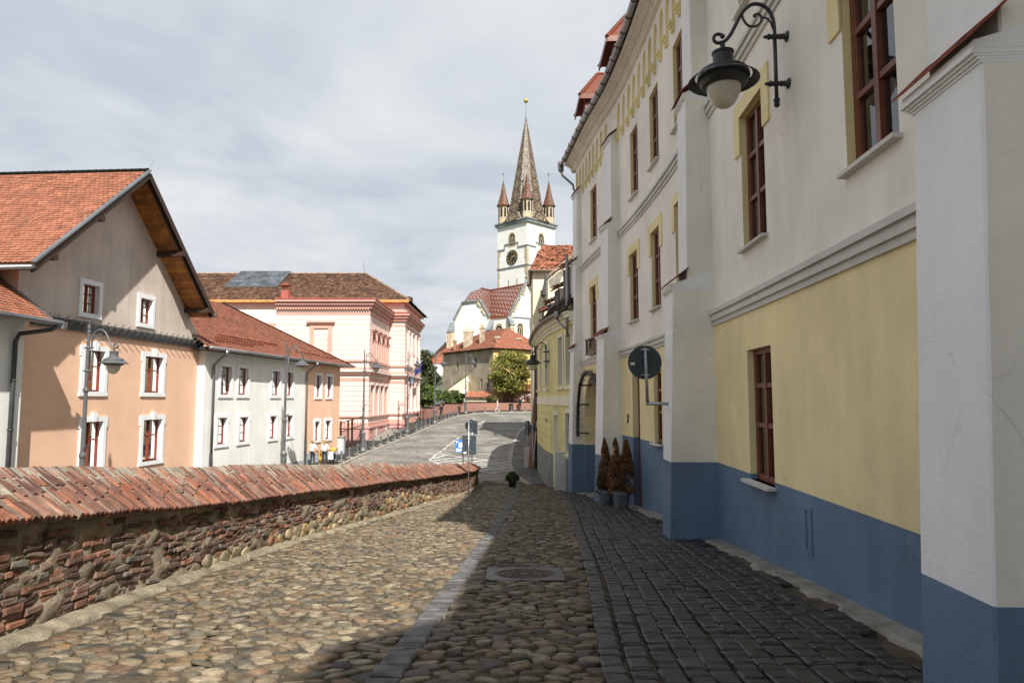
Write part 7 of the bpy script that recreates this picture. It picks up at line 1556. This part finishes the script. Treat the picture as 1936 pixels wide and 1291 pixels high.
# ================================================================ gate, bins, bicycles, flag
gt_ = thing('metal_gate', 'dark steel barred gate between the orange end bay and the pink building', 'gate', (-13.2, 56, -2.4))
G0, G1 = Vector((-13.35, 53.6, -2.45)), Vector((-12.95, 59.6, -2.1)); gp = lambda t, z: G0.lerp(G1, t) + Vector((0, 0, z))
for t_, h in ((0, 2.4), (.32, 2.3), (.5, 2.3), (1, 2.35)): mb = MB(); mb.bar(gp(t_, 0), gp(t_, h), .13, .13); mb.build('post', K['dkwood'], gt_)
for z in (.25, 1.55, 2.25): mb = MB(); mb.bar(gp(0, z), gp(1, z), .05, .06); mb.build('rail', K['dkwood'], gt_)
for i in range(1, 20): mb = MB(); mb.bar(gp(i / 20, .25), gp(i / 20, 1.55 if i % 3 else 2.25), .025, .025); mb.build('bar', K['dkwood'], gt_)
for lb, x, y, w, h in (('grey stone pier with flat cap beside the steel gate', -13.05, 52.6, .26, 1.25), ('low grey stone pier behind the strolling women', -13.75, 50.2, .22, 1.0)):
    z = float(gz(x, y)) + .1; t = thing('stone_pier', lb, 'pier', (x, y, z)); mb = MB(); mb.box(x - w, x + w, y - w, y + w, z - .1, z + h); mb.build('shaft', K['plinth'], t); mb = MB(); mb.box(x - w - .07, x + w + .07, y - w - .07, y + w + .07, z + h, z + h + .1); mb.build('cap', K['concrete'], t)
for lb, x, y in (('dark slatted litter bin standing before the far brick wall', -.12, 93.2), ('dark litter bin by the end of the stepped wall near the pink building', -11.0, 85.5)):
    z = float(gz(x, y)) + .1; t = thing('litter_bin', lb, 'bin', (x, y, z)); mb = MB(); mb.lathe([(.26, 0), (.28, .06), (.28, .85), (.31, .87), (.31, .93), (.22, .95), (.2, .8)], (x, y, z), 14); mb.build('drum', K['black_iron'], t)
    for k in range(14): a = 2 * math.pi * k / 14; mb = MB(); mb.bar((x + .295 * math.cos(a), y + .295 * math.sin(a), z + .05), (x + .295 * math.cos(a), y + .295 * math.sin(a), z + .85), .05, .015, up=(math.cos(a), math.sin(a), 0)); mb.build('slat', K['dark_metal'], t)
def bicycle(label, loc, rz, m):
    t = thing('bicycle', label, 'bicycle', (0, 0, 0)); tor = lambda c, r: [(c[0] + r * math.cos(a), c[1], c[2] + r * math.sin(a)) for a in np.linspace(0, 2 * math.pi, 25)]
    for x in (-.52, .52):
        mb = MB(); mb.tube(tor((x, 0, .34), .32), .022, 6); w = mb.build('wheel', K['black_iron'], t, smooth=True); mb = MB()
        for k in range(10): a = math.pi * k / 5; mb.tube([(x, 0, .34), (x + .31 * math.cos(a), 0, .34 + .31 * math.sin(a))], .005, 3)
        mb.cyl((x, -.05, .34), (x, .05, .34), .025, n=6); mb.build('spokes', K['galv'], w)
    mb = MB(); bb, st_, hd, rw, fw = (-.05, 0, .3), (-.2, 0, .82), (.36, 0, .82), (-.52, 0, .34), (.52, 0, .34)
    for a, b in ((bb, st_), (bb, (.38, 0, .72)), ((-.19, 0, .78), hd), (rw, bb), (rw, (-.18, 0, .76)), (hd, fw), (hd, (.33, 0, .98))): mb.tube([a, b], .02, 6)
    mb.build('frame', m, t); mb = MB(); mb.tube([(.40, -.28, .98), (.33, -.1, 1.0), (.33, .1, 1.0), (.40, .28, .98)], .014, 6); mb.build('handlebar', K['galv'], t); mb = MB(); mb.hexa([(-.36, -.09, .86), (-.02, -.03, .86), (-.02, .03, .86), (-.36, .09, .86), (-.36, -.08, .91), (-.02, -.025, .9), (-.02, .025, .9), (-.36, .08, .91)]); mb.tube([st_, (-.22, 0, .87)], .014, 6); mb.build('saddle', K['black_iron'], t)
    mb = MB(); mb.tube([(-.05, -.09, .14), (-.05, -.09, .3), (-.05, .09, .3), (-.05, .09, .46)], .012, 6); mb.lathe([(.09, -.01), (.09, .01)], bb, 12, axis=(0, 1, 0)); mb.build('pedals', K['galv'], t)
    t.location = loc; t.rotation_euler = (0, R(-2), rz); return t
K['bikered'] = mat('dark_red_bike_paint', (.10, .012, .012), rough=.3, var=.05, bump=0); K['bikegreen'] = mat('olive_bike_paint', (.12, .12, .05), rough=.35, var=.05, bump=0)
bicycle('dark red bicycle leaning on the near side of the street lamp', (-10.75, 65.9, float(gz(-10.7, 65.9)) + .13), R(48), K['bikered']); bicycle('olive bicycle parked on the far side of the street lamp', (-9.85, 67.6, float(gz(-9.8, 67.6)) + .13), R(62), K['bikegreen'])
t = thing('flag', 'dark blue flag on a slanted pole on the pink building', 'flag', (-11.1, 75.5, 5)); mb = MB(); mb.tube([(-11.15, 75.5, 4.6), (-9.9, 75.2, 5.9)], .025, 6); mb.build('flag_pole', K['wtrim'], t); mb = MB()
for i in range(8): a, b = i / 8, (i + 1) / 8; f = lambda s: (-10.7 + .75 * s, 75.4 - .1 * s, 5.05 + .8 * s); mb.face([f(a), f(b), (f(b)[0] - .05, f(b)[1] + .12 * math.sin(b * 9), f(b)[2] - .9 - .2 * b), (f(a)[0] - .05, f(a)[1] + .12 * math.sin(a * 9), f(a)[2] - .9 - .2 * a)])
mb.build('cloth', mat('blue_flag_cloth', (.03, .035, .16), var=.1, bump=0), t, smooth=True)
hr = thing('stair_railing', 'thin iron handrail beside the steps of the pink building', 'railing', (-10.6, 71.5, -1.3)); mb = MB()
for y in (69.6, 71.8): mb.tube([(-10.8, y, float(gz(-10.8, y)) + .1), (-10.8, y, float(gz(-10.8, y)) + 1.15)], .03, 6)
mb.tube([(-10.8, 69.3, float(gz(-10.8, 69.3)) + 1.35), (-10.8, 72.2, float(gz(-10.8, 72.2)) + 1.05)], .03, 6); mb.build('rail', K['black_iron'], hr)

# ================================================================ people
def person(label, loc, rz, H, mats, legs=((.08, -.04), (-.1, .06)), arms=((.02, -.05), (.02, .05)), armout=(.06, .06), fore=((0, 0, 0), (0, 0, 0)), hair=None, sleeve=.55, shorts=False, skirt=None, name='person', cat='person'):
    """body grown from a skeleton with a skin modifier; faces +y before rz"""
    s = H / 1.70; J = []; E_ = []; RA = []; TG = []
    def j(p, r, par, tag): J.append(Vector(p) * s); RA.append(r * s); TG.append(tag); (E_.append((par, len(J) - 1)) if par is not None else None); return len(J) - 1
    pe = j((0, 0, .95), .13, None, 'leg'); sp_ = j((0, 0, 1.1), .115, pe, 'top'); ch = j((0, .0, 1.30), .135, sp_, 'top'); ne = j((0, .0, 1.44), .052, ch, 'skin'); hb = j((0, .02, 1.53), .072, ne, 'skin'); hd = j((0, .025, 1.61), .085, hb, 'skin'); j((0, .015, 1.67), .062, hd, 'skin'); j((0, .125, 1.58), .014, hd, 'skin')
    for k, sx_ in enumerate((-1, 1)):
        dk, da = legs[k]; hp = j((sx_ * .09, 0, .88), .098, pe, 'leg'); kn = j((sx_ * .095, dk, .49), .06, hp, 'leg'); an = j((sx_ * .095, da, .09), .038, kn, 'leg' if not shorts else 'skin'); j((sx_ * .10, da + .07, .04), .04, an, 'shoe'); j((sx_ * .105, da + .16, .03), .03, len(J) - 1, 'shoe')
        sh = j((sx_ * .175, 0, 1.38), .058, ch, 'top'); f = arms[k][0]; el = j((sx_ * (.20 + armout[k]), f, 1.12), .042, sh, 'top'); fx_, fy, fz = fore[k]; wr = j((sx_ * (.21 + armout[k]) + fx_, f + .06 + fy, .88 + fz), .028, el, 'skin'); d = (J[wr] - J[el]).normalized(); hnd = j(tuple((J[wr] + d * .06 * s) / s), .032, wr, 'skin')
        pr_ = d.cross(Vector((1, 0, 0))).normalized()
        for i in range(4):
            o = pr_ * (.011 * (i - 1.5) * 1.6); b0_ = j(tuple((J[hnd] / s) + d * .035 + o), .0095, hnd, 'skin'); j(tuple((J[hnd] / s) + d * (.075 - .008 * abs(i - 1.5)) + o * 1.1 + Vector((-sx_ * .012, 0, 0))), .008, b0_, 'skin')
        tb = j(tuple((J[hnd] / s) + pr_ * .035 + d * .005), .010, hnd, 'skin'); j(tuple((J[hnd] / s) + pr_ * .045 + d * .035), .008, tb, 'skin')
    me = bpy.data.meshes.new('body'); me.from_pydata([tuple(p) for p in J], E_, []); ob = bpy.data.objects.new('tmp', me); col.objects.link(ob); m = ob.modifiers.new('s', 'SKIN'); m.use_smooth_shade = True; ob.modifiers.new('d', 'SUBSURF').levels = 1
    for v, r_ in zip(me.skin_vertices[0].data, RA): v.radius = (r_, r_)
    me.skin_vertices[0].data[0].use_root = True; dg = bpy.context.evaluated_depsgraph_get(); bm_ = bpy.data.meshes.new_from_object(ob.evaluated_get(dg)); bpy.data.objects.remove(ob)
    bm_.materials.clear(); order = ['skin', 'top', 'leg', 'shoe']
    for q_ in order: bm_.materials.append(mats[q_])
    JN = np.array([tuple(p) for p in J]); segs = [(a, b) for a, b in E_]
    for p in bm_.polygons:
        c = np.array(p.center); best = 9; tg = 'top'
        for a, b in segs:
            A, B = JN[a], JN[b]; t_ = np.clip(np.dot(c - A, B - A) / max(np.dot(B - A, B - A), 1e-9), 0, 1); dd_ = np.linalg.norm(c - A - (B - A) * t_) - (RA[a] * (1 - t_) + RA[b] * t_)
            if dd_ < best: best = dd_; tg = TG[b] if t_ > .5 else TG[a]
        if c[2] > 1.43 * s: tg = 'skin'
        if tg == 'leg' and c[2] > .99 * s: tg = 'top'
        p.material_index = order.index(tg); p.use_smooth = True
    t = thing(name, label, cat, (0, 0, 0)); bm_.name = 'body'; o = bpy.data.objects.new('body', bm_); col.objects.link(o); o.parent = t
    if hair:
        mb = MB(); L_, tied = hair; c = Vector((0, .0, 1.615)) * s
        for k_ in range(1):
            n = 12; rows = [(.02, .10), (.07, .085), (.098, .045), (.105, 0), (.10, -.05), (.092, -.09)] + ([(.105, -.15), (.10, -.22), (.06, -.30)] if L_ > .2 else [(.05, -.10)])
            V = [];
            for r_, z in rows:
                for jn in range(n):
                    a = 2 * math.pi * jn / n; fr = math.sin(a); cut = .55 if (fr > .25 and z < .03) else 1.0; V.append(c + Vector((r_ * math.cos(a) * s, (r_ * fr * cut - .012) * s, z * s)))
            mb.add(V, [(k2 * n + jn, k2 * n + (jn + 1) % n, (k2 + 1) * n + (jn + 1) % n, (k2 + 1) * n + jn) for k2 in range(len(rows) - 1) for jn in range(n)] + [tuple(range(n))])
        if tied: mb.sphere(c + Vector((0, -.11, .03)) * s, .045 * s, 8, 5)
        mb.build('hair', mats['hair'], t, smooth=True)
    if skirt:
        mb = MB(); mb.lathe([(.19 * s, skirt[1] * s), (.16 * s, (skirt[0] + skirt[1]) / 2 * s), (.145 * s, skirt[0] * s)], (0, 0, 0), 12); mb.build('dress', mats['top'], t, smooth=True)
    t.location = loc; t.rotation_euler = (0, 0, rz); return t
fm = lambda n, c: mat(n, c, rough=.8, var=.12, vs=8, bump=.1)
skin = fm('skin', (.50, .29, .20)); wt = fm('white_cloth', (.75, .75, .74)); dk = fm('charcoal_denim', (.035, .035, .04)); shoe = fm('dark_shoe', (.03, .03, .03)); blond = fm('blond_hair', (.36, .23, .10)); brn = fm('brown_hair', (.10, .05, .025)); yel = fm('mustard_cloth', (.62, .33, .03)); pinkc = fm('pale_pink_cloth', (.68, .46, .42)); navy = fm('dark_navy_cloth', (.015, .017, .025))
gp_ = lambda x, y, d=.125: (x, y, float(gz(x, y)) + d)
P1 = person('woman in loose white blouse and charcoal trousers with tan shoulder bag, walking away', gp_(-13.3, 46.0), R(-12), 1.70, dict(skin=skin, top=wt, leg=dk, shoe=shoe, hair=blond), legs=((.05, -.04), (.02, .05)), fore=((0, 0, 0), (.03, .12, .02)), hair=(.1, True))
P2 = person('long-haired woman in white shirt and charcoal trousers pushing a stroller, walking away', gp_(-12.5, 46.0), R(-10), 1.72, dict(skin=skin, top=wt, leg=dk, shoe=shoe, hair=blond), legs=((.02, .05), (.08, -.06)), fore=((0, .02, .02), (.05, .2, .1)), hair=(.5, False))
person('small child in a mustard yellow coat walking between the women', gp_(-12.9, 46.5), R(-8), 1.05, dict(skin=skin, top=yel, leg=yel, shoe=fm('blue_shoe', (.06, .09, .2)), hair=blond), legs=((.06, -.05), (.0, .06)), hair=(.1, False), skirt=(.95, .42))
mb = MB(); x, y, z = -13.1, 45.9, float(gz(-13.1, 46)) + .125; mb.hexa([(x - .02, y - .16, z + .86), (x + .12, y - .16, z + .84), (x + .12, y + .16, z + .84), (x - .02, y + .16, z + .86), (x + .02, y - .16, z + 1.08), (x + .12, y - .15, z + 1.06), (x + .12, y + .15, z + 1.06), (x + .02, y + .16, z + 1.08)])
bg = mb.build('shoulder_bag', fm('tan_leather', (.42, .20, .09)), label='tan shoulder bag on a strap across a white blouse', cat='bag'); mb = MB(); mb.tube([(x + .05, y - .1, z + 1.07), (x - .12, y - .17, z + 1.28), (x - .32, y - .05, z + 1.45)], .012, 5); mb.build('strap', bg.data.materials[0], bg)
# stroller
sx0, sy0 = -12.1, 46.5; sz0 = float(gz(sx0, sy0)) + .125; st_ = thing('stroller', 'baby stroller with mustard yellow hood and white bag', 'stroller', (sx0, sy0, sz0))
for dx in (-.24, .24):
    for dy, r_ in ((-.32, .14), (.38, .11)):
        mb = MB(); mb.tube([(sx0 + dx, sy0 + dy + r_ * math.cos(a), sz0 + r_ + .02 + r_ * math.sin(a)) for a in np.linspace(0, 2 * math.pi, 17)], .024, 6); mb.cyl((sx0 + dx - .03, sy0 + dy, sz0 + r_ + .02), (sx0 + dx + .03, sy0 + dy, sz0 + r_ + .02), r_ * .5, n=8); mb.build('wheel', K['black_iron'], st_)
    mb = MB(); mb.tube([(sx0 + dx, sy0 - .32, sz0 + .16), (sx0 + dx, sy0 + .1, sz0 + .55), (sx0 + dx, sy0 + .38, sz0 + .13)], .016, 6); mb.tube([(sx0 + dx, sy0 + .15, sz0 + .45), (sx0 + dx, sy0 - .45, sz0 + 1.02)], .016, 6); mb.build('frame_side', K['galv'], st_)
mb = MB(); mb.tube([(sx0 - .24, sy0 - .45, sz0 + 1.02), (sx0 + .24, sy0 - .45, sz0 + 1.02)], .02, 6); mb.build('handle', K['black_iron'], st_)
mb = MB(); mb.hexa([(sx0 - .2, sy0 - .15, sz0 + .4), (sx0 + .2, sy0 - .15, sz0 + .4), (sx0 + .2, sy0 + .35, sz0 + .4), (sx0 - .2, sy0 + .35, sz0 + .4), (sx0 - .22, sy0 - .25, sz0 + .8), (sx0 + .22, sy0 - .25, sz0 + .8), (sx0 + .2, sy0 + .3, sz0 + .55), (sx0 - .2, sy0 + .3, sz0 + .55)]); mb.build('seat', navy, st_)
mb = MB(); n = 10
for i in range(6):
    a0, a1 = math.pi * (.15 + .12 * i), math.pi * (.15 + .12 * (i + 1)); q = lambda x_, a: (x_, sy0 + .02 - .36 * math.cos(a), sz0 + .78 + .34 * math.sin(a)); mb.face([q(sx0 - .24, a0), q(sx0 + .24, a0), q(sx0 + .24, a1), q(sx0 - .24, a1)])
mb.face([(sx0 + .24, sy0 + .02 - .36 * math.cos(math.pi * (.15 + .12 * i)), sz0 + .78 + .34 * math.sin(math.pi * (.15 + .12 * i))) for i in range(7)]); mb.face([(sx0 - .24, sy0 + .02 - .36 * math.cos(math.pi * (.15 + .12 * i)), sz0 + .78 + .34 * math.sin(math.pi * (.15 + .12 * i))) for i in range(7)]); mb.build('hood', yel, st_)
mb = MB(); mb.hexa([(sx0 - .16, sy0 - .5, sz0 + .42), (sx0 + .16, sy0 - .5, sz0 + .42), (sx0 + .16, sy0 - .3, sz0 + .42), (sx0 - .16, sy0 - .3, sz0 + .42), (sx0 - .12, sy0 - .46, sz0 + .9), (sx0 + .14, sy0 - .46, sz0 + .9), (sx0 + .14, sy0 - .34, sz0 + .9), (sx0 - .12, sy0 - .34, sz0 + .9)]); mb.build('hanging_bag', wt, st_)
person('person in pale pink top and white trousers walking along the far pavement', gp_(-1.95, 91.6), R(-80), 1.72, dict(skin=skin, top=pinkc, leg=wt, shoe=wt, hair=brn), legs=((.16, .20), (-.04, -.32)), arms=((.12, 0), (-.12, 0)), hair=(.1, False))
person('person in dark clothes standing before the far brick wall', gp_(1.12, 94.0), R(160), 1.78, dict(skin=skin, top=navy, leg=navy, shoe=shoe, hair=brn), legs=((0, 0), (0, 0)), hair=(.05, False))
person('person in dark top and trousers standing behind a lamp post near the stepped wall', gp_(-8.35, 81.0), R(150), 1.72, dict(skin=skin, top=navy, leg=dk, shoe=fm('red_shoe', (.4, .08, .05)), hair=brn), legs=((0, 0), (.03, 0)), hair=(.3, False))
